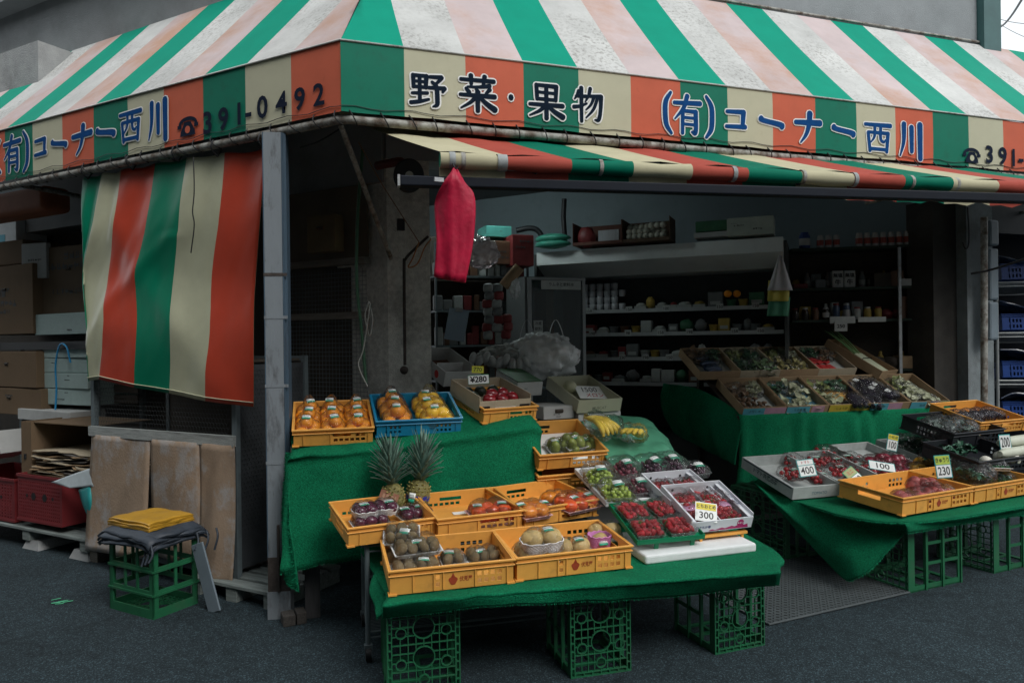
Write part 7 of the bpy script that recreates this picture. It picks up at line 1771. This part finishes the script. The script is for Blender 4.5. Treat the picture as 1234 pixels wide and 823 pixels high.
def shelf_cards(t, M, xs, z_, y):
    for x in xs:
        c = MB().box(x - .035, x + .035, y - .006, y - .002, z_ - .035, z_ + .03).build('price_label', m_pc, t); text(rg.choice(['98', '128', '158', '198', '100', '150', '230']), .045, m_ink, c, tr(x, y - .0068, z_ - .004) @ FACE, .01)
for k, xs in enumerate(((.12, .5, .95, 1.35, 1.9, 2.25), (.15, .55, .95, 1.3, 1.6, 2.05, 2.3, 2.5), (.9, 1.15, 1.4))):
    shelf_cards(case, CSM, [x for x in xs if x < cL - .1], SHZ[k], .30 - .06 * k)
def jar(label, M, r, h, m, lid=None, group=None, name='jar', cat=None, band=None):
    t = thing(name, label, cat or name, M, group)
    MB().lathe([(r * .95, 0), (r, .004), (r, h * .78), (r * .72, h * .9), (r * .72, h)], 14).build('body', m, t)
    if lid: MB().lathe([(r * .78, h * .9), (r * .8, h * .92), (r * .8, h * 1.04), (.0002, h * 1.045)], 14).build('lid', lid, t)
    if band: MB().lathe([(r * 1.015, h * .2), (r * 1.02, h * .22), (r * 1.02, h * .6), (r * 1.015, h * .62)], 14).build('label_band', band, t)
    return t
m_egg = mat('white_cup', (.45, .46, .48, 1), .4, .1, 9.)
for r_ in range(4):
    for k in range(6 - r_ % 2):
        o = MB().lathe([(.030, 0), (.036, .02), (.038, .07), (.034, .072), (.0002, .073)], 12).build('cup', m_egg); o.matrix_world = CSM @ tr(.42 + k * .085, .42 + .0 * r_, SHZ[0] + .002 + r_ * .075); tag(o, 'small white cup in the stacked pyramid on the top shelf of the case', 'cup', 'stacked white cups in the case')
mats_i = [mat('pack_brown', (.14, .07, .04, 1), .5, .3, 9.), mat('pack_green', (.04, .14, .07, 1), .5, .3, 9.), mat('pack_white', (.40, .42, .40, 1), .5, .2, 9.), mat('pack_red', (.20, .03, .03, 1), .5, .3, 9.), mat('pack_yellow', (.40, .28, .06, 1), .5, .3, 9.), mat('pack_grey', (.16, .17, .17, 1), .5, .3, 9.)]
desc = ['brown', 'green', 'white', 'red', 'yellow', 'grey']
packs_k = 0
for k, z_ in enumerate(SHZ):
    lvl = ["top", "second", "third", "bottom"][k]
    x = .06 if k else 1.0
    while x < cL - .12:
        i = rg.choice((0, 1, 2, 2, 5, 5, 3, 4)); kind = rg.randrange(4); ww_ = rg.uniform(.08, .15)
        M_ = CSM @ tr(x + ww_ / 2, .33 - .05 * k + .0, z_ + .004)
        if kind == 0:      # film covered tray
            o = MB().box(-ww_ / 2, ww_ / 2, 0, .14, 0, .03).build('food_tray', mats_i[2]); o.matrix_world = M_; f_ = MB().ball((0, .07, .035), (ww_ * .44, .06, .03), 14, 8, fn=lambda v, s=x + k: v * (1 + .25 * noise.noise(v * 3 + V((s * 7, 0, 0))))).build('filling', mats_i[i], o); nm = 'film tray'
        elif kind == 1:    # carton
            o = MB().box(-ww_ / 2, ww_ / 2, 0, .1, 0, rg.uniform(.08, .16)).build('food_carton', mats_i[i]); bevel(o, .004); o.matrix_world = M_; MB().box(-ww_ * .35, ww_ * .35, -.0015, -.0004, .02, .055).build('front_label', mats_i[2], o); nm = 'carton'
        elif kind == 2:    # pillow bag
            o = MB().ball((0, .06, .06), (ww_ * .5, .05, .065), 16, 10, fn=lambda v, s=x + k: v * (1 + .3 * noise.noise(v * 4 + V((s * 7, 0, 0))))).build('food_bag', mats_i[i]); o.matrix_world = M_ @ rotz(rg.uniform(-.3, .3)); nm = 'soft bag'
        else:              # small tub
            ww_ = .1; o = MB().lathe([(.04, 0), (.05, .06), (.053, .062), (.053, .068), (.0002, .07)], 14).build('food_tub', mats_i[i]); o.matrix_world = M_ @ tr(0, .05, 0); nm = 'tub'
        tag(o, f'{desc[i]} {nm} on the {lvl} shelf of the refrigerated case', 'food pack', f'{desc[i]} {nm}s on the {lvl} case shelf')
        x += ww_ + rg.uniform(.004, .03)
for n, px in enumerate((877, 888)):
    o = put(FR['orange'], 'orange'); o.matrix_world = tr(gd(px, 354, 7.15)); tag(o, ['left', 'right'][n] + ' orange on the top shelf of the refrigerated case', 'orange', 'oranges in the case')
# things on top of the case
def on_case(px, D): return gd(px, 300, D)
def top_box(label, px0, px1, yt, yb, D, dep, m, **k):
    a, c = gd(px0, yb, D), gd(px1, yb, D); h_ = (yb - yt) / FPX * D
    return open_box, tr(a) @ rotz(math.atan2(c.y - a.y, c.x - a.x)), (c - a).length, h_
m_dkw = mat('dark_red_box', (.12, .045, .03, 1), .7, .2, 9.)
for n, (x0, x1, lb) in enumerate(((690, 749, 'wooden tray with a red bag and a white pack'), (750, 804, 'wooden tray heaped with garlic'))):
    a = gd(x0, 296 - n * 2, 7.45 - .2 * n); a.z = ztop + .03; L_ = (x1 - x0) / FPX * 7.4 * 1.03
    bx_ = open_box(lb + ' on top of the refrigerated case', tr(a) @ rotz(cyaw), L_, .32, .24, m_dkw if n == 0 else mat('brown_box', (.10, .06, .035, 1), .7, .2, 9.), fh=.03)
    if n == 0:
        o = MB().ball((0, 0, .09), (.10, .06, .11), 16, 10, fn=lambda v: v * (1 + .2 * noise.noise(v * 3))).build('red_bag', mats_i[3]); o.matrix_world = tr(a) @ rotz(cyaw) @ tr(.13, .08, 0); tag(o, 'red and white bag at the left of the wooden tray above the case', 'bag')
        for k in range(6): o = MB().box(0, .035, 0, .06, 0, .14).build('white_pack', m_egg); o.matrix_world = tr(a) @ rotz(cyaw) @ tr(.27 + k * .037, .04, .006); tag(o, 'white pack in the row inside the wooden tray above the case', 'pack', 'white packs in the tray')
    else:
        for k in range(26):
            o = MB().ball((0, 0, 0), (.035, .035, .030), 10, 7, fn=lambda v: V((v.x, v.y, v.z + .5 * max(0, v.z - .7)))).build('garlic', mat('garlic_skin', (.46, .45, .38, 1), .6, .15, 20.)); o.matrix_world = tr(a) @ rotz(cyaw) @ tr(.06 + (k % 7) * .058, .05 + .06 * (k // 7 % 2), .06 + .05 * (k // 9)) @ rotx(k); tag(o, 'white garlic bulb heaped in the tray on top of the case', 'garlic', 'garlic bulbs in the tray')
def cb_(label, px0, px1, yt, yb, D, dep, m, prints=0, name='carton', yaw=None, hole=False, seed=0, cat='box', flap=True):
    a = gd(px0, yb, D); c = gd(px1, yb, D); return carton(label, tr(a) @ rotz(cyaw if yaw is None else yaw), (px1 - px0) / FPX * D * 1.02, dep, (yb - yt) / FPX * D, m, hole=hole, prints=prints, name=name, seed=seed, cat=cat, flap=flap)
cb_('pale foam box with dark printing at the right end of the case top', 876, 928, 264, 285, 6.9, .3, mat('pale_box', (.42, .46, .40, 1), .7), 3, 'foam_box', seed=51)
cb_('dark green carton lying beside the pale foam box on the case', 838, 874, 268, 280, 7.05, .2, mats_i[1], 1, 'green_carton', seed=52)
cb_('thin white slab under the dark green carton on the case', 836, 876, 281, 287, 7.03, .25, m_cw, 0, 'white_slab', seed=53, flap=False)
for n in range(2):
    o = MB().ball((0, 0, .05), (.2, .1, .05), 20, 10, fn=lambda v: v * (1 + .15 * noise.noise(v * 2.5))).build('green_pack', mat('teal_pack', (.05, .28, .20, 1), .35)); o.matrix_world = tr(gd(666, 300 - n * 7, 7.6)) @ rotz(cyaw); tag(o, ['lower', 'upper'][n] + ' flat green plastic pack at the left end of the case top', 'pack', 'flat green packs')
tag(MB().tube([gd(680, 240, 7.9), gd(679, 262, 7.9), gd(681, 292, 7.9)], .03, 8).build('wall_pipe', m_black), 'dark vertical pipe on the back wall above the case', 'pipe')
tag(MB().tube(spline([gd(622, 278, 7.7), gd(640, 275, 7.7), gd(650, 280, 7.7), gd(655, 292, 7.7)], 12), .03, 8).build('black_tube', m_black), 'bent black tube left of the case top', 'tube')
# hanging carrier bag
hg = thing('hanging_bag', 'white, yellow and green carrier bag hanging on the right end of the case', 'bag', tr(0, 0, 0))
def tri(y0, y1, x0a, x1a, x0b, x1b, m, nm, D=6.45, amp=.03):
    P = [[gd(x0a + (x0b - x0a) * t + (x1a - x0a + (x1b - x0b - x1a + x0a) * t) * u, y0 + (y1 - y0) * t, D - amp * math.sin(PI * u) - amp * .5 * math.sin(u * 9)) for u in [i / 10 for i in range(11)]] for t in [i / 10 for i in range(11)]]
    MB().grid(P, thick=.004).build(nm, m, hg)
tri(308, 350, 939, 942, 925, 955, mat('hanging_white', (.46, .44, .45, 1), .5, .1, 9.), 'white_bag'); tri(338, 363, 926, 952, 925, 950, mat('hanging_yellow', (.42, .36, .05, 1), .5, .15, 9.), 'yellow_bag', 6.47, .02); tri(358, 381, 927, 952, 924, 950, mat('hanging_green', (.04, .20, .11, 1), .5, .15, 9.), 'green_bag', 6.5, .02)

# glass door fridge
FM_ = tr(gd(634, 460, 6.6).x, gd(634, 460, 6.6).y, 0)
fa, fb_ = gd(637, 400, 6.55), gd(706, 400, 6.75); fyaw = math.atan2(fb_.y - fa.y, fb_.x - fa.x); fw_ = (fb_ - fa).length; fz0, fz1 = .35, gd(670, 335, 6.65).z
fr_ = thing('glass_fridge', 'grey upright fridge with a glass door and a sign above', 'fridge', tr(fa.x, fa.y, 0) @ rotz(fyaw))
m_al = mat('aluminium', (.34, .36, .36, 1), .4, .1, 9., metal=.4)
b = MB(); b.panel((0, 0, fz0), (1, 0, 0), (0, 0, 1), fw_, fz1 - fz0, -.03, [(.035, fw_ - .03, .05, fz1 - fz0 - .02)]); b.build('door_frame', m_al, fr_)
b = MB(); b.box(-.02, 0, .032, .55, .05, fz1 + .01); b.box(fw_, fw_ + .012, .032, .55, .05, fz1 + .01); b.box(.0, fw_, .53, .55, .05, fz1); b.box(0, fw_, .032, .53, fz1 - .01, fz1 + .01); b.box(0, fw_, .032, .53, .05, fz0); b.build('cabinet', mat('fridge_grey', (.16, .175, .175, 1), .5, .1, 6.), fr_)
MB().box(.036, fw_ - .031, .012, .016, fz0 + .051, fz1 - .021).build('glass_pane', film('fridge_glass', (.72, .80, .80), .04, .03, 6., .05), fr_)
for z_ in (.8, 1.15, 1.5): MB().box(.02, fw_ - .02, .06, .5, z_, z_ + .015).build('shelf', m_al, fr_)
MB().box(.22, .30, .1, .4, .816, fz1 - .1).build('brown_stack', mats_i[0], fr_)
MB().box(.13, fw_ - .05, -.008, -.0005, fz1 - .11, fz1 - .025).build('sign_plate', m_pc, fr_); text('ラムネと飲料水', .038, m_ink, fr_, tr(.13 + (fw_ - .18) / 2, -.0095, fz1 - .065) @ FACE, .01)
b = MB(); b.box(.05, .14, -.006, -.0005, fz1 - .62, fz1 - .40); b.build('sticker', m_pc, fr_)
for k in range(4): text(['冷蔵', '飲料', '一〇〇', '円'][k], .035, m_ink, fr_, tr(.095, -.0075, fz1 - .43 - .05 * k) @ FACE, .01)
# clutter between the pillar and the fridge
wl = thing('wall_rack', 'dark rack with hanging packets between the pillar and the fridge', 'rack', tr(gd(525, 400, 7.0).x, gd(525, 400, 7.0).y, 0) @ rotz(fyaw))
for z_ in (1.2, 1.55, 1.9, 2.25): MB().box(0, 1.0, 0, .3, z_, z_ + .02).build('rack_shelf', m_frame, wl)
for x in (0, .98):
    for y in (0, .28): MB().box(x, x + .02, y, y + .02, 0, 2.6).build('upright', m_frame, wl)
MB().box(.0, 1.0, .31, .33, .3, 2.7).build('back_sheet', m_dark, wl)  # dark sheet added to keep the space behind the packets dark
WLM = tr(gd(525, 400, 7.0).x, gd(525, 400, 7.0).y, 0) @ rotz(fyaw)
for k, z_ in enumerate((1.22, 1.57, 1.92, 2.27)):
    x = .04
    while x < .94:
        i = rg.choice((5, 3, 2, 0)); ww_ = rg.uniform(.05, .1); hh_ = rg.uniform(.09, .2)
        o = MB().box(-ww_ / 2, ww_ / 2, 0, .06, 0, hh_).build('packet', mats_i[i]); bevel(o, .01); o.matrix_world = WLM @ tr(x, .03, z_) @ rotz(rg.uniform(-.2, .2)); tag(o, f'{desc[i]} packet on the {["bottom", "second", "third", "top"][k]} level of the dark rack by the pillar', 'packet', f'{desc[i]} packets, {["bottom", "second", "third", "top"][k]} rack level')
        x += ww_ + rg.uniform(.002, .015)
m_ps = [mat('packet_pale', (.30, .32, .31, 1), .35, .4, 14.), mat('packet_clear_grey', (.16, .18, .18, 1), .25, .5, 14.), mats_i[3]]
for col_, (px, ny, D) in enumerate(((588, 7, 6.5), (600, 6, 6.45), (611, 3, 6.4))):
    for k in range(ny):
        y = (347 if col_ < 2 else 384) + k * 9.5
        o = MB().ball((0, 0, 0), (.045, .018, .042), 12, 8, fn=lambda v: V((math.copysign(abs(v.x) ** .6, v.x), v.y, math.copysign(abs(v.z) ** .6, v.z))) * (1 + .15 * noise.noise(v * 4))).build('hanging_packet', m_ps[(k + col_) % 3 if col_ < 2 else 2]); o.matrix_world = tr(gd(px + 1.5 * math.sin(k * 2.1), y, D)) @ rotz(YAW - PI / 2 + .3 * math.sin(k * 1.7)) @ rotx(.2 * math.cos(k)); tag(o, 'small packet in the ' + ['left', 'middle', 'right'][col_] + ' strip hanging in front of the dark rack', 'packet', ['left', 'middle', 'right'][col_] + ' strip of hanging packets')
cbd = thing('clipboard', 'pale blue clipboard leaning in front of the dark rack', 'clipboard', tr(gd(547, 410, 5.9)) @ rotz(YAW - PI / 2) @ roty(R(10)) @ rotx(R(-10)))
MB().box(-.085, .085, 0, .006, 0, .27).build('board', mat('pale_blue_board', (.26, .33, .40, 1), .5, .05, 6.), cbd); MB().box(-.03, .03, -.008, -.0005, .245, .28).build('clip', m_al, cbd)
b = MB(); b.tube([gd(607, 345, 6.3), gd(626, 322, 6.3)], .05, 14); tag(b.build('paper_roll', m_card), 'brown paper roll stuck out beside the fridge top', 'roll')
bagshape('white plastic bag hanging below the brown paper roll', gd(620, 358, 6.3), .09, .08, .19, 5, m_bagw, False)
cb_('red printed carton on top of the dark rack', 618, 645, 283, 320, 7.1, .3, mats_i[3], 2, yaw=fyaw, seed=61); cb_('brown carton at the left of the red one on the dark rack', 590, 616, 290, 318, 7.1, .3, mats_i[0], 2, yaw=fyaw, seed=62)
cb_('teal carton above the dark rack, under the awning', 586, 618, 272, 285, 7.2, .3, mat('teal_carton', (.06, .28, .24, 1), .6), 1, yaw=fyaw, seed=63)
bagshape('clear bag of pink packets behind the crimson sheet', gd(580, 320, 6.4), .28, .18, .26, 12, film('pinkish_film', (.8, .7, .72), .15, .3, 20., .6), False, 'clear_bag')
fl2 = thing('tube_lamp', 'lit fluorescent tube lamp glimpsed just under the dark front rail', 'lamp', tr(gd(597, 225, 7.0)) @ rotz(fyaw))
MB().tube([V((-.18, 0, 0)), V((.2, 0, 0))], .02, 10).build('tube', mat('lamp_tube', (.9, .9, .9, 1), emit=((.85, 1, 1, 1), 52.0)), fl2); MB().box(-.22, .24, -.05, .05, .022, .06).build('housing', mat('lamp_housing', (.42, .45, .45, 1)), fl2)
fl_ = thing('tube_lamp', 'lit fluorescent tube lamp on the ceiling behind the crimson sheet', 'lamp', tr(gd(512, 182, 6.9)) @ rotz(fyaw))
MB().tube([V((-.3, 0, 0)), V((.4, 0, 0))], .02, 10).build('tube', mat('lamp_tube', (.9, .9, .9, 1), emit=((.85, 1, 1, 1), 52.0)), fl_); MB().box(-.34, .44, -.05, .05, .022, .06).build('housing', m_case, fl_)

# right hand shelves
SX0, SX1 = bk_at(955, 7.25), bk_at(1126, 7.0)
sy = math.atan2(SX1.y - SX0.y, SX1.x - SX0.x); sL = (SX1 - SX0).length
SHM = tr(SX0) @ rotz(sy)
rs = thing('wall_shelves', 'dark shelves of cans, cartons and bottles on the right inner wall', 'shelves', SHM)
def zat(py, D=7.1): return 1.6 + (411.5 - 5 - py) / FPX * D
LV = [zat(297), zat(346), zat(385), zat(445)]
for k, z_ in enumerate(LV): MB().box(0, sL, 0, .35, z_ - .025, z_).build('shelf', mat('dark_green_shelf', (.02, .035, .025, 1), .7), rs)
MB().box(0, sL, .36, .38, .2, LV[0] + .01).build('back_panel', m_dark, rs)
b = MB(); b.box(sL * .745, sL * .765, -.06, -.03, .4, LV[0] - .03); b.build('steel_upright', m_steel, rs)
m_can = mat('can_white', (.42, .40, .38, 1), .35, .1, 9.); m_canr = mat('can_red', (.30, .05, .035, 1), .35, .3, 9.)
def can(label, x, z_, h=.13, r=.034, m=None, band=None, group=None, name='can', lid=None, y=.06):
    return jar(label, SHM @ tr(x, y, z_ + .001), r, h, m or m_can, lid, group, name, name, band or m_canr)
for k in range(3): can('red and white can in the short row on the top right shelf', sL * (.22 + .058 * k), LV[0], group='cans in the short row')
for k in range(9): can('red and white can in the long row on the top right shelf', sL * (.50 + .056 * k), LV[0], .14, group='cans in the long row')
jar('blue and white tin box standing at the left of the top right shelf', SHM @ tr(sL * .11, .08, LV[0] + .001), .055, .17, mat('tin_blue', (.04, .07, .22, 1), .4), None, None, 'tin', 'tin', m_can)
can('bright red spray can on the second right shelf', sL * .86, LV[1], .14, .032, mat('spray_red', (.36, .02, .02, 1), .3), m_can, name='spray_can')
for k in range(2):
    t = carton(['left', 'right'][k] + ' white carton with bold black printing on the second right shelf', SHM @ tr(sL * (.30 + .085 * k), .03, LV[1] + .001), .105, .1, .17, m_cw, hole=False, prints=0, name='milk_carton', seed=70 + k, group='white cartons on the second shelf', flap=False)
    text('無塩', .045, m_ink, t, tr(.052, -.0015, .12) @ FACE, .03); text('牛', .06, m_ink, t, tr(.052, -.0015, .05) @ FACE, .03)
for k, (x, w_, h_, m) in enumerate(((.02, .14, .05, mats_i[3]), (.18, .1, .09, mats_i[5]), (.60, .16, .14, m_dark), (.72, .12, .16, mats_i[0]))): carton(['flat red box', 'grey box', 'black box', 'brown box'][k] + ' on the second right shelf', SHM @ tr(sL * x, .05, LV[1] + .001), w_, .18, h_, m, hole=False, seed=80 + k, name='small_box', flap=False)
bt_m = [mats_i[0], mat('bottle_dark', (.03, .02, .015, 1), .2, .2, 9.), mats_i[4], mat('bottle_blue', (.05, .08, .14, 1), .3), mats_i[2]]
for k in range(9):
    i = [1, 1, 0, 1, 3, 3, 4, 2, 2][k]
    jar(['dark bottle', 'yellow lidded jar'][k > 6] + ' number in the row on the third right shelf'.replace(' number', ''), SHM @ tr(sL * (.03 + .075 * k), .07, LV[2] + .001), .035, .12 + .04 * (k in (4, 5)), bt_m[i], m_cw if k % 2 else mats_i[3], 'yellow lidded jars on the third right shelf' if k > 6 else 'dark bottles on the third right shelf', 'bottle' if k < 7 else 'jar', None, m_can if k in (3, 5) else None)
cardp = MB().box(0, .24, -.006, 0, -.02, .05).build('shelf_label', m_pc, rs, tr(sL * .27, -.012, LV[2] - .02)); MB().box(0, .26, -.006, 0, -.01, .04).build('shelf_label', m_pc, rs, tr(sL * .47, -.012, LV[2] - .02))
pcx = MB().box(0, .12, -.006, 0, 0, .10).build('price_card', m_pc, rs, tr(sL * .30, -.024, LV[2] - .12)); text('250', .05, m_ink, pcx, tr(.06, -.008, .05) @ FACE, .02)
carton('brown carton on the third right shelf beyond the steel upright', SHM @ tr(sL * .79, .08, LV[2] + .001), .26, .2, .22, mats_i[0], hole=False, seed=90)
carton('white box under the red spray can', SHM @ tr(sL * .78, .0, LV[1] + .001), .15, .05, .07, m_cw, hole=False, seed=91, name='small_box', flap=False)
carton('long brown wooden box on the lowest right shelf', SHM @ tr(sL * .77, .0, LV[3] + .001), .34, .25, .12, m_card, hole=False, seed=92, name='wooden_box')
for k in range(2): o = MB().ball((0, 0, .05), (.09, .07, .07), 14, 9, fn=lambda v: v * (1 + .25 * noise.noise(v * 3))).build('dark_pack', m_dark); o.matrix_world = SHM @ tr(sL * (.62 + .1 * k), .1, LV[3]); tag(o, ['left', 'right'][k] + ' dark crumpled pack on the lowest right shelf', 'pack', 'dark packs on the lowest shelf')

# close packed goods along the right shelves
for k, z_ in ((1, LV[1]), (2, LV[2]), (3, LV[3])):
    lvl = ['', 'second', 'third', 'lowest'][k]
    x = .04
    while x < sL - .1:
        i = rg.choice((0, 2, 5, 5, 3, 4, 1)); ww_ = rg.uniform(.06, .12); kind = rg.randrange(3)
        if kind == 0: o = MB().box(-ww_ / 2, ww_ / 2, 0, .09, 0, rg.uniform(.08, .2)).build('dry_carton', mats_i[i]); nm = 'carton'; MB().box(-ww_ * .3, ww_ * .3, -.0015, -.0004, .03, .065).build('front_label', mats_i[2], o)
        elif kind == 1: o = MB().lathe([(.03, 0), (.032, .006), (.032, .11), (.016, .14), (.014, .17), (.0002, .172)], 12).build('sauce_bottle', mats_i[i]); nm = 'bottle'; MB().lathe([(.0326, .03), (.033, .032), (.033, .08), (.0326, .082)], 12).build('front_label', mats_i[2], o)
        else: o = MB().ball((0, .04, .05), (ww_ * .5, .04, .055), 14, 9, fn=lambda v, s=x + k: v * (1 + .3 * noise.noise(v * 4 + V((s * 7, 0, 0))))).build('dry_bag', mats_i[i]); nm = 'bag'
        o.matrix_world = SHM @ tr(x + ww_ / 2, .17, z_ + .001); tag(o, f'{desc[i]} {nm} at the back of the {lvl} right shelf', 'dry goods', f'{desc[i]} {nm}s on the {lvl} right shelf')
        x += ww_ + rg.uniform(0, .02)

# ================================================================== far right: downpipe, box and wire rack outside next door
dp = thing('downpipe', 'grey downpipe with meter boxes on the right hand pillar', 'pipe', tr(0, 0, 0))
MB().tube([gd(1186, 262, 6.6), gd(1186, 500, 6.6)], .03, 10).build('pipe', m_rust, dp)
for y0, y1 in ((266, 297), (300, 362), (364, 410)): 
    q = gd(1193, y1, 6.75); bevel(MB().box(q.x - .06, q.x + .06, q.y - .05, q.y + .05, q.z, q.z + (y1 - y0) / FPX * 6.75).build('meter_box', mat('meter_grey', (.15, .19, .22, 1), .5, .1, 6.), dp), .02)
tag(MB().tube(spline([gd(1170, 330, 6.4), gd(1195, 325, 6.3), gd(1236, 312, 6.1)], 10), .010, 6).build('black_rod', m_black), 'black rod sticking out from the right hand pillar', 'rod')
tag(MB().tube(spline([gd(1166, 250, 6.55), gd(1168, 290, 6.55), gd(1164, 300, 6.55), gd(1160, 292, 6.55)], 14), .008, 5).build('black_cable', m_black), 'black cable looped at the top of the right hand pillar', 'cable')
q0 = gd(1203, 520, 7.0); RKM = tr(q0.x, q0.y, 0) @ rotz(R(-30))
rk = thing('wire_rack', 'chrome wire rack stacked with blue crates next door, cut off at the right', 'rack', RKM)
for x in (0, 1.2):
    for y in (0, .5): MB().tube([V((x, y, 0)), V((x, y, 2.45))], .016, 8).build('post', m_al, rk)
for z_ in (.75, 1.15, 1.62, 2.12):
    b = MB(); b.tube([V((0, 0, z_)), V((1.2, 0, z_)), V((1.2, .5, z_ - .1)), V((0, .5, z_ - .1)), V((0, 0, z_))], .008, 5)
    b.tube([V((0, 0, z_ - .04)), V((1.2, 0, z_ - .04))], .007, 5)
    for k in range(1, 16): b.tube([V((0, .5 * k / 16, z_ - .1 * k / 16)), V((1.2, .5 * k / 16, z_ - .1 * k / 16))], .003, 4)
    b.build('wire_shelf', m_al, rk)
for n, z_ in enumerate((.78, 1.18, 1.65, 2.15)):
    place2('rk%d' % n, ['lowest', 'second lowest', 'third', 'topmost'][n] + ' blue plastic crate on the chrome wire rack', (RKM @ V((.06, .02, z_))), -30, .62, .44, .16, -8, 'blue', mat('deep_blue_crate', (.012, .05, .22, 1), .35, .15, 8.), name='blue_crate', group='blue crates on the wire rack', mark=False)
    for k in range(2):
        o = MB().ball((0, 0, .06), (.15, .14, .12), 20, 12, fn=lambda v, s=n * 3 + k: v * (1 + .3 * noise.noise(v * 3 + V((s, 0, 0))))).build('wrapped_goods', mat('shiny_blue_film', (.05, .09, .16, 1), .2, .5, 8., .5, 14., .6)); o.matrix_world = CRT['rk%d' % n][0] @ tr(.16 + .3 * k, .2, .03); tag(o, f'{["left", "right"][k]} lump of shiny wrapped goods in the {["lowest", "second lowest", "third", "topmost"][n]} blue crate', 'wrapped goods', 'wrapped goods in the blue crates')

for n, z_ in enumerate((.98, 1.42, 1.90, 2.38)):
    P = [[RKM @ V((.02 + 1.15 * u, -.02 + .3 * t, z_ + .03 * noise.noise(V((u * 6, t * 4, n))) - .10 * t + .05 * math.sin(u * 9 + n))) for u in [i / 24 for i in range(25)]] for t in [i / 8 for i in range(9)]]
    o = MB().grid(P, thick=.01).build('blue_film', mat('dark_blue_film', (.015, .03, .07, 1), .25, .5, 8., .5, 14., .6)); tag(o, ['lowest', 'second lowest', 'third', 'topmost'][n] + ' crumpled blue film laid over the crates on the wire rack', 'film', 'blue films on the wire rack')
MB().box(-.06, 1.3, .60, .64, 0, 2.7).build('back_sheet', mat('blue_black_sheet', (.012, .016, .026, 1), .6), rk)
